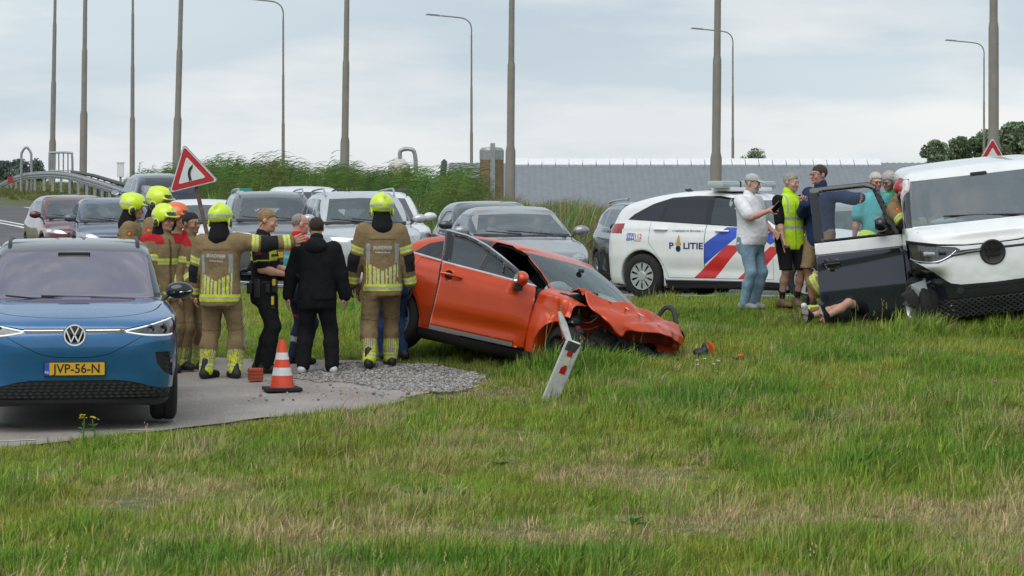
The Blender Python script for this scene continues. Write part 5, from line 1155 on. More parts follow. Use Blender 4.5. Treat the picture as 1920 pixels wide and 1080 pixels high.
# ------------------------------------------------------------ the queue behind
def gspec(L, W, H, paint, hood=.95, cz=.98, nz=.80, ws=.85, rx=None, bx=None, tz=None, wr=.32, rail=False, glassm=None, hl=None, grille=None, r=.09, wt=.56, wb=.68, **kw):
    xf = L / 2; cx = xf - hood; rx = rx if rx is not None else -xf + .75; bx = bx if bx is not None else -xf + .12; tz = tz or cz + .04; hw = W / 2
    side = [(xf - .18, .2), (xf - .03, .32), (xf, .5), (xf - .02, nz - .12), (xf - .12, nz), (xf - .4, nz + .07), (cx + .1, cz - .01), (0, cz - .01), (-xf * .6, cz + .02), (-xf + .2, tz), (-xf + .03, tz - .16), (-xf, .6), (-xf + .05, .35), (-xf + .25, .2), (0, .19)]
    cab = [(cx + .12, cz - .12), (cx - .1, cz + .06), (cx - ws * .55, cz + (H - .1 - cz) * .6), (cx - ws, H - .09), (cx - ws - .32, H - .02), ((cx - ws + rx) / 2, H), (rx, H - .06), (bx, tz + (H - tz) * .35), (bx - .06, tz - .03), (bx + .05, cz - .15), (0, cz - .15)]
    plan = [(xf, 0), (xf - .02, .35), (xf - .1, .62), (xf - .28, hw - .09), (xf - .8, hw - .01), (0, hw), (-xf + .8, hw - .01), (-xf + .28, hw - .08), (-xf + .08, .6), (-xf, .3), (-xf, 0)]
    gm = glassm or g_wind; sx0 = cx - ws * .62; t0 = H - .13
    hl = hl or [(.44, nz - .10), (.84, nz - .08), (.86, nz + .02), (.60, nz + .0)]; grille = grille or [(-.38, nz - .22), (.38, nz - .22), (.42, nz - .07), (-.42, nz - .07)]
    reg = [('windscreen', gm, 'F', [(-wb, cz + .06), (0, cz + .035), (wb, cz + .06), (wt, H - .135), (0, H - .115), (-wt, H - .135)], dict(filt=lambda c, n: c[:, 2] > cz)),
        ('side_window', g_side, 'S', [(cx - .28, cz + .06), (.05, cz + .07), (.05, t0), (cx - ws - .1, t0 - .02)]), ('side_window', g_side, 'S', [(-.02, cz + .07), (-.85, cz + .09), (-.85, t0), (-.02, t0)]), ('side_window', g_dark, 'S', [(-.92, cz + .10), (rx - .12, cz + .14), (rx + .05, t0 - .05), (-.92, t0)]),
        ('rear_window', g_side, 'B', [(-wb + .06, tz + .05), (wb - .06, tz + .05), (wt - .02, H - .12), (-wt + .02, H - .12)], dict(filt=lambda c, n: c[:, 2] > tz)),
        ('headlight', m_reflect, 'FF', hl), ('grille', m_black, 'F', grille), ('bumper_intake', m_black, 'F', [(-.62, .22), (.62, .22), (.56, .36), (-.56, .36)]), ('tail_light', m_red, 'BB', [(hw - .30, tz - .22), (hw, tz - .25), (hw, tz + .02), (hw - .22, tz - .02)]),
        ('cowl', m_black, 'F', [(-wb - .05, cz - .0), (wb + .05, cz - .0), (wb + .05, cz + .055), (-wb - .05, cz + .055)], dict(filt=lambda c, n: (c[:, 0] < cx + .12) & (n[:, 0] > .25))),
        ('door', paint, 'S', [(cx - .18, .30), (.0, .30), (.0, cz + .05), (cx - .18, cz)], dict(gap=.006)), ('door', paint, 'S', [(-.012, .30), (-.8, .30), (-.95, cz * .6), (-.95, cz + .05), (-.012, cz + .05)], dict(gap=.006)), ('sill', m_black, 'S', [(-xf + .6, .1), (xf - .7, .1), (xf - .7, .28), (-xf + .6, .28)])]
    sp = dict(L=L, W=W, H=H, h=kw.get('h', .04), paint=paint, belt=cz, lining=False, side=side, cab=cab, plan=plan, inset=[(.15, .07), (.3, .02), (.6, 0), (cz - .1, .015), (cz + .08, .06)], cinset=[(cz - .2, .05), (cz + .03, .075), (cz + (H - cz) * .55, .16), (H - .06, .24), (H, .30)],
        axles=(xf - .85, -xf + .85), arch=(wr + .045, wr + .045), wr=wr, rim=wr * .66, r=r, regions=reg, crown=.05, _cx=cx, _cz=cz, _rail=rail, _ws=ws, _rx=rx)
    return sp
def traffic(name, label, sp, px, d, heading, plate='', mirrors=None, occupants=0, mirmat=None, zz=None, lights=False):
    x = WX(px, d); ca, sa = math.cos(R(heading)), math.sin(R(heading)); L = sp['L'] / 2
    cx_, cy_ = x - ca * L * (1 if sa < 0 else -1), d - sa * L * (1 if sa < 0 else -1)
    gx, gy = (cx_, cy_); z = float(zroad(gy)) if zz is None else zz
    if zz is None and (edge_dist([gx], [gy])[0] > 0): z = max(z - .02, Gz(gx, gy))
    e, sh, P = make_car(name, sp, (cx_, cy_, z), heading, label, 'cars queued on the road')
    cz, cx, H, hw = sp['_cz'], sp['_cx'], sp['H'], sp['W'] / 2; bv = car_bvh(P); fr = frame3((0, 1, 0), (0, 0, 1))
    hit = bv.ray_cast(Vector((4, 0, .50)), Vector((-1, 0, 0)))
    if hit[0]: number_plate(e, plate, Matrix.Translation((hit[0].x + .012, 0, .50)) @ fr)
    hit = bv.ray_cast(Vector((-4, 0, .62)), Vector((1, 0, 0)))
    if hit[0] and math.sin(R(heading)) > 0: number_plate(e, plate, Matrix.Translation((hit[0].x - .012, 0, .75)) @ frame3((0, -1, 0), (0, 0, 1)))
    for sg in (1, -1): mirror(e, sg * (hw + .06), cx - .32, cz + .10, mirmat or sp['paint'], .95)
    MB().box((cx - .32, 0, cz - .02), (.4, sp['W'] - .42, .09), bev=.03).build('dashboard', m_trim, e); seats(e, (cx - 1.15, cx - 2.0), (.36, -.36), .5 + (H - 1.45) * .6); steering(e, cx - .62, .36, cz - .0)
    wiper(e, (cx + .0, .45, cz + .05), (cx - .06, .1, cz + .075), (cx - .12, -.25, cz + .10)); wiper(e, (cx + .0, -.05, cz + .05), (cx - .06, -.35, cz + .075), (cx - .14, -.6, cz + .10))
    MB().box((cx - sp['_ws'] + .02, 0, H - .17), (.05, .22, .06), bev=.015).build('interior_mirror', m_black, e)
    if sp['_rail']:
        for sg in (1, -1): MB().tube(catmull([(cx - sp['_ws'] - .1, sg * (hw - .31), H - .08), (cx - sp['_ws'] - .25, sg * (hw - .30), H + .02), (0, sg * (hw - .30), H + .045), (sp['_rx'] + .1, sg * (hw - .30), H + .0), (sp['_rx'] - .05, sg * (hw - .31), H - .08)], 4), .018, 6).build('roof_rail', sp['_rail'], e, smooth=True)
    if sp.get('_badge'): 
        h2 = bv.ray_cast(Vector((4, 0, .66)), Vector((-1, 0, 0))); x0 = h2[0].x if h2[0] else L
        for k in range(3): MB().box((x0 + .01, 0, .60 + .07 * k), (.02, .72, .018), bev=.005).build('grille_bar', m_chrome, e)
    if lights:
        for o in P.get('headlight', []):
            c = np.mean([v.co[:] for v in o.data.vertices], 0); MB().box((c[0] + .03, c[1], c[2]), (.02, .26, .05), bev=.01).build('running_light', m_drl, o)
    return e, P
c_silver = pm('silver_paint', (.30, .31, .32), .3, metal=.5, var=.05, coat=.7, dirt=.12); c_grey = pm('grey_paint', (.15, .153, .16), .3, metal=.5, var=.05, coat=.8, dirt=.1); c_white2 = pm('white_paint_plain', (.70, .71, .72), .3, var=.03, coat=.7, dirt=.12)
c_darkred = pm('dark_red_paint', (.12, .012, .018), .25, metal=.3, coat=1.); c_blueg = pm('blue_grey_paint', (.09, .11, .17), .3, metal=.4, coat=.8); c_navy = pm('navy_paint', (.02, .03, .055), .25, metal=.3, coat=1.); c_silverw = pm('pearl_silver_paint', (.52, .54, .56), .3, metal=.35, var=.05, coat=.7, dirt=.1); c_dkgrey = pm('dark_grey_paint', (.05, .052, .055), .25, metal=.4, coat=1.)
suv = lambda paint, **k: gspec(4.55, 1.84, 1.68, paint, hood=1.05, cz=1.10, nz=.92, ws=.75, wr=.35, **k)
sed = lambda paint, **k: gspec(4.6, 1.80, 1.44, paint, hood=1.25, cz=.96, nz=.74, ws=.95, rx=-1.05, bx=-1.55, **k)
hat = lambda paint, **k: gspec(4.1, 1.76, 1.50, paint, hood=.95, cz=.98, nz=.78, ws=.85, **k)
traffic('grey_car', 'grey saloon with a low sloping bonnet behind the orange wreck', sed(pm('mid_grey_paint', (.30, .305, .31), .3, metal=.5, coat=.8, dirt=.1), wt=.58, wb=.72, hl=[(.46, .62), (.82, .66), (.84, .76), (.56, .72)]), 1012, 43.4, -80)
traffic('silver_suv', 'pale silver off-road car with roof rails behind the helmeted firefighter', {**suv(c_silverw, rail=m_alloy), '_badge': 1}, 704, 48.6, -79)
traffic('grey_suv', 'dark grey car with silver roof rails behind the police officer', suv(c_grey, rail=m_alloy), 526, 53.2, -80)
traffic('white_car', 'white estate seen from behind above the grey car', suv(c_white2, h=.041), 578, 60.5, 98)
traffic('white_suv', 'white car with a white wing mirror right behind the silver off-roader', suv(c_white2, rail=m_black), 728, 52.8, -80)
traffic('dark_car', 'dark grey car showing only its roof behind the grey saloon', hat(c_dkgrey), 955, 50.0, -80)
traffic('white_hatchback', 'white hatchback behind the leaning curve sign', hat(c_white2), 392, 57.5, -80)
traffic('blue_hatchback', 'blue-grey hatchback beside the dark red car', hat(c_blueg), 226, 58.5, -77)
traffic('red_car', 'dark red hatchback with lit headlights, leftmost of the queue', hat(c_darkred), 166, 60.5, -72, lights=True)
traffic('navy_suv', 'dark navy off-roader seen from behind, farthest up the road', suv(c_navy), 318, 71.5, 105)
traffic('dark_estate', 'dark grey estate with silver roof rails behind the police car', hat(c_dkgrey, rail=m_alloy), 1296, 46.5, -79, mirmat=m_black)
traffic('grey_hatchback', 'grey hatchback seen through the open van door window', hat(c_silver), 1690, 42.6, -78)
# ------------------------------------------------------------ people
m_cloth = pm('cloth', rough=.92, attr='col', var=.10, vscale=14, bump=.55, bscale=20, spec=.2)
m_skin = pm('skin', rough=.55, attr='col', var=.06, vscale=30, spec=.4)
m_hairm = pm('hair', rough=.7, attr='col', var=.35, vscale=60, bump=.8, bscale=160)
m_helmet = pm('helmet_shell', rough=.28, attr='col', var=.03, coat=.6)
m_shoe = pm('shoe', rough=.6, attr='col', var=.15, vscale=25)
TAN, YEL, SIL, BLK = np.array((.235, .168, .088)), np.array((.62, .70, .045)), np.array((.40, .42, .42)), np.array((.012, .012, .014))
def V3(r, f, u): return np.array((-r, -f, u), float)
def unit(v): v = np.asarray(v, float); return v / max(np.linalg.norm(v), 1e-9)
def ik(a, t, l1, l2, pole):
    a = np.array(a); t = np.array(t); d = t - a; L = min(np.linalg.norm(d), (l1 + l2) * .998); d = unit(d); t = a + d * L
    x = (l1 * l1 - l2 * l2 + L * L) / (2 * L); h = math.sqrt(max(l1 * l1 - x * x, 0)); p = np.array(pole, float); p = unit(p - d * (p @ d)); return a + d * x + p * h, t
def rot3(ax, deg): return np.array(Matrix.Rotation(R(deg), 3, ax))
def seg(V, a, b):
    ab = b - a; t = np.clip(((V - a) @ ab) / (ab @ ab), 0, 1); return np.linalg.norm(V - a - t[:, None] * ab, axis=1), t
def solid(c):
    c = np.array(c, float); return lambda X: np.tile(c, (len(X['V']), 1))
def band(C, m, z, z0, z1):                                   # yellow / silver / yellow band
    k = (z1 - z0) / 3; i = m & (z > z0) & (z < z1); C[i] = YEL; C[i & (z > z0 + k) & (z < z1 - k)] = SIL; return C
def ff_jacket(front=False, patch=None):
    def cf(X):
        V, tc, arm, at, ao = X['V'], X['tc'], X['arm'], X['at'], X['ao']; C = np.tile(TAN, (len(V), 1)); T = ~arm; z, x = tc[:, 2], tc[:, 0]
        back = tc[:, 1] > 0
        if front: band(C, T & ~back, z, .235, .295); C[T & ~back & (np.abs(x) < .012) & (z < .5)] = TAN * .45; band(C, T, z, -.13, -.06); red = T & (z > .455) & (np.abs(x) > .065); C[red] = (.42, .02, .03)
        band(C, T, z, -.13, -.06)
        top = .075 + .55 * np.abs(x); st = T & back & (z > -.06) & (z < top) & (np.abs(x) < .165); ph = np.mod(x / .0415 + .25, 1); C[st & (ph < .62)] = YEL; C[st & (ph > .2) & (ph < .42)] = SIL
        C[T & back & (np.abs(z - .40) < .007) & (np.abs(x) < .15)] = TAN * .35
        C[T & back & (np.abs(np.abs(x) - .150) < .02) & (z > .16) & (z < .36)] = SIL * .8
        band(C, arm, at, .15, .215); band(C, arm, at, .475, .545); C[arm & (at > .545)] = TAN * .8
        C[arm & (at > .24) & (at < .42) & (np.abs(ao - .95) < .95)] = BLK * 1.6
        dg = arm & (at > .215) & (at < .475) & (np.abs(ao + .55) < .30); C[dg] = YEL; C[dg & (np.abs(ao + .55) < .11)] = SIL
        C[arm & (at > .045) & (at < .095) & (np.abs(ao + .1) < .30)] = (.45, .03, .02); C[arm & (at > .058) & (at < .082) & (np.abs(ao + .1) < .16)] = (.55, .30, .10)
        return C
    return cf
def ff_trousers(X):
    V, lt, lo = X['V'], X['lt'], X['lo']; C = np.tile(TAN * .97, (len(V), 1)); L = X['LL']; q = L - lt                         # metres above the ankle
    C[(np.abs(lo) < .28) & (q > .24) & (q < .62)] = SIL * .85; band(C, np.ones(len(V), bool), q, -.01, .055); s = (q > .055) & (q < .20); ph = np.mod(X['la'] / .8 * 3.2, 1); C[s & (ph < .6)] = YEL; C[s & (ph > .2) & (ph < .42)] = SIL; C[(np.abs(q - .44) < .006)] = TAN * .5
    return C

def hand(f, w, d, n, side, curl=.35, k=1., point=False):
    d = unit(d); n = unit(n - d * (n @ d)); t = np.cross(n, d) * side; kn = []
    for i in range(4):
        o = t * (.033 - .022 * i) * k; a = w + t * (.018 - .012 * i) * k + d * .01; b = w + d * (.088 - .004 * abs(i - 1)) * k + o; f.cone(a, b, .0155 * k, .0125 * k, .012); kn.append(b)
    for i, L in enumerate((.070, .078, .072, .056)):
        c = .05 if (point and i == 0) else (1.05 if point else curl); a1 = c * 1.0; a2 = c * 2.0; sp = t * (.10 - .07 * i)
        d1 = unit(d * math.cos(a1) + n * math.sin(a1) + sp); d2 = unit(d * math.cos(a2) + n * math.sin(a2) + sp); m = kn[i] + d1 * L * .55 * k; f.cone(kn[i], m, .0105 * k, .0095 * k, .004); f.cone(m, m + d2 * L * .5 * k, .0095 * k, .0078 * k, .003)
    b0 = w + t * .026 * k + d * .022 * k; b1 = b0 + unit(t * .75 + d * .65 + n * .25) * .045 * k; f.cone(b0, b1, .0155 * k, .0125 * k, .010); f.cone(b1, b1 + unit(d * .9 + t * .25 + n * .35) * .036 * k, .0115 * k, .009 * k, .004)

def person(label, px, d, face=0., H=1.78, z=None, lean=0., side=0., twist=0., hR=None, hL=None, pR=None, pL=None, aR=None, aL=None, kR=None, kL=None, head=(0, 0, 0), top=None, bottom=None, over=None, shoes=None, skin=(.50, .27, .18), hair=None, helmet=None, cap=None, glasses=False, curl=(.35, .35), point=(False, False), hip=None, belly=0., build=1., gloves=None, fine=1., stubble=0., group=None, xy=None, toes=(12, 12), name='person', beard=None, hdir=(None, None), headhide=False):
    k = H / 1.78; x = WX(px, d) if xy is None else xy[0]; y = d
    base = empty(name, (x, y, z if z is not None else Gz(x, y) + .02), R(face)); tag(base, label, 'person', group)
    hc = (V3(0, 0, .93) if hip is None else V3(*hip)) * k
    Mt = rot3('Z', twist) @ rot3('X', lean) @ rot3('Y', side); sk = lambda p: hc + Mt @ (np.array(p) * k)          # torso space (hip centre origin) -> person space
    shR, shL = sk((-.175 * build, .01, .475)), sk((.175 * build, .01, .475)); nb = sk((0, .012, .545)); l1, l2 = .295 * k, .255 * k
    wR = V3(*(hR or (.27, .06, .80))) * k; wL = V3(*(hL or (-.27, .06, .80))) * k
    eR, wR = ik(shR, wR, l1, l2, V3(*(pR or (.5, -.8, -.2)))); eL, wL = ik(shL, wL, l1, l2, V3(*(pL or (-.5, -.8, -.2))))
    hpR, hpL = hc + np.array((-.09, 0, -.02)) * k, hc + np.array((.09, 0, -.02)) * k; L1, L2 = .435 * k, .415 * k
    anR, anL = V3(*(aR or (.12, 0, .09))) * k, V3(*(aL or (-.12, 0, .09))) * k
    knR, anR = ik(hpR, anR, L1, L2, V3(*(kR or (.15, 1, 0)))); knL, anL = ik(hpL, anL, L1, L2, V3(*(kL or (-.15, 1, 0))))
    Mh = rot3('Z', head[0]) @ rot3('X', head[1]) @ rot3('Y', head[2]); Mh = Mt @ Mh if abs(lean) < 25 else Mh; hcn = nb + (Mh @ np.array((0, -.02, .165))) * k
    pts = np.array([hc, shR, shL, eR, eL, wR, wL, knR, knL, anR, anL, nb, hcn]); lo, hi = pts.min(0) - .26, pts.max(0) + .26
    SEC = lambda th, z0, z1: [(zz * k, (rx * build + th) * k, (ry + th + belly * bl) * k, 0, -belly * bl * .8 * k) for zz, rx, ry, bl in [q for q in ((-.20, .150, .105, .1), (-.10, .165, .118, .4), (.02, .160, .112, .9), (.12, .150, .105, 1.), (.22, .152, .105, .7), (.32, .165, .112, .3), (.42, .172, .108, 0.), (.475, .160, .090, 0.), (.515, .120, .070, 0.), (.545, .075, .058, 0.)) if z0 - 1e-6 <= q[0] <= z1 + 1e-6]]
    bone = dict(shR=shR, eR=eR, wR=wR, shL=shL, eL=eL, wL=wL)
    def ctx(V):
        X = dict(V=V); X['tc'] = ((V - hc) @ Mt) / k; dT = np.linalg.norm((X['tc'] * np.array((1, 1.45, 0)))[:, :2], axis=1) - .165 * build
        dT = np.where(X['tc'][:, 2] > .55, .3, dT); best = np.full(len(V), 9.); at = np.zeros(len(V)); ao = np.zeros(len(V)); left = np.zeros(len(V), bool)
        for s_, (a, b, c) in enumerate(((shR, eR, wR), (shL, eL, wL))):
            d1, t1 = seg(V, a, b); d2, t2 = seg(V, b, c); dd = np.minimum(d1, d2); A = np.where(d1 < d2, t1 * l1, l1 + t2 * l2) / k
            ax_ = np.where((d1 < d2)[:, None], unit(b - a)[None], unit(c - b)[None]); ctr = np.where((d1 < d2)[:, None], a + (b - a) * t1[:, None], b + (c - b) * t2[:, None]); rad = V - ctr
            outv = Mt @ np.array((-1. if s_ == 0 else 1., 0, 0)); bk = Mt @ np.array((0, 1., 0)); o_ = np.arctan2(rad @ (bk - 0), rad @ outv); m = dd < best; best = np.where(m, dd, best); at = np.where(m, A, at); ao = np.where(m, o_, ao); left = np.where(m, s_ == 1, left)
        X['arm'] = (best - .055 < dT) & (at > .012); X['at'] = at; X['ao'] = ao; X['left'] = left
        best = np.full(len(V), 9.); lt = np.zeros(len(V)); lo_ = np.zeros(len(V)); la = np.zeros(len(V))
        for s_, (a, b, c) in enumerate(((hpR, knR, anR), (hpL, knL, anL))):
            d1, t1 = seg(V, a, b); d2, t2 = seg(V, b, c); dd = np.minimum(d1, d2); A = np.where(d1 < d2, t1 * L1, L1 + t2 * L2) / k; ctr = np.where((d1 < d2)[:, None], a + (b - a) * t1[:, None], b + (c - b) * t2[:, None]); rad = V - ctr; q = np.arctan2(rad[:, 1], rad[:, 0] * (-1 if s_ == 0 else 1)); m = dd < best; best = np.where(m, dd, best); lt = np.where(m, A, lt); lo_ = np.where(m, q, lo_); la = np.where(m, q, la)
        X['lt'] = lt; X['lo'] = lo_; X['la'] = la; X['LL'] = (L1 + L2) / k; return X
    # --- body: one mesh (hidden trunk and limbs, fine head, fine forearms and hands)
    MV, MQ, MN, MC = [], [], [], []
    def gather(f, cf):
        V, Q, N = f.mesh(); o = sum(len(v) for v in MV); MV.append(V); MQ.append(Q + o); MN.append(N); MC.append(cf(V))
    skin = np.array(skin, float); plain = lambda V: np.tile(skin, (len(V), 1))
    f = Field(lo, hi, .028); f.loft(SEC(-.012, -.10, .545), Mt, hc, .03); f.cone(nb, nb + (hcn - nb) * .5, .055 * k, .05 * k)
    for a, b, c in ((shR, eR, wR), (shL, eL, wL)): f.cone(a, b, .042 * k, .034 * k); f.cone(b, c, .034 * k, .022 * k)
    for a, b, c in ((hpR, knR, anR), (hpL, knL, anL)): f.cone(a, b, .070 * k, .045 * k); f.cone(b, c, .044 * k, .034 * k)
    gather(f, plain)
    short = (top or {}).get('sleeve', 2) < 1.9
    for s_, (a, b, c, cu, po, hd_) in enumerate(((shR, eR, wR, curl[0], point[0], hdir[0]), (shL, eL, wL, curl[1], point[1], hdir[1]))):
        fd = unit(c - b); n = unit(Mt @ np.array((1. if s_ == 0 else -1., -.25, 0)))
        if hd_ is not None: fd, n = unit(V3(*hd_[0])), unit(V3(*hd_[1]))
        P = np.array([c - .10 * k, c + .10 * k, c + fd * .2 * k, (a * .5 + b * .5) if short else c, b if short else c]); f = Field(P.min(0) - .07, P.max(0) + .07, .0065 if fine <= 1 else .009)
        if short: f.cone(a * .6 + b * .4, b, .048 * k, .041 * k, .02); f.cone(b, b * .6 + c * .4, .042 * k, .043 * k, .02); f.cone(b * .6 + c * .4, c, .043 * k, .027 * k, .02)
        else: f.cone(c - unit(c - b) * .09 * k, c, .032 * k, .027 * k, .02)
        hand(f, c, fd, n, 1 if s_ == 0 else -1, cu, k, po); gc = skin if gloves is None else np.array(gloves, float); gather(f, lambda V, gc=gc, c=c: np.where((np.linalg.norm(V - c, axis=1) < .21 * k)[:, None], gc, skin) if gloves is not None else np.tile(skin, (len(V), 1)))
    if (bottom or {}).get('to', 2) < 1.5:
        f = Field((pts[7:11].min(0) - .12), pts[7:11].max(0) + .12, .012)
        for a, b, c in ((hpR, knR, anR), (hpL, knL, anL)):
            f.cone(a * .5 + b * .5, b, .066 * k, .052 * k, .02); cal = b * .68 + c * .32 + np.array((0, .018, 0)) * k; f.cone(b, cal, .050 * k, .054 * k, .03); f.cone(cal, c, .052 * k, .034 * k, .03)
        sock = (bottom or {}).get('sock')
        def lc(V):
            C = np.tile(skin * .92, (len(V), 1))
            if sock is not None:
                dz = np.minimum(np.linalg.norm(V - anR, axis=1), np.linalg.norm(V - anL, axis=1)); C[dz < .14 * k] = sock
            return C
        gather(f, lc)
    # head
    hs = k * 1.0; tw = lambda p: hcn + (Mh @ np.array(p, float)) * hs; f = Field(hcn - .2 * hs, hcn + .2 * hs, .0075 if fine <= 1 else .010); E = lambda c, r, kk=.02, op='u': f.ell(tw(c), np.array(r) * hs, Mh, kk, op)
    E((0, .012, .035), (.076, .095, .085)); E((0, -.030, -.030), (.062, .066, .088), .03); E((0, -.048, -.078), (.043, .042, .036), .03); E((0, -.086, .022), (.046, .015, .012), .015)
    for sg in (1, -1): E((sg * .031, -.103, .006), (.016, .014, .011), .012, 's'); E((sg * .031, -.086, .006), (.013, .012, .011), .003); E((sg * .078, .012, -.006), (.011, .022, .032), .006); E((sg * .043, -.07, -.03), (.02, .02, .02), .02)
    f.cone(tw((0, -.093, .004)), tw((0, -.112, -.030)), .009 * hs, .0145 * hs, .012); E((0, -.092, -.063), (.024, .011, .009), .008); E((0, -.086, -.092), (.02, .016, .014), .02); f.cone(tw((0, .02, -.05)), nb - Mt @ np.array((0, 0, .02)), .055 * hs, .062 * hs, .03)
    def hcf(V):
        L = ((V - hcn) @ Mh) / hs; C = np.tile(skin, (len(V), 1)); C *= (1 + .06 * fbm(L[:, 0] * 30, L[:, 2] * 30))[:, None]; fr_ = L[:, 1] < -.06
        ck = np.exp(-(((np.abs(L[:, 0]) - .04) / .022) ** 2 + ((L[:, 2] + .028) / .022) ** 2)) * fr_; C = C * (1 - ck[:, None] * np.array((-.05, .12, .12)))
        li = fr_ & (np.abs(L[:, 0]) < .025) & (np.abs(L[:, 2] + .063) < .009); C[li] = skin * np.array((.85, .55, .55)); C[fr_ & (np.abs(L[:, 0]) < .024) & (np.abs(L[:, 2] + .063) < .0025)] = skin * .3
        ex = np.hypot((np.abs(L[:, 0]) - .031) / .014, (L[:, 2] - .006) / .0075); C[fr_ & (ex < 1)] = (.55, .53, .5); C[fr_ & (np.hypot(np.abs(L[:, 0]) - .031, L[:, 2] - .006) < .0065)] = (.03, .025, .02)
        br = fr_ & (np.abs(np.abs(L[:, 0]) - .033) < .02) & (np.abs(L[:, 2] - .029) < .005); hcol = np.array(hair['c'] if hair else (.08, .05, .03)); C[br] = hcol * .7 + skin * .2
        st = (L[:, 2] < -.035) & (L[:, 1] < .01) & (L[:, 2] > -.125) & ~li
        if stubble: C[st] = C[st] * (1 - stubble) + np.array((.05, .04, .035)) * stubble
        if beard is not None: C[st] = beard
        return C
    if not headhide: gather(f, hcf)
    body = link('body', mesh_np('body', np.concatenate(MV), np.concatenate(MQ), np.concatenate(MN), cols=np.concatenate(MC)), m_skin, base)
    def piece(nm, f, cf, mat, amp, sc, seed):
        V, Q, N = f.mesh(); C = cf(ctx(V)); V = V - N * (amp * fbm(V[:, 0] * sc + seed, V[:, 1] * sc, V[:, 2] * sc * .55, o=3))[:, None]; return link(nm, mesh_np(nm, V, Q, cols=C), mat, base)
    sd = (px * 7.13) % 29
    # --- legs
    if bottom:
        b_ = bottom; th = b_.get('th', .02); to = b_.get('to', 2.); hb = b_.get('h', .0125 * fine); f = Field(np.minimum(lo, pts.min(0) - .2), np.array((hi[0], hi[1], hc[2] + .25)), hb) if abs(lean) < 40 else Field(lo, hi, hb)
        f.loft(SEC(th * .55, -.20 if hip is None else -.10, .12), Mt if abs(lean) < 40 else np.eye(3), hc, .03)
        for a, b, c in ((hpR, knR, anR), (hpL, knL, anL)):
            f.cone(a, b, (.080 + th) * k, (.052 + th) * k, .05)
            if to > 1.5: cal = b * .62 + c * .38 + np.array((0, .012, 0)) * k; f.cone(b, cal, (.050 + th) * k, (.050 + th) * k, .03); f.cone(cal, c, (.050 + th) * k, (.038 + th * b_.get('fl', 1.1)) * k, .03)
            elif to > 1: e_ = b + unit(c - b) * (to - 1) * L2; f.cone(b, e_, (.054 + th) * k, (.058 + th) * k, .02)
        if to <= 1.5:
            zc = min(knR[2], knL[2]) - (to - 1) * L2 + .015
            if hip is None: f.S = np.maximum(f.S, (zc - f.ax[2])[None, None, :].astype(np.float32))
        piece(b_.get('name', 'trousers'), f, b_['cf'], m_cloth, b_.get('wr', .010), 9., sd)
    # --- torso
    for t_ in [top] + ([over] if over else []):
        if not t_: continue
        th = t_.get('th', .025); hem = t_.get('hem', .10); sl = t_.get('sleeve', 2.); ht = t_.get('h', .0115 * fine); f = Field(lo, hi, ht); f.loft(SEC(th, -.20 if hem > .15 else -.10, .545), Mt, hc, .03)
        if sl > 0:
            for a, b, c in ((shR, eR, wR), (shL, eL, wL)):
                e1 = b if sl >= 1 else a + (b - a) * sl; f.cone(a, e1, (.055 + th) * k, (.045 + th) * k if sl >= 1 else (.052 + th * 1.3) * k, .05)
                if sl > 1: e2 = b + (c - b) * min(sl - 1, 1) * t_.get('cuff', .97); f.cone(b, e2, (.045 + th) * k, (.034 + th * .9) * k, .02)
        f.cone(nb - Mt @ np.array((0, 0, .03)) * k, nb + Mt @ np.array((0, -.005, t_.get('collar', .015))) * k, (.072 + th * .5) * k, (.062 + th * .45) * k, .03)
        Xg, Yg, Zg = f.ax[0][:, None, None] - hc[0], f.ax[1][None, :, None] - hc[1], f.ax[2][None, None, :] - hc[2]
        tz = (Mt[0, 2] * Xg + Mt[1, 2] * Yg + Mt[2, 2] * Zg) / k
        if sl > .0 and min(wR[2], wL[2], eR[2], eL[2]) < hc[2]: tx = np.abs(Mt[0, 0] * Xg + Mt[1, 0] * Yg + Mt[2, 0] * Zg) / k; f.S = np.maximum(f.S, np.where(tx < (.225 + th * .5) * build, (-hem - tz), -1.).astype(np.float32))
        else: f.S = np.maximum(f.S, (-hem - tz).astype(np.float32))
        piece(t_.get('name', 'jacket'), f, t_['cf'], m_cloth, t_.get('wr', .009), 8., sd + 3)
    # --- shoes
    if shoes is not None:
        for an, kn, tt in ((anR, knR, toes[0]), (anL, knL, -toes[1])):
            f = Field(an - .34, an + .34, .011); dz = unit(an - kn); lying = abs(dz[2]) < .5
            fw = rot3('Z', tt) @ np.array((0, -1., 0)) if not lying else unit(np.array((0, -.2, 1.))); dn = np.array((0, 0, -1.)) if not lying else dz; bt = shoes.get('boot', 0)
            heel = an + dn * .045 * k - fw * .045 * k; toe = an + dn * .052 * k + fw * .155 * k; f.cone(heel, toe, .040 * k * shoes.get('s', 1), .040 * k * shoes.get('s', 1), .02); f.cone(an + dn * .02 * k, an + dn * .04 * k + fw * .09 * k, .042 * k, .040 * k, .03); f.cone(an - dn * (.02 + bt) * k, heel, .044 * k * (1.15 if bt else 1), .042 * k, .03)
            fl = an @ dn + .088 * k; Xg = f.ax[0][:, None, None] * dn[0] + f.ax[1][None, :, None] * dn[1] + f.ax[2][None, None, :] * dn[2]; f.S = np.maximum(f.S, (Xg - fl).astype(np.float32)); V, Q, N = f.mesh(); C = np.tile(np.array(shoes['c'], float), (len(V), 1)); C[(V @ dn) > fl - .022 * k] = shoes.get('sole', (.02, .02, .02)); link('boot' if bt else 'shoe', mesh_np('shoe', V, Q, N, cols=C), m_shoe, base)
    # --- hair, caps, helmets
    cut = lambda ys, zs: (lambda u, v, w: np.interp(v / hs, ys, zs) * hs - w)
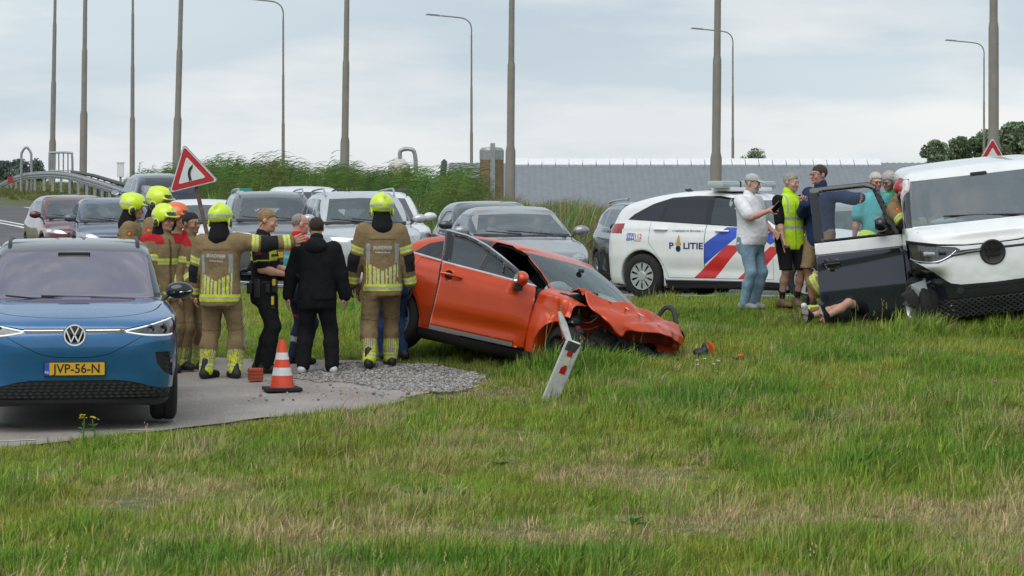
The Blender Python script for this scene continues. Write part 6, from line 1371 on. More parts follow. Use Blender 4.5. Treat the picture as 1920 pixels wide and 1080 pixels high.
    if hair:
        f = Field(hcn - .22 * hs, hcn + .22 * hs, .008); th = hair.get('th', .010); st = hair.get('style', 'short')
        ys, zs = {'short': ((-.10, -.07, -.045, -.02, .02, .05, .09), (.060, .056, .045, .016, .010, -.045, -.068)), 'bald': ((-.10, -.03, .0, .03, .06, .09), (.2, .2, .2, .0, -.05, -.06)), 'bun': ((-.10, -.08, -.045, -.0, .03, .09), (.045, .045, .03, -.07, -.09, -.12))}[st]
        c0 = np.array((0, .012, .035)); f.ell(tw(c0), np.array((.076 + th, .096 + th, .087 + th)) * hs, Mh, 0, 'u', cut=lambda u, v, w: np.interp((v / hs + c0[1]), ys, zs) * hs - (w + c0[2] * hs))
        if st == 'bun': f.ell(tw((0, .09, .03)), np.array((.06, .05, .06)) * hs, Mh, .03)
        V, Q, N = f.mesh(); V = V + N * (.006 * fbm(V[:, 0] * 38, V[:, 1] * 38, V[:, 2] * 20, o=2))[:, None]; link('hair', mesh_np('hair', V, Q, cols=np.tile(np.array(hair['c'], float), (len(V), 1)) * (1 + .25 * fbm(V[:, 0] * 60, V[:, 1] * 60, V[:, 2] * 25))[:, None]), m_hairm, base)
    if cap is not None:
        f = Field(hcn - .26 * hs, hcn + .26 * hs, .009); c0 = np.array((0, .008, .045)); f.ell(tw(c0), np.array((.088, .108, .085)) * hs, Mh, 0, 'u', cut=lambda u, v, w: np.interp(v / hs, (-.1, .1), (.005, -.03)) * hs - w); f.ell(tw((0, -.125, .046)), np.array((.068, .068, .012)) * hs, Mh @ rot3('X', 14), .006); V, Q, N = f.mesh(); link('cap', mesh_np('cap', V, Q, N, cols=np.tile(np.array(cap, float), (len(V), 1))), m_cloth, base)
    if helmet is not None:
        hcx = np.array(helmet.get('c', (.62, .80, .02)), float); f = Field(hcn - .30 * hs, hcn + .30 * hs, .009); c0 = np.array((0, .012, .050)); zf = ((-.16, -.11, -.09, -.035, -.005, .06, .11, .16), (.035, .035, .030, -.055, -.070, -.075, -.050, -.045))
        f.ell(tw(c0), np.array((.122, .150, .122)) * hs, Mh, 0, 'u', cut=lambda u, v, w: np.interp(v / hs + c0[1], *zf) * hs - (w + c0[2] * hs)); f.ell(tw((0, .02, .135)), np.array((.022, .13, .045)) * hs, Mh, .03); f.ell(tw((0, -.118, .052)), np.array((.105, .045, .012)) * hs, Mh @ rot3('X', 12), .012)
        for sg in (1, -1): f.ell(tw((sg * .112, .015, -.03)), np.array((.018, .042, .05)) * hs, Mh, .012)
        f.ell(tw((0, .005, -.01)), np.array((.098, .118, .13)) * hs, Mh, .005, 's')
        V, Q, N = f.mesh(); L = ((V - hcn) @ Mh) / hs; C = np.tile(hcx, (len(V), 1)); ear = (np.abs(L[:, 0]) > .085) & (np.hypot(L[:, 1] - .012, (L[:, 2] + .032) * .8) < .036); C[ear] = BLK
        bandm = (np.abs(L[:, 2] - .035 - .1 * np.abs(L[:, 1] - .03)) < .013) & (np.abs(L[:, 0]) > .02) & (L[:, 1] > .03); C[bandm] = SIL * 1.1 if helmet.get('strip', True) else C[bandm]; vis = (L[:, 1] < -.06) & (np.abs(L[:, 2] - .075) < .022) & (np.abs(L[:, 0]) < .075); C[vis] = BLK * 2; C[(np.abs(L[:, 0]) < .05) & (L[:, 1] > .12) & (np.abs(L[:, 2] - .01) < .008)] = SIL
        inner = ((V - hcn) @ Mh / hs - c0) / np.array((.122, .150, .122)); C[(np.linalg.norm(inner, axis=1) < .90) & ~(L[:, 2] > .13)] = BLK
        link('helmet', mesh_np('helmet', V, Q, N, cols=C), m_helmet, base)
        if helmet.get('cape', True):
            f = Field(np.minimum(hcn, nb) - .25, np.maximum(hcn, nb) + .25, .011); f.cone(hcn + Mh @ np.array((0, .035, -.055)) * hs, nb + Mt @ np.array((0, .025, -.02)) * k, .088 * hs, .115 * k, .02); f.ell(hcn + Mh @ np.array((0, -.09, -.03)) * hs, np.array((.075, .10, .12)) * hs, Mh, .02, 's'); V, Q, N = f.mesh(); V = V + N * (.008 * fbm(V[:, 0] * 14, V[:, 1] * 14, V[:, 2] * 14, o=2))[:, None]; link('neck_cape', mesh_np('neck_cape', V, Q, cols=np.tile(BLK, (len(V), 1))), m_cloth, base)
    if glasses:
        g = MB(); TW = lambda p: Vector(tw(p))
        for sg in (1, -1): g.tube([TW((sg * .031 + .021 * math.cos(q), -.107, .004 + .015 * math.sin(q))) for q in np.linspace(0, 6.283, 13)], .0028 * hs, 5, caps=False); g.tube([TW((sg * .052, -.104, .010)), TW((sg * .078, -.06, .012)), TW((sg * .083, .01, .008))], .0028 * hs, 5)
        g.tube([TW((-.010, -.109, .008)), TW((.010, -.109, .008))], .0026 * hs, 5); g.build('glasses', m_gloss, base)
    base['_'] = 0; del base['_']
    return dict(base=base, sk=sk, Mt=Mt, hc=hc, k=k, tw=tw, Mh=Mh, wR=wR, wL=wL, eR=eR, eL=eL, shR=shR, shL=shL, knR=knR, knL=knL, anR=anR, anL=anL)
def child_bvh(base, names):
    V = []; Fa = []
    for o in base.children:
        if o.name.split('.')[0] in names: b = len(V); V += [v.co.copy() for v in o.data.vertices]; Fa += [[b + i for i in p.vertices] for p in o.data.polygons]
    return BVHTree.FromPolygons(V, Fa)
def back_text(p, txt, z, size, w, mat, nm='lettering', y=1, tilt=0, xo=0.):
    me = text_mesh(txt, size, bold=.001); xs_ = [v.co.x for v in me.vertices]; kk = w / (max(xs_) - min(xs_))
    for v in me.vertices: v.co.x *= kk
    subdiv_mesh(me, .03); Mt = Matrix(p['Mt'].tolist()); c = Vector(p['sk']((xo, .4 * y, z))); ax_ = Mt @ Vector((-1. * y, 0, math.sin(R(tilt)))); M = Matrix.Translation(c) @ frame3(ax_, Mt @ Vector((0, 0, 1))); project(me, child_bvh(p['base'], ('jacket', 'vest')), M, Mt @ Vector((0, -1. * y, 0)), .004); return link(nm, me, mat, p['base'])
m_ltr = pm('reflective_print', (.55, .57, .55), .5, var=.15, vscale=50); 
FFT = dict(name='trousers', th=.034, cf=ff_trousers, fl=1.0, wr=.024, h=.010); BOOT = dict(c=(.014, .013, .012), boot=.07, s=1.12); FFG = 'firefighters at the crash'
def FF(front=False, h=.0095): return dict(name='jacket', th=.042, hem=.18, cf=ff_jacket(front), h=h, wr=.021, collar=.05, cuff=.95)
HEL = dict()
# two with their backs to us
p = person('firefighter seen from behind pointing right with outstretched arm', 413, 30.3, 168, 1.83, hR=(.74, .22, 1.41), pR=(.2, -.3, -1), hL=(-.30, .10, .86), pL=(-.7, -.7, 0), aR=(.15, .03, .09), aL=(-.14, -.03, .09), head=(-6, 0, 0), top=FF(), bottom=FFT, shoes=BOOT, helmet=HEL, curl=(.12, .4), group=FFG, build=1.05, hdir=((((1., .25, .35)), (0., 1., .2)), None), toes=(35, 20))
back_text(p, 'BRANDWEER', .335, .055, .21, m_ltr, tilt=-4); back_text(p, 'Hollands Noord', .285, .026, .15, m_ltr, tilt=-4)
p = person('firefighter in yellow helmet walking away beside the orange wreck', 716, 31.0, 186, 1.87, hR=(.30, .05, .86), pR=(.8, -.6, 0), hL=(-.31, .10, .87), pL=(-.8, -.6, 0), aR=(.10, .16, .10), aL=(-.14, -.16, .10), head=(8, 0, 0), top=FF(), bottom=FFT, shoes=BOOT, helmet=HEL, group=FFG, build=1.02, gloves=(.03, .03, .07))
back_text(p, 'BRANDWEER', .315, .055, .20, m_ltr); back_text(p, 'Hollands Noord', .268, .026, .16, m_ltr)
# the group by the blue car
person('firefighter with glasses and yellow helmet nearest the blue car', 306, 30.9, 38, 1.79, hR=(.24, .12, .86), hL=(-.22, .22, .98), head=(14, 4, 0), top=FF(True), bottom=FFT, shoes=BOOT, helmet=HEL, glasses=True, group=FFG, skin=(.52, .29, .2), stubble=.12)
person('firefighter looking right in yellow helmet, leftmost of the group', 246, 32.9, 92, 1.80, head=(8, 6, 0), top=FF(h=.014), bottom=FFT, shoes=BOOT, helmet=HEL, group=FFG, fine=1.4)
person('tallest helmeted firefighter standing behind the one with glasses', 297, 32.3, 75, 1.90, head=(-10, 4, 0), top=FF(h=.014), bottom=FFT, shoes=BOOT, helmet=HEL, group=FFG, fine=1.4)
person('firefighter with an orange helmet half hidden in the group', 329, 31.7, 60, 1.76, head=(10, 4, 0), top=FF(h=.014), bottom=FFT, shoes=BOOT, helmet=dict(c=(.72, .14, .02)), group=FFG, fine=1.4, skin=(.45, .25, .17))
person('bareheaded firefighter with short dark hair and glasses', 356, 31.1, 42, 1.73, hR=(.26, .14, .80), hL=(-.26, .16, .82), head=(12, 2, 0), top=FF(True), bottom=FFT, shoes=BOOT, hair=dict(c=(.012, .010, .009), th=.007), glasses=True, group=FFG, skin=(.40, .22, .15), stubble=.25)
# police officer in profile
def off_top(X):
    C = np.tile(BLK * 1.2, (len(X['V']), 1)); z, x, T = X['tc'][:, 2], X['tc'][:, 0], ~X['arm']; m = T & (z > .275) & (z < .385); C[m] = YEL; C[m & (np.abs(z - .33) < .016) & (np.abs(x) < .12)] = (.05, .05, .06); C[X['arm'] & (X['at'] > .205) & (X['at'] < .216)] = YEL; C[T & (z > .50) & (z < .512)] = YEL; C[X['arm'] & (X['at'] > .09) & (X['at'] < .15) & (np.abs(X['ao']) < .5)] = (.10, .03, .03); return C
o = person('police officer with blond hair, black uniform and phone, seen in profile', 494, 30.8, 82, 1.79, hR=(.16, .27, 1.06), pR=(.3, -.8, -.6), hL=(-.08, .32, 1.06), pL=(-.3, -.8, -.6), head=(0, 12, 0), top=dict(name='polo_shirt', th=.022, hem=.06, sleeve=.78, cf=off_top, collar=.02, h=.010), bottom=dict(name='trousers', th=.030, cf=solid(BLK * 1.1), fl=1.0, wr=.016), shoes=BOOT, hair=dict(c=(.33, .20, .10), th=.006), skin=(.56, .30, .21), aR=(.10, .06, .09), aL=(-.10, -.06, .09), curl=(.55, .55))
def gear(o):
    b = o['base']; s = lambda x, y, z: Vector(o['sk']((x, y, z)))
    belt = MB(); belt.tube([s(.182 * math.cos(q), .135 * math.sin(q), .035) for q in np.linspace(0, 6.283, 25)], .020, 6, caps=False, flat=1.3); belt.build('belt', m_black, b)
    for x, y, w, h_, mt in ((-.19, .02, .07, .20, m_black), (-.18, -.09, .05, .10, m_black), (-.12, -.15, .06, .09, m_black), (-.17, .11, .06, .12, m_black)): MB().box(s(x, y, -.02), (w, w, h_), bev=.012).build('holster', mt, b, smooth=True)
    t = MB().box(s(-.15, -.14, -.17), (.05, .045, .15), bev=.012).build('taser', m_black, b); MB().box(s(-.177, -.14, -.15), (.012, .03, .09), bev=.004).build('taser_grip', pm('taser_yellow', (.75, .5, .02), .5), t); MB().box(s(-.17, -.155, .045), (.04, .035, .07), bev=.01).build('radio', pm('taser_yellow'), b)
gear(o)
ph = Vector(o['wR']) + Vector((-.02, -.13, .02)); MB().box(ph, (.012, .13, .07), Matrix.Rotation(R(25), 4, 'X'), .006).build('phone', m_gloss, o['base'])
MB().tube([Vector(o['tw']((-.082, .01, -.005))), Vector(o['tw']((-.09, .02, -.03))), Vector(o['tw']((-.075, .05, -.09)))], .005, 5).build('earpiece', m_black, o['base'])
# civilian in black, paramedic, man stooping at the wreck
def hood_tr(X):
    C = np.tile(BLK * .9, (len(X['V']), 1)); m = (np.abs(X['lo']) < .13) & (X['lt'] > .1); st = np.mod(X['lt'] / .05, 1) < .62; C[m & st] = (.35, .35, .35); return C
hm = person('man in black hoodie and tracksuit trousers seen from behind', 594, 30.6, 178, 1.69, hR=(.33, .06, .80), pR=(.9, -.4, 0), hL=(-.35, .06, .80), pL=(-.9, -.4, 0), head=(14, 6, 0), top=dict(name='hoodie', th=.038, hem=.12, cf=solid(BLK * .8), collar=.05, wr=.014, h=.011), bottom=dict(name='trousers', th=.036, cf=hood_tr, fl=1.2, wr=.018), shoes=dict(c=(.62, .62, .62), sole=(.7, .7, .7)), hair=dict(c=(.035, .02, .013), th=.008), build=1.13, skin=(.42, .24, .17), aR=(.17, .02, .09), aL=(-.15, .0, .09), toes=(25, 25), belly=.02)
f = Field(np.array(hm['sk']((0, .08, .5))) - .22, np.array(hm['sk']((0, .08, .5))) + .22, .012); f.ell(hm['sk']((0, .10, .50)), (.115, .075, .085), k=.02); f.ell(hm['sk']((0, .03, .545)), (.105, .09, .06), k=.05); v_, q_, n_ = f.mesh(); v_ = v_ + n_ * (.012 * fbm(v_[:, 0] * 14, v_[:, 1] * 14, v_[:, 2] * 14, o=2))[:, None]; link('hood', mesh_np('hood', v_, q_, cols=np.tile(BLK * .8, (len(v_), 1))), m_cloth, hm['base'])
def para_top(X):
    C = np.tile(np.array((.06, .40, .42)), (len(X['V']), 1)); z = X['tc'][:, 2]; T = ~X['arm']; C[T & (z > .40)] = (.50, .02, .03); C[X['arm'] & (X['at'] < .11)] = (.50, .02, .03); band(C, T, z, .02, .07); C[X['arm'] & (X['at'] > .16) & (X['at'] < .21)] = SIL; C[T & (np.abs(z - .33) < .02)] = (.35, .55, .6); return C
def para_tr(X): C = np.tile(np.array((.025, .035, .075)), (len(X['V']), 1)); q = X['LL'] - X['lt']; C[(q > .16) & (q < .22)] = SIL; C[(q > .50) & (q < .53)] = (.45, .03, .04); return C
person('paramedic in turquoise and red jacket half hidden by the man in black', 559, 31.5, 120, 1.68, hR=(.30, .12, .86), head=(-5, 6, 0), top=dict(name='jacket', th=.035, hem=.15, cf=para_top, collar=.03), bottom=dict(name='trousers', th=.030, cf=para_tr, wr=.014), shoes=dict(c=(.02, .02, .02)), hair=dict(c=(.30, .28, .26), style='bald', th=.004), glasses=True, skin=(.60, .30, .22))
person('helper in white shirt and jeans stooping beside the orange wreck', 738, 31.75, 205, 1.74, lean=72, hR=(.34, .42, .85), hL=(-.24, .5, .75), head=(0, 50, 0), top=dict(name='shirt', th=.030, hem=.12, sleeve=.8, cf=solid((.62, .58, .62))), bottom=dict(name='jeans', th=.020, cf=solid((.035, .07, .17))), shoes=dict(c=(.02, .02, .02)), hair=dict(c=(.10, .06, .03)), fine=1.3)
# bystanders at the patrol car
def jeans(c): 
    c = np.array(c)
    return lambda X: np.tile(c, (len(X['V']), 1)) * (1 + .30 * fbm(X['V'][:, 0] * 9, X['V'][:, 1] * 9, X['V'][:, 2] * 4))[:, None]
q = person('man in white T-shirt, pale cap and light jeans looking at his phone', 1405, 36.6, 52, 1.77, hR=(.10, .36, 1.28), pR=(.8, -.5, -.7), hL=(-.20, .25, 1.0), pL=(-.5, -.8, -.4), head=(10, 12, 0), top=dict(name='t_shirt', th=.028, hem=.10, sleeve=.78, cf=solid((.76, .76, .80)), wr=.007), bottom=dict(name='jeans', th=.024, cf=jeans((.20, .30, .40)), wr=.014), shoes=dict(c=(.25, .25, .25)), cap=(.42, .44, .42), hair=dict(c=(.35, .32, .28), th=.004), skin=(.55, .30, .23), belly=.06, build=1.1, curl=(.75, .4), beard=(.42, .36, .32))
ph = Vector(q['wR']) + Vector((.03, -.10, .05)); MB().box(ph, (.085, .012, .155), Matrix.Rotation(R(35), 4, 'Y') @ Matrix.Rotation(R(25), 4, 'X'), .006).build('phone', m_gloss, q['base'])
def vest_c(X):
    C = np.tile(np.array((.52, .80, .03)), (len(X['V']), 1)); z, x = X['tc'][:, 2], X['tc'][:, 0]; C[np.abs(z - .115) < .022] = SIL; C[np.abs(z - .235) < .022] = SIL; fr_ = X['tc'][:, 1] < 0; C[fr_ & (np.abs(x) < .006) & (z < .45)] = (.2, .3, .02); C[(np.abs(np.abs(x) - .105) < .014) & (z > .30) & fr_] = SIL; C[fr_ & (x > .04) & (x < .12) & (np.abs(z - .36) < .014)] = BLK; return C
person('man in yellow hi-vis vest and black shorts pointing down', 1480, 36.8, 28, 1.76, hR=(.22, .20, .83), pR=(.9, -.5, 0), hL=(-.26, .08, .84), head=(20, 6, 0), top=dict(name='t_shirt', th=.018, hem=.08, sleeve=1.0, cf=solid(BLK)), over=dict(name='vest', th=.036, hem=.17, sleeve=0, cf=vest_c, collar=.04, wr=.010), bottom=dict(name='shorts', th=.030, to=1.02, cf=solid(BLK), sock=(.012, .012, .013)), shoes=dict(c=(.16, .10, .05)), hair=dict(c=(.38, .34, .29), th=.007), skin=(.52, .30, .22), point=(True, False), curl=(.5, .4))
person('man in navy jacket and khaki shorts raising a finger beside the open door', 1538, 36.7, -40, 1.86, hR=(-.02, .36, 1.28), pR=(.6, -.4, -.9), hL=(-.66, .12, 1.36), pL=(-.3, -.8, -.3), head=(-25, 2, 0), top=dict(name='jacket', th=.032, hem=.16, cf=solid((.022, .04, .11)), collar=.05, wr=.012), bottom=dict(name='shorts', th=.030, to=1.03, cf=solid((.28, .20, .12))), shoes=dict(c=(.10, .06, .04)), hair=dict(c=(.05, .035, .025), th=.007), glasses=True, skin=(.50, .26, .19), point=(True, False), hdir=((((0., .15, 1.)), (0., 1., 0.)), None))
person('white-haired man in turquoise polo shirt behind the open van door', 1640, 37.4, 8, 1.74, head=(8, 8, 0), hR=(.30, .05, .85), top=dict(name='polo_shirt', th=.030, hem=.10, sleeve=.8, cf=solid((.14, .52, .55)), collar=.03), bottom=dict(name='trousers', th=.024, cf=solid((.05, .05, .06))), shoes=dict(c=(.03, .03, .03)), hair=dict(c=(.62, .60, .58), th=.010), glasses=True, skin=(.58, .30, .24), belly=.04)
person('woman with grey hair looking down behind the open van door', 1672, 37.6, -35, 1.75, head=(-10, 18, 0), top=dict(name='blouse', th=.024, hem=.08, sleeve=1.4, cf=solid((.12, .50, .10)), collar=.02), bottom=dict(name='trousers', th=.022, cf=solid((.03, .03, .05))), shoes=dict(c=(.03, .03, .03)), hair=dict(c=(.50, .47, .42), th=.016, style='bun'), glasses=True, skin=(.55, .31, .23), build=.9)
person('firefighter in red helmet leaning into the white van', 1662, 34.95, 75, 1.76, lean=14, hR=(.20, .50, 1.25), hL=(-.2, .5, 1.2), head=(0, 14, 0), top=FF(h=.012), bottom=FFT, shoes=BOOT, helmet=dict(c=(.36, .015, .03), strip=False, cape=False), group=FFG, hair=dict(c=(.05, .03, .02)))
k_ = person('crouching firefighter mostly hidden behind the open van door', 1556, 35.6, 70, 1.78, lean=58, hip=(0, -.05, .47), hR=(.20, .30, .30), pR=(.7, -.4, .5), hL=(-.15, .5, .3), aR=(.14, -.25, .10), aL=(-.12, .20, .09), kR=(.2, 1, -.1), kL=(-.2, 1, .4), head=(0, 20, 0), top=FF(h=.012), bottom=FFT, shoes=BOOT, helmet=HEL, group=FFG, gloves=(.02, .02, .02))
back_text(k_, 'B', .42, .10, .07, pm('white_print', (.8, .8, .82), .5), xo=.02)
# people waiting in the queue, seen through the windscreens
def driver(car, lab, y, top, hr, skin, dx=0.):
    c = bpy.data.objects[car]; bpy.context.view_layer.update(); p = c.matrix_world @ Vector((.22 + dx, y, .36 if 'suv' in car else .24)); person(lab, 0, p.y, math.degrees(c.rotation_euler.z) + 90, 1.74, z=p.z, xy=(p.x, 0), hip=(0, 0, .30), lean=-8, aR=(.12, .62, .02), aL=(-.12, .62, .02), kR=(.1, .2, 1), kL=(-.1, .2, 1), hR=(.12, .42, .62), hL=(-.12, .42, .62), top=dict(name='shirt', th=.025, hem=.08, cf=solid(top), h=.02), bottom=dict(name='trousers', th=.02, cf=solid((.03, .03, .05)), h=.022), hair=dict(c=hr), skin=skin, fine=1.6, group='people waiting in cars')
driver('silver_suv', 'driver behind the windscreen of the pale silver car', .36, (.30, .32, .36), (.12, .09, .07), (.5, .3, .22)); driver('grey_suv', 'driver behind the windscreen of the dark grey car', .36, (.35, .35, .36), (.25, .2, .15), (.5, .3, .22)); driver('grey_car', 'driver behind the windscreen of the grey saloon', .36, (.20, .2, .24), (.06, .05, .04), (.45, .27, .2), -.1); driver('grey_car', 'passenger behind the windscreen of the grey saloon', -.36, (.42, .38, .34), (.3, .22, .12), (.5, .3, .22), -.1)
# ------------------------------------------------------------ the casualty: lies on the back, legs towards the camera's left
def casualty():
    x0, y0 = WX(1640, 34.75), 34.75; z0 = Gz(x0, y0) + .05; b = empty('person', (x0, y0, z0), R(24)); tag(b, 'casualty lying on the grass with bare leg and dark trainers showing', 'person')
    P = lambda x, y, z: np.array((x, y, z), float); hp = P(.05, .15, .12); skin = np.array((.50, .29, .21))
    f = Field((-1.15, -.5, -.12), (1.1, 1.0, .62), .013)
    legs = ((P(-.02, .08, .13), P(-.38, -.02, .24), P(-.74, -.10, .085), P(-.78, -.13, .05)), (P(.0, .24, .12), P(-.40, .20, .17), P(-.82, .14, .08), P(-.88, .12, .05)))
    for a, k, c, t in legs: f.cone(a, k, .075, .052, .02); m = k * .65 + c * .35 + P(.0, 0, -.01); f.cone(k, m, .05, .054, .03); f.cone(m, c, .053, .034, .03)
    tor = (P(.08, .16, .13), P(.45, .42, .14), P(.62, .55, .15)); f.cone(tor[0], tor[1], .13, .14, .04); f.cone(tor[1], tor[2], .14, .10, .04); f.cone(tor[2], P(.74, .64, .15), .055, .05, .02); f.ell(P(.84, .71, .14), (.10, .09, .095), k=.02)
    f.cone(P(.62, .40, .14), P(.45, .15, .09), .05, .04, .02); f.cone(P(.45, .15, .09), P(.25, .02, .07), .04, .028, .02); f.cone(P(.50, .66, .14), P(.3, .75, .09), .05, .04, .02); f.cone(P(.3, .75, .09), P(.1, .72, .07), .04, .028, .02)
    for w, d in ((P(.25, .02, .07), P(-.9, -.4, 0)), (P(.1, .72, .07), P(-1, 0, 0))): hand(f, w, d, P(0, 0, -1), 1, .3)
    V, Q, N = f.mesh(); link('body', mesh_np('body', V, Q, N, cols=np.tile(skin, (len(V), 1))), m_skin, b)
    f = Field((-.5, -.3, -.1), (.5, .6, .5), .013); f.cone(hp, P(.25, .28, .13), .15, .15, .03)
    for a, k, c, t in legs: f.cone(a, a * .35 + k * .65, .10, .085, .04)
    V, Q, N = f.mesh(); link('shorts', mesh_np('shorts', V, Q, N, cols=np.tile(BLK, (len(V), 1))), m_cloth, b)
    f = Field((-.1, -.2, -.12), (1.0, .95, .5), .014); f.cone(P(.18, .23, .14), tor[1], .15, .16, .04); f.cone(tor[1], tor[2], .16, .115, .04); f.cone(P(.62, .40, .14), P(.52, .26, .12), .065, .06, .03); f.cone(P(.50, .66, .14), P(.40, .71, .12), .065, .06, .03); V, Q, N = f.mesh(); link('t_shirt', mesh_np('t_shirt', V, Q, N, cols=np.tile(np.array((.12, .13, .16)), (len(V), 1))), m_cloth, b)
    for (a, k, c, t), fw in zip(legs, (P(-.25, -.25, .93), P(-.45, -.35, .82))):
        fw = unit(fw); dn = unit(c - k); f = Field(c - .26, c + .26, .010); heel = c + dn * .05 - fw * .035; toe = c + dn * .05 + fw * .17; f.cone(heel, toe, .042, .038, .02); f.cone(c - dn * .01, c + dn * .04 + fw * .07, .043, .040, .03); V, Q, N = f.mesh(); C = np.tile(np.array((.018, .02, .028)), (len(V), 1)); C[((V - c) @ dn) > .072] = (.6, .6, .6); C[((V - c) @ dn > .078) & (fbm(V[:, 0] * 30, V[:, 2] * 30) > .1)] = (.45, .04, .03); link('shoe', mesh_np('shoe', V, Q, N, cols=C), m_shoe, b)
    f = Field((.7, .55, .0), (1.0, .9, .32), .01); f.ell(P(.86, .725, .165), (.095, .10, .09), k=0, cut=lambda u, v, w: -(w + .02)); V, Q, N = f.mesh(); link('hair', mesh_np('hair', V, Q, N, cols=np.tile(np.array((.06, .04, .03)), (len(V), 1))), m_hairm, b)
casualty()
# ------------------------------------------------------------ lamp posts
m_pole = pm('galvanised_pole', (.235, .215, .185), .75, metal=.0, var=.10, vscale=3, bump=.15, bscale=30); m_lamp = pm('luminaire_grey', (.12, .13, .14), .5); m_ytag = pm('yellow_tag', (.65, .36, .05), .6)
def lamp(px, d, zb, label, wide=1.0, Ht=11.6, lean=0., group='street lamps along the road'):
    x = WX(px, d); e = empty('street_lamp', (x, d, zb)); tag(e, label, 'street lamp', group); e.rotation_euler = (0, R(lean), R(0)); w = wide
    prof = [(.150 * w, -4.0), (.145 * w, 2.45), (.112 * w, 2.62), (.108 * w, 5.25), (.088 * w, 5.40), (.082 * w, 8.05), (.066 * w, 8.18), (.058 * w, Ht - 1.1)]
    MB().lathe(prof, 16).build('pole', m_pole, e, smooth=30)
    pts = catmull([(0, 0, Ht - 1.12), (0, 0, Ht - .7), (-.12, 0, Ht - .32), (-.45, 0, Ht - .08), (-1.0, 0, Ht + .01), (-1.9, 0, Ht + .10)], 6); MB().tube(pts, .050 * w, 10).build('arm', m_pole, e, smooth=True)
    MB().box((-2.35, 0, Ht + .15), (.95, .26, .10), Matrix.Rotation(R(5), 4, 'Y'), .04, taper=.75).build('luminaire', m_lamp, e, smooth=True); MB().lathe([(.14 * w + .004, 0), (.14 * w + .004, .09)], 16, Matrix.Translation((0, 0, 2.1))).build('number_tag', m_ytag, e); return e
for px, d, jz, lab, ln in ((1863, 68, 3.2, 'thick lamp post behind the white van at the far right', 0), (1341, 82, 3.05, 'thick lamp post behind the police car light bar', .6), (956, 93.6, 3.4, 'thick lamp post in front of the brown silo', .5), (645, 103, 3.88, 'thick lamp post rising from the reeds behind the silver off-roader', .8), (330, 117, 5.0, 'thick lamp post just behind the curve sign', 1.6), (156, 127, 5.5, 'lamp post right of the guard rail hump', .7), (97, 136, 4.4, 'lamp post behind the short railing, leftmost of all', 1.0), (248, 153, 5.9, 'slim lamp post left of the curve sign', .2)):
    lamp(px, d, jz - 2.55, lab, 1.13 if d < 140 else .95, lean=ln, Ht=12.4)
for px, d, zt, lab in ((531, 165, 12.95, 'slim lamp with curved arm above the reeds, leftmost of the four'), (884, 175, 12.6, 'slim lamp with curved arm left of the brown silo'), (1374, 190, 12.6, 'slim lamp with curved arm above the man in the cap'), (1845, 205, 12.6, 'slim lamp with curved arm before the trees on the right')):
    lamp(px, d, zt - 12.4, lab, .85, Ht=12.4, group='slim street lamps with arms in view')
# ------------------------------------------------------------ guard rail, railing, hoop, cabinet
m_galv = pm('galvanised_steel', (.36, .37, .38), .5, metal=.55, var=.18, vscale=5); m_dkrail = pm('dark_rail', (.06, .062, .065), .6)
GR = [W(px, py, d) for px, py, d in ((-40, 372, 146), (3, 348, 138), (25, 337, 132), (50, 330, 126), (90, 327.5, 118), (130, 330.5, 110), (170, 341, 101), (205, 352, 93), (245, 366, 86), (300, 384, 79))]
def guard_rail():
    pts = [Vector(p) for p in catmull([tuple(p) for p in GR], 5)]; e = empty('guard_rail', pts[25]); tag(e, 'grey steel guard rail curving along the verge at left', 'guard rail'); o = pts[25]
    prof = [(-.155, 0), (-.10, .0), (-.075, .05), (-.02, .05), (0, .0), (.02, .05), (.075, .05), (.10, 0), (.155, 0)]; V = []; Fa = []; n = len(prof)
    for i, p in enumerate(pts):
        t = (pts[min(i + 1, len(pts) - 1)] - pts[max(i - 1, 0)]).normalized(); nn = Vector((t.y, -t.x, 0)).normalized(); nn = nn if nn.y < 0 else -nn
        for h, o_ in prof: V.append(p - o + nn * o_ + Vector((0, 0, h)))
    for i in range(len(pts) - 1):
        for j in range(n - 1): a = i * n + j; Fa.append((a, a + n, a + n + 1, a + 1))
    link('rail_beam', mesh_np('rail_beam', [tuple(v) for v in V], Fa, smooth=False), m_galv, e)
    for i in range(1, len(pts) - 1, 2): p = pts[i] - o; MB().box((p.x, p.y + .08, p.z - .30), (.1, .06, .75)).build('rail_post', m_galv, e)
    p = pts[10] - o; MB().box((p.x, p.y - .09, p.z), (.5, .03, .28)).build('red_reflector', pm('red_reflector', (.4, .03, .02), .5), e)
    return e
guard_rail()
def dark_rail():
    P = [W(px, py, d) for px, py, d in ((135, 322, 117), (175, 329, 108), (215, 341, 100), (255, 353, 93), (300, 366, 87))]; o = P[2]; e = empty('bridge_rail', o); tag(e, 'dark flat rail running behind the steel guard rail', 'rail')
    MB().tube([tuple(p - o) for p in P], .07, 6).build('rail_bar', m_dkrail, e)
    for t in np.linspace(0, 1, 14): i = min(int(t * 4), 3); q = P[i].lerp(P[i + 1], t * 4 - i) - o; MB().box((q.x, q.y, q.z - .35), (.06, .06, .7)).build('rail_post', m_dkrail, e)
dark_rail()
def railing():
    d = 120; a, b = W(93, 322, d), W(136, 322, d); h = .80; e = empty('railing', a); tag(e, 'short steel railing panel with upright bars behind the guard rail', 'railing'); L = b.x - a.x
    MB().tube(catmull([(0, 0, -.3), (0, 0, h - .1), (.08, 0, h), (L - .12, 0, h), (L - .02, 0, h - .14), (L, 0, -.3)], 5), .05, 8).build('railing_frame', m_galv, e, smooth=True); MB().tube([(0, 0, .05), (L, 0, .05)], .03, 6).build('lower_rail', m_galv, e)
    for k in range(1, 5): MB().tube([(L * k / 5, 0, -.2), (L * k / 5, 0, h)], .032, 6).build('railing_bar', m_galv, e)
railing()
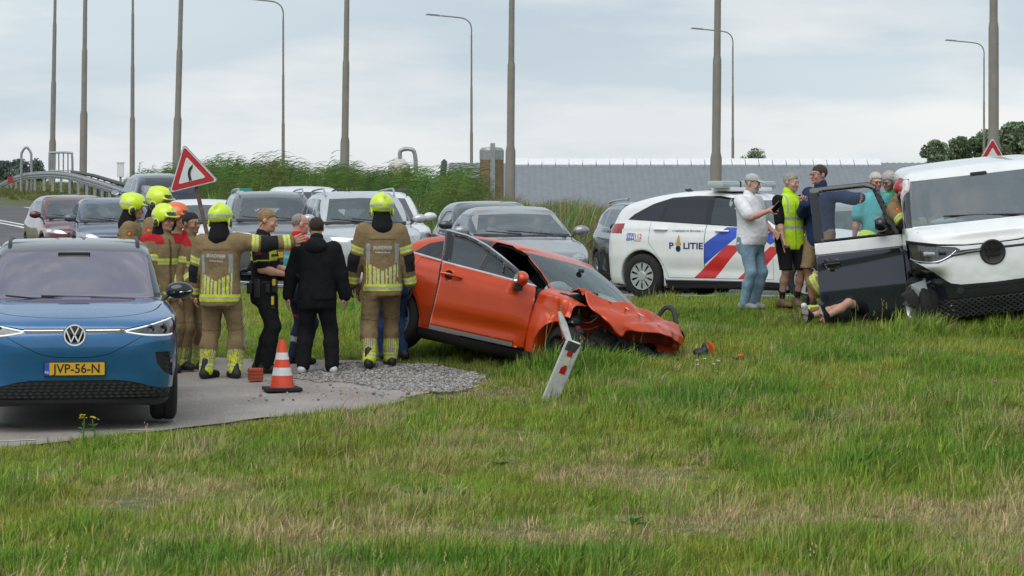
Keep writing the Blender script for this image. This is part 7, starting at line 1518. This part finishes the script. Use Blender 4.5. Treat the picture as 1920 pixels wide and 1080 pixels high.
d = 126; a = W(40, 340, d); e = MB().tube(catmull([(0, 0, -.8), (0, 0, 1.0), (.04, 0, 1.3), (.22, 0, 1.5), (.40, 0, 1.3), (.44, 0, 1.0), (.44, 0, -.8)], 6), .055, 8).build('pipe_hoop', m_galv, None, a, smooth=True); tag(e, 'grey steel pipe hoop beside the guard rail hump', 'hoop')
e = empty('roadside_cabinet', W(226, 345, 112)); tag(e, 'small white cabinet on a post in the verge', 'cabinet'); MB().box((0, 0, .55), (.26, .2, .55), bev=.02).build('cabinet_box', p_white, e); MB().box((0, 0, .845), (.32, .26, .04), bev=.01).build('cabinet_lid', p_white, e); MB().box((0, 0, .0), (.08, .08, .7)).build('cabinet_post', m_galv, e)
# ------------------------------------------------------------ signs
m_sred = pm('sign_red', (.45, .018, .025), .4, var=.06, dirt=.05); m_swhite = pm('sign_white', (.66, .68, .69), .4, var=.06, dirt=.08); m_sback = pm('sign_rim', (.30, .31, .32), .6)
def tri(s, r=.06):
    h = s * .866; P = [(-s / 2, -h / 3), (s / 2, -h / 3), (0, 2 * h / 3)]; out = []
    for i in range(3):
        p = Vector(P[i]); a = (Vector(P[i - 1]) - p).normalized(); b = (Vector(P[(i + 1) % 3]) - p).normalized()
        for t in (0, .25, .5, .75, 1): q = (a * (1 - t) + b * t); out.append(tuple(p + q * r * s * (1.0 - .35 * (1 - abs(2 * t - 1)))))
    return out
def warn_sign(loc, s, tilt, yaw, label, arrow, post):
    e = empty('warning_sign', loc); tag(e, label, 'traffic sign'); pl = empty('sign_plate', (0, 0, 0), 0, e); pl.rotation_euler = (R(90), R(0), R(yaw)); pl.rotation_mode = 'XYZ'; pl.matrix_basis = Matrix.Rotation(R(yaw), 4, 'Z') @ Matrix.Rotation(R(90), 4, 'X') @ Matrix.Rotation(R(tilt), 4, 'Z')
    MB().prism(tri(s * 1.03), -.045, 0, ).build('plate_rim', m_sback, pl); MB().prism(tri(s), 0, .004).build('white_edge', m_swhite, pl); MB().prism(tri(s * .935), .004, .008).build('red_border', m_sred, pl); MB().prism(tri(s * .575), .008, .012).build('white_field', m_swhite, pl)
    if arrow:
        k = s * 1.25; A = catmull([(-.045, -.135), (-.048, -.06), (-.035, .015), (.0, .075), (.035, .10)], 5); B = catmull([(.055, .065), (.025, .035), (.004, -.01), (-.004, -.07), (.0, -.135)], 5); MB().prism([(a * k, b * k) for a, b in A] + [(.075 * k, .125 * k), (.085 * k, .055 * k)][:1] + [(a * k, b * k) for a, b in B] + [(-.02 * k, -.115 * k)], .012, .016).build('curve_arrow', m_black, pl)
    if post: MB().tube(post, .030, 8).build('post', pm('rusty_post', (.14, .09, .07), .7, var=.3, vscale=12), e, smooth=True)
    return e
c = W(357, 324, 40.0); warn_sign(c, .70, 13.5, -6, 'leaning red triangle sign with a black curve arrow above the firefighters', True, [(.07, .06, -.16), (.12, .06, -.4), (.24, .05, -.9), (.42, .03, -1.75)])
c = W(1861, 300, 52.0); warn_sign(c, .70, 0, 4, 'red triangle sign whose tip shows above the white van roof', False, [(0, .06, -.1), (0, .06, -2.2)])
e = empty('teal_sign', W(455, 362, 66)); tag(e, 'small teal direction board at the edge of the reeds', 'sign'); MB().box((0, 0, 0), (.42, .03, .22), bev=.008).build('sign_board', pm('teal_paint', (.03, .28, .26), .5), e); MB().box((-.06, -.018, .0), (.16, .006, .10)).build('sign_print', m_swhite, e); MB().box((0, .03, -.5), (.05, .04, 1.2)).build('post', m_galv, e)
# ------------------------------------------------------------ barn, silos
m_roof = pm('corrugated_roof', (.19, .205, .225), .7, var=.08, vscale=2); m_ridge = pm('ridge_white', (.72, .73, .74), .6, var=.06); m_dark = pm('dark_gable', (.045, .045, .05), .8)
def barn():
    yr, ye = 147., 138.; xl, xr = WX(842, yr), WX(1990, yr); zr_ = HC + 49 * yr / F; ze = .85; e = empty('barn', (xl, ye, -1.5)); tag(e, 'long low barn with grey corrugated roof and white ridge', 'barn'); o = Vector((xl, ye, -1.5)); L = xr - xl
    n = int(L / .16); V = []; Fa = []
    for i in range(n + 1):
        x = L * i / n; dz = .045 if i % 2 else 0.
        for y, z in ((yr, zr_), (ye - .3, ze), ): V.append((x, y - o.y, z - o.z + dz))
    Fa = [(2 * i, 2 * i + 1, 2 * i + 3, 2 * i + 2) for i in range(n)]; link('roof', mesh_np('roof', V, Fa, smooth=False), m_roof, e)
    V2 = [(v[0], 2 * (yr - o.y) - v[1], v[2]) for v in V]; link('roof', mesh_np('roof', V2, [f[::-1] for f in Fa], smooth=False), m_roof, e)
    MB().box((L / 2, .1, .9), (L, .2, 2.4)).build('wall', pm('barn_wall', (.16, .14, .12), .85), e)
    MB().add([(0, 0, 0), (0, 2 * (yr - ye), 0), (0, 2 * (yr - ye), ze + 1.4), (0, yr - ye, zr_ + 1.4), (0, 0, ze + 1.4)], [(0, 1, 2, 3, 4)]).build('gable_wall', m_dark, e)
    MB().tube([(-.25, -.4, ze + 1.45), (-.25, yr - ye, zr_ + 1.58)], .16, 4).build('gable_board', m_dark, e)
    x0, x1 = WX(965, yr) - xl, WX(1650, yr) - xl; k = 27; st = (x1 - x0) / k
    for i in range(k): MB().box((x0 + st * (i + .5), yr - ye - .28, zr_ + 1.5 - .04 - .1), (st - .03, .80, .50), Matrix.Rotation(R(24), 4, 'X'), .02).build('ridge_cap', m_ridge, e)
    return e
barn()
def silo(px, w, yt, d, label, wood, dome, pipe):
    x = WX(px, d); r_ = w / 2 * d / F; zt = HC - (yt - HY) * d / F; zb = -1.6; e = empty('silo', (x, d, zb)); tag(e, label, 'silo'); H = zt - zb
    MB().lathe([(r_, 0), (r_, H * .76 if dome else H - .55)], 28).build('silo_wall', wood, e, smooth=True)
    if dome: MB().lathe([(r_ * 1.03, H * .76), (r_ * 1.03, H * .86), (r_ * .9, H * .95), (r_ * .45, H * .995), (.001, H)], 28).build('silo_dome', dome, e, smooth=True)
    else: MB().lathe([(r_ * 1.02, H - .55), (r_ * 1.02, H - .12), (r_ * .85, H), (.001, H + .05)], 28).build('silo_band', m_galv, e, smooth=30)
    if pipe == 'mast': MB().box((.05, -r_ - .08, H / 2 + .1), (.22, .16, H + .2)).build('fill_pipe', m_galv, e)
    else: MB().tube(catmull([(r_ * .1, 0, H), (r_ * .15, 0, H + .35), (r_ * .9, 0, H + .42), (r_ * 1.35, 0, H + .2), (r_ * 1.45, 0, H - 1), (r_ * 1.45, 0, 0)], 5), .09, 8).build('fill_pipe', m_galv, e, smooth=True)
silo(922, 45, 277, 130, 'brown silo with steel top beside the thick lamp post', pm('brown_cladding', (.24, .165, .10), .85, var=.2, vscale=3), None, 'mast'); silo(748, 44, 298, 122, 'small silo with pale dome and bent pipe above the reeds', pm('ochre_cladding', (.26, .20, .11), .85, var=.2, vscale=3), pm('pale_dome', (.55, .53, .49), .6), 'bend')
# ------------------------------------------------------------ trees
m_leaf = pm('tree_leaf', rough=.7, attr='col', var=.15, vscale=1.5, trans=.2, spec=.2); m_bark = pm('bark', (.07, .055, .04), .9, bump=.5)
def tree(px, py_top, py_base, wpx, d, label, seed, c=(.045, .085, .03), n=1500, group='trees on the horizon', shape=1.):
    rs = np.random.RandomState(seed); x = WX(px, d); zt = HC - (py_top - HY) * d / F; zb = HC - (py_base - HY) * d / F; zg = min(zb, 0.) - 1.5; w = wpx / 2 * d / F; e = empty('tree', (x, d, zg)); tag(e, label, 'tree', group); Hh = zt - zg; ch = zt - zb
    tr = MB(); tr.tube([(0, 0, 0), (.1, 0, Hh * .3), (0, .1, Hh * .6), (.1, 0, Hh * .85)], [.05 * w + .14, .04 * w + .1, .08, .03], 7)
    for k in range(6): a = rs.rand() * 6.28; z = Hh * rs.uniform(.35, .7); tr.tube([(0, 0, z), (math.cos(a) * w * .35, math.sin(a) * w * .35, z + ch * .15), (math.cos(a) * w * .7, math.sin(a) * w * .7, z + ch * .25)], [.08, .05, .02], 5)
    tr.build('trunk', m_bark, e, smooth=True); zc = zb - zg; cl = []
    for k in range(34): t = rs.rand(); rr = w * math.sin(math.pi * (.12 + .80 * t)) ** .7 * shape; a = rs.rand() * 6.28; q = rs.uniform(.0, .75); cl.append((rr * q * math.cos(a), rr * q * math.sin(a), zc + ch * (.05 + .83 * t), max(w, ch * .5) * rs.uniform(.26, .42)))
    ci = rs.randint(0, len(cl), n); B = np.array(cl)[ci]; v = rs.randn(n, 3); v /= np.linalg.norm(v, axis=1)[:, None]; rad = rs.uniform(.45, 1.08, n) ** .6; ctr = B[:, :3] + v * (B[:, 3] * rad)[:, None] * np.array((1, 1, .75)); ctr[:, 2] = np.minimum(ctr[:, 2], Hh)
    s = (max(w, ch) * .048) * rs.uniform(.6, 1.4, n); u = rs.randn(n, 3); u /= np.linalg.norm(u, axis=1)[:, None]; t = np.cross(u, rs.randn(n, 3)); t /= np.linalg.norm(t, axis=1)[:, None]; Vv = np.stack([ctr - u * s[:, None], ctr + t * (s * .6)[:, None], ctr + u * s[:, None], ctr - t * (s * .6)[:, None]], 1).reshape(-1, 3)
    Fa = np.arange(n * 4).reshape(n, 4); cols = np.array(c) * (rs.uniform(.7, 1.35, (n, 1)) * (1 + .3 * np.sin(ci * 2.1))[:, None]); link('crown', mesh_np('crown', Vv, Fa, smooth=False, cols=np.repeat(cols, 4, 0)), m_leaf, e)
for i, a in enumerate(((1755, 262, 312, 60, 250, 'small tree left of the far right trees', (.20, .26, .15)), (1802, 256, 316, 80, 262, 'low round tree second of the far right trees', (.19, .25, .14)), (1850, 243, 318, 90, 258, 'tree behind the far right lamp posts', (.18, .24, .14)), (1900, 222, 320, 96, 266, 'tallest tree at the far right edge', (.18, .24, .135)), (1948, 234, 318, 80, 255, 'tree cut by the right edge of the picture', (.19, .25, .14)))): tree(*a[:6], 50 + i, a[6], n=5000)  # leaf colours brightened to stand in for distance haze
tree(1415, 278, 312, 62, 230, 'round bush top showing above the barn ridge', 60, (.20, .26, .15), n=2500)  # bush leaves brightened the same way, haze put into their colour
for i, a in enumerate(((6, 302, 356, 74, 330, 'hazy tree at the far left edge'), (38, 297, 356, 64, 340, 'hazy tree behind the pipe hoop'), (66, 295, 356, 62, 335, 'hazy tree left of the short railing'), (-25, 306, 356, 60, 330, 'hazy tree cut by the left edge'))): tree(*a, 70 + i, (.15, .19, .165), n=3000)  # haze is put into the pale bluish leaf colour
# ------------------------------------------------------------ reeds and tall weeds beyond the road (uncountable)
m_reed = blade_mat('reed_blade', .6, .3)
def reed_clump(nm, seed):
    rs = np.random.RandomState(seed); V = []; Fa = []; C = []
    for i in range(9):
        x, y = rs.uniform(-.4, .4, 2); h = rs.uniform(1.15, 1.85); ln = rs.uniform(.10, .32); c0 = np.ones(3) * rs.uniform(.6, 1.3)
        def pos(t): return np.array((x + ln * h * t ** 2, y, h * t))
        def strip_(P, w, c):
            o = len(V); n = len(P)
            for j, p in enumerate(P): k = w * (1 - .92 * (j / (n - 1)) ** 1.3); V.extend([p + (0, -k, k * .5), p + (0, k, -k * .5)]); C.extend([c, c])
            Fa.extend([(o + 2 * j, o + 2 * j + 1, o + 2 * j + 3, o + 2 * j + 2) for j in range(n - 1)])
        strip_([pos(t) for t in (0, .35, .7, 1.)], .010, c0)
        for t in np.linspace(.3, .98, 8): p = pos(t); L = rs.uniform(.30, .60); up = rs.uniform(.25, .9); dy = rs.uniform(-.35, .35); strip_([p + np.array((L * q, dy * L * q, L * (up * q - .75 * q * q))) for q in (0, .3, .65, 1.)], .020, c0 * rs.uniform(.7, 1.35))
    me = mesh_np(nm, np.array(V), Fa, cols=np.array(C)); me.materials.append(m_reed); return bpy.data.objects.new(nm, me)
rp = [reed_clump('a_reed%d' % i, 80 + i) for i in range(4)] + [blades('b_weed%d' % i, m_reed, 60, .35, .35, 1.1, .013, .9, 90 + i, wind=(.4, 0), seedhead=.25) for i in range(3)]
def reeds():
    rs = np.random.RandomState(4); n = 60000; x = rs.uniform(-42, 18, n); y = rs.uniform(44, 118, n); b = -edge_dist(x, y) - RW; px = CX + x / y * F
    k = (b > 1.0) & (b < 13) & (px > 215) & (px < 1960); x, y, b, px = x[k], y[k], b[k], px[k]; n = len(x); u = rs.rand(n)
    dens = .22 * (1 - sm(9, 13, b)); kp = u < dens; x, y, b, px = x[kp], y[kp], b[kp], px[kp]; n = len(x)
    top = np.interp(px, [215, 260, 330, 400, 500, 560, 640, 700, 800, 830, 880, 930, 1000, 1060, 1110, 1160, 1300, 1960], [334, 316, 308, 306, 300, 314, 312, 322, 324, 314, 335, 356, 372, 360, 366, 384, 390, 395]) + 16 * fbm(px * .022, y * .05, o=4)
    z = G(x, y); h = HC - (top - 4 - HY) * y / F - z; edge = sm(.8, 4.0, b); s = np.clip(h / 1.75, .12, 1.7) * (.45 + .55 * edge) * rs.uniform(.5, 1.05, n) * (1 + .30 * fbm(x * 1.1, y * .5, o=2)); weed = (px > 900) | (rs.rand(n) > .45 + .5 * edge); kind = np.where(weed, rs.randint(4, 7, n), rs.randint(0, 4, n)); s = np.where(weed, np.clip(h / 1.0, .2, 1.9) * rs.uniform(.5, .95, n) * (.5 + .5 * edge), s); s = np.minimum(s, np.where(weed, h / .95, h / 1.5)); ok = s > .1
    c = np.stack([.21 + .04 * rs.randn(n), .315 + .045 * rs.randn(n), .10 + .012 * rs.randn(n)], 1); c = np.where((weed & (rs.rand(n) < .38))[:, None], np.array((.26, .22, .11)), c); c = np.clip(c * rs.uniform(.65, 1.3, (n, 1)), .01, .6)
    P = np.stack([x, y, z - .03], 1); rot = np.stack([rs.normal(0, .05, n), rs.normal(0, .05, n), rs.normal(0, .5, n)], 1); S = np.stack([np.clip(s, .5, 1.2), np.clip(s, .5, 1.2), s], 1)
    return scatter('reeds', P[ok], rot[ok], S[ok], kind[ok].astype(np.int32), c[ok].astype(np.float32), rp)
tag(reeds(), 'tall green reeds and weeds on the bank behind the road', 'reeds', kind='stuff')
# grass on the verge beyond the road at left and beside it
def verge():
    rs = np.random.RandomState(9); n = 16000; x = rs.uniform(-40, -6, n); y = rs.uniform(60, 150, n); b = -edge_dist(x, y) - RW; px = CX + x / y * F; k = (b > .05) & (b < 9) & (px < 330) & (px > -30); x, y, b = x[k], y[k], b[k]; n = len(x)
    s = rs.uniform(1.2, 2.2, n); c = np.array((.15, .21, .05)) * rs.uniform(.6, 1.3, (n, 1)); c = np.where((rs.rand(n) < .3)[:, None], np.array((.30, .26, .12)), c); return scatter('verge_grass', np.stack([x, y, G(x, y)], 1), np.stack([0 * x, 0 * x, rs.rand(n) * 6], 1), np.stack([s * 1.6, s * 1.6, s], 1), rs.randint(0, 7, n).astype(np.int32), c.astype(np.float32), gp)
tag(verge(), 'long grass on the verge under the guard rail', 'grass', kind='stuff')
# ------------------------------------------------------------ cone, boxes, guide post, debris
m_cone = pm('cone_orange', (.70, .07, .025), .5, var=.08, vscale=12, dirt=.12); m_conew = pm('cone_white', (.66, .66, .66), .45, var=.1, vscale=20, dirt=.15)
def cone():
    p = on_ground(529, 28.8); e = empty('traffic_cone', (p.x, p.y, p.z + .03)); tag(e, 'red and white traffic cone on a black base beside the officer', 'traffic cone'); R0, R1, h0, h1 = .125, .030, .035, .51; rr = lambda z: R0 + (R1 - R0) * (z - h0) / (h1 - h0)
    MB().box((0, 0, .018), (.36, .36, .035), Matrix.Rotation(R(14), 4, 'Z'), .01).build('cone_base', m_tyre, e)
    for i, (a, b) in enumerate(((.035, .155), (.155, .235), (.235, .315), (.315, .385), (.385, .51))):
        o = .002 if i % 2 else 0; MB().lathe([(rr(a) + o, a), (rr(b) + o, b)] + ([(.001, b)] if i == 4 else []), 28).build('cone_band', m_conew if i % 2 else m_cone, e, smooth=40)
cone()
def gear_box():
    p = on_ground(370, 31.6); e = empty('equipment_bin', (p.x, p.y, p.z + .03)); tag(e, 'grey plastic bin with red lid between the firefighters', 'bin'); MB().box((0, 0, .16), (.22, .22, .32), bev=.02, taper=1.1).build('bin_body', pm('grey_plastic', (.10, .11, .115), .6), e); MB().box((0, 0, .36), (.24, .24, .07), bev=.02).build('bin_lid', m_sred, e)
    p = on_ground(479, 29.9); e = empty('red_block', (p.x, p.y, p.z + .03)); tag(e, 'orange-red ribbed plastic block at the feet of the officer', 'block'); MB().box((0, 0, .065), (.14, .12, .13), Matrix.Rotation(.3, 4, 'Z'), .008).build('block_body', pm('orange_plastic', (.42, .07, .03), .6, dirt=.2), e)
    for k in range(3): MB().box((0, 0, .03 + .035 * k), (.148, .128, .008), Matrix.Rotation(.3, 4, 'Z')).build('block_rib', pm('block_groove', (.2, .03, .015), .7), e)
gear_box()
m_gp = pm('guide_post_white', (.52, .53, .52), .6, var=.12, vscale=9, dirt=.75)
def guide_post():
    d = 27.1; b = W(1032, 748, d); t = W(1077, 640, d - .12); e = empty('guide_post', (b.x, b.y, b.z)); tag(e, 'snapped white guide post with red reflectors leaning in the grass', 'guide post')
    ax = (t - b); L = ax.length; up = ax.normalized(); M = frame3(up.cross(Vector((.15, -1, 0))), up)
    body = MB(); w = .078; body.prism([(-w, -.12), (w, -.12), (w, L - .03), (w * .8, L), (-w * .8, L), (-w, L - .03)], -.03, .03, M); o = body.build('post_body', m_gp, e); md = o.modifiers.new('bevel', 'BEVEL'); md.width = .012; md.segments = 2
    for y0, h_, pts in ((L * .80, .045, None), (L * .54, .06, 1)):
        poly = [(-.026, y0 - .026), (.026, y0 - .026), (.026, y0 + .022), (-.026, y0 + .022)] if pts is None else [(-.028, y0 - .05), (.028, y0 - .05), (.028, y0 + .01), (.012, y0 + .045), (-.028, y0 + .005)]; MB().prism(poly, .03, .036, M).build('red_reflector', pm('post_red', (.42, .012, .02), .3, var=.2, vscale=50), e)
    MB().prism([(-.02, L * .60), (.03, L * .60), (.03, L * .72), (-.02, L * .72)], .03, .034, M).build('cream_patch', pm('cream_patch', (.58, .54, .40), .6), e); MB().prism([(-w * .8, L - .10), (w * .5, L - .10), (w * .8, L - .003), (-w * .8, L - .003)], .03, .033, M).build('black_band', pm('post_band', (.05, .05, .05), .6, var=.6, vscale=40, dirt=.5), e)
    q = W(1058, 584, d - .05); a2 = (q - t); M2 = Matrix.Translation(t - b + Vector((-.05, -.01, .0))) @ frame3(a2.normalized().cross(Vector((.5, -1, 0))), a2.normalized()); MB().prism([(-.022, -.02), (.026, -.03), (.034, a2.length * .55), (.016, a2.length * .98), (-.012, a2.length), (-.034, a2.length * .5)], -.012, .012, M2).build('torn_strip', m_gp, e)
guide_post()
def debris():
    p = on_ground(1325, 30.6); e = empty('car_debris', (p.x, p.y, p.z)); tag(e, 'torn black and orange bumper fragment lying in the grass', 'debris'); rs = np.random.RandomState(2)
    f = Field((-.2, -.15, -.05), (.15, .15, .25), .012); f.ell((-.06, 0, .07), (.09, .06, .07)); f.ell((-.02, .02, .12), (.03, .05, .08), k=.02); f.S += np.float32(.02) * fbm(f.ax[0][:, None, None] * 22, f.ax[1][None, :, None] * 22, f.ax[2][None, None, :] * 22).astype(np.float32); V, Q, N = f.mesh(); link('lamp_housing', mesh_np('lamp_housing', V, Q), m_black, e)
    for a, b, c2, dd in (((.0, -.02, .20), (.06, -.03, .15), (.09, -.03, .02), (.06, -.02, .0)), ((.03, .02, .22), (.09, .0, .14), (.085, -.01, .12), (.02, .0, .19))): MB().add([a, b, c2, dd], [(0, 1, 2, 3)]).build('painted_shard', p_orange, e)
    p = on_ground(1405, 30.4); e = MB().box((0, 0, .02), (.34, .2, .05), Matrix.Rotation(.2, 4, 'Z'), .02).build('torn_turf', pm('dark_soil', (.045, .035, .022), .95, var=.5, vscale=25, bump=1., bscale=30), None, p); tag(e, 'dark torn clod of turf right of the bumper fragment', 'turf')
    for k in range(9):
        px, d = rs.uniform(1080, 1400), rs.uniform(29.6, 30.6); p = on_ground(px, d); s_ = rs.uniform(.02, .04); o = MB().prism([(-s_, -s_ * .3), (s_ * .6, -s_ * .5), (s_, s_ * .4), (-s_ * .2, s_ * .6)], 0, .008, Matrix.Rotation(rs.uniform(.3, 1.2), 4, 'X') @ Matrix.Rotation(rs.rand() * 6, 4, 'Z')).build('plastic_shard', p_orange if k % 4 == 0 else m_black, None, p + Vector((0, 0, .09))); tag(o, 'small broken shard scattered in the grass before the wreck', 'shard', 'shards around the wreck')
debris()
# ------------------------------------------------------------ single weeds one can pick out
m_wleaf = pm('weed_leaf', (.10, .24, .04), .5, var=.25, vscale=20, trans=.3); m_flow = pm('yellow_petal', (.70, .50, .02), .6); m_wflow = pm('white_petal', (.7, .7, .66), .6)
def leaf(mb_, base, dirv, L, w, droop=.3, n=5):
    base = Vector(base); d_ = Vector(dirv).normalized(); s_ = d_.cross(Vector((0, 0, 1))).normalized(); V = []; 
    for i in range(n + 1):
        t = i / n; c = base + d_ * L * t + Vector((0, 0, -droop * L * t * t)); ww = w * math.sin(math.pi * min(.12 + .88 * t, .995)) ; V += [c - s_ * ww, c + Vector((0, 0, -ww * .35)), c + s_ * ww]
    mb_.add(V, [(3 * i + j, 3 * i + j + 1, 3 * i + j + 4, 3 * i + j + 3) for i in range(n) for j in (0, 1)])
def weed(px, d, label, kind, seed, s=1., cat='weed', group=None):
    rs = np.random.RandomState(seed); p = on_ground(px, d); e = empty('weed', p); tag(e, label, cat, group)
    if kind == 'ragwort':
        for k in range(2):
            x = (-.05, .045)[k]; h = (.27, .25)[k] * s; MB().tube([(x, 0, 0), (x + .01, 0, h * .5), (x + .015 * (1 - 2 * k), 0, h)], .006, 5).build('stem', m_wleaf, e)
            for j in range(11): m = MB(); a = rs.rand() * 6.28; leaf(m, (x, 0, h * rs.uniform(.1, .85)), (math.cos(a), math.sin(a), .5), .07 * s, .012); m.build('leaf', m_wleaf, e)
            for j in range(9): q = (x + rs.normal(0, .018), rs.normal(0, .018), h + rs.uniform(-.01, .025)); MB().lathe([(.001, .004), (.005, .003), (.010, .0)], 8, Matrix.Translation(q)).build('flower', m_flow, e)
    elif kind == 'dock':
        for j in range(7): m = MB(); a = rs.uniform(0, 6.28); leaf(m, (0, 0, .02), (math.cos(a), math.sin(a) * .5 - .2, rs.uniform(.5, 1.3)), rs.uniform(.16, .30) * s, rs.uniform(.03, .05) * s, .5); m.build('leaf', m_wleaf, e)
    elif kind == 'thistle':
        for j in range(26): m = MB(); a = rs.uniform(0, 6.28); x = rs.uniform(-.22, .22) * s; leaf(m, (x, rs.uniform(-.1, .1), .05), (math.cos(a), math.sin(a), rs.uniform(.4, 1.4)), rs.uniform(.10, .22) * s, rs.uniform(.010, .022) * s, .4); m.build('leaf', m_wleaf, e)
    else:
        for j in range(5): x, y = rs.uniform(-.15, .15), rs.uniform(-.1, .1); h = rs.uniform(.14, .24); MB().tube([(x, y, 0), (x + .02, y, h)], .003, 4).build('stem', m_wleaf, e); MB().lathe([(.001, .004), (.012, .003), (.02, 0)], 7, Matrix.Translation((x + .02, y, h))).build('flower', m_wflow, e)
weed(166, 23.9, 'yellow flowering weed at the path edge before the blue car', 'ragwort', 1); weed(1222, 27.3, 'broad dock leaf plant standing out of the grass', 'dock', 2, 1.1); weed(1335, 26.3, 'dark spiky weed in the grass right of the dock plant', 'thistle', 3, 1.2); weed(1420, 25.7, 'low dark leafy weed right of the spiky one', 'thistle', 4, 1.0); weed(1320, 28.6, 'small white flowers in the grass below the debris', 'daisy', 5, 1.); weed(940, 22.2, 'small leafy weed in the grass below the guide post', 'dock', 6, .6); weed(820, 20.0, 'bushy leafy weed in the foreground left of centre', 'thistle', 7, .9); weed(1185, 18.0, 'single upright leaf weed in the foreground', 'dock', 8, .7)
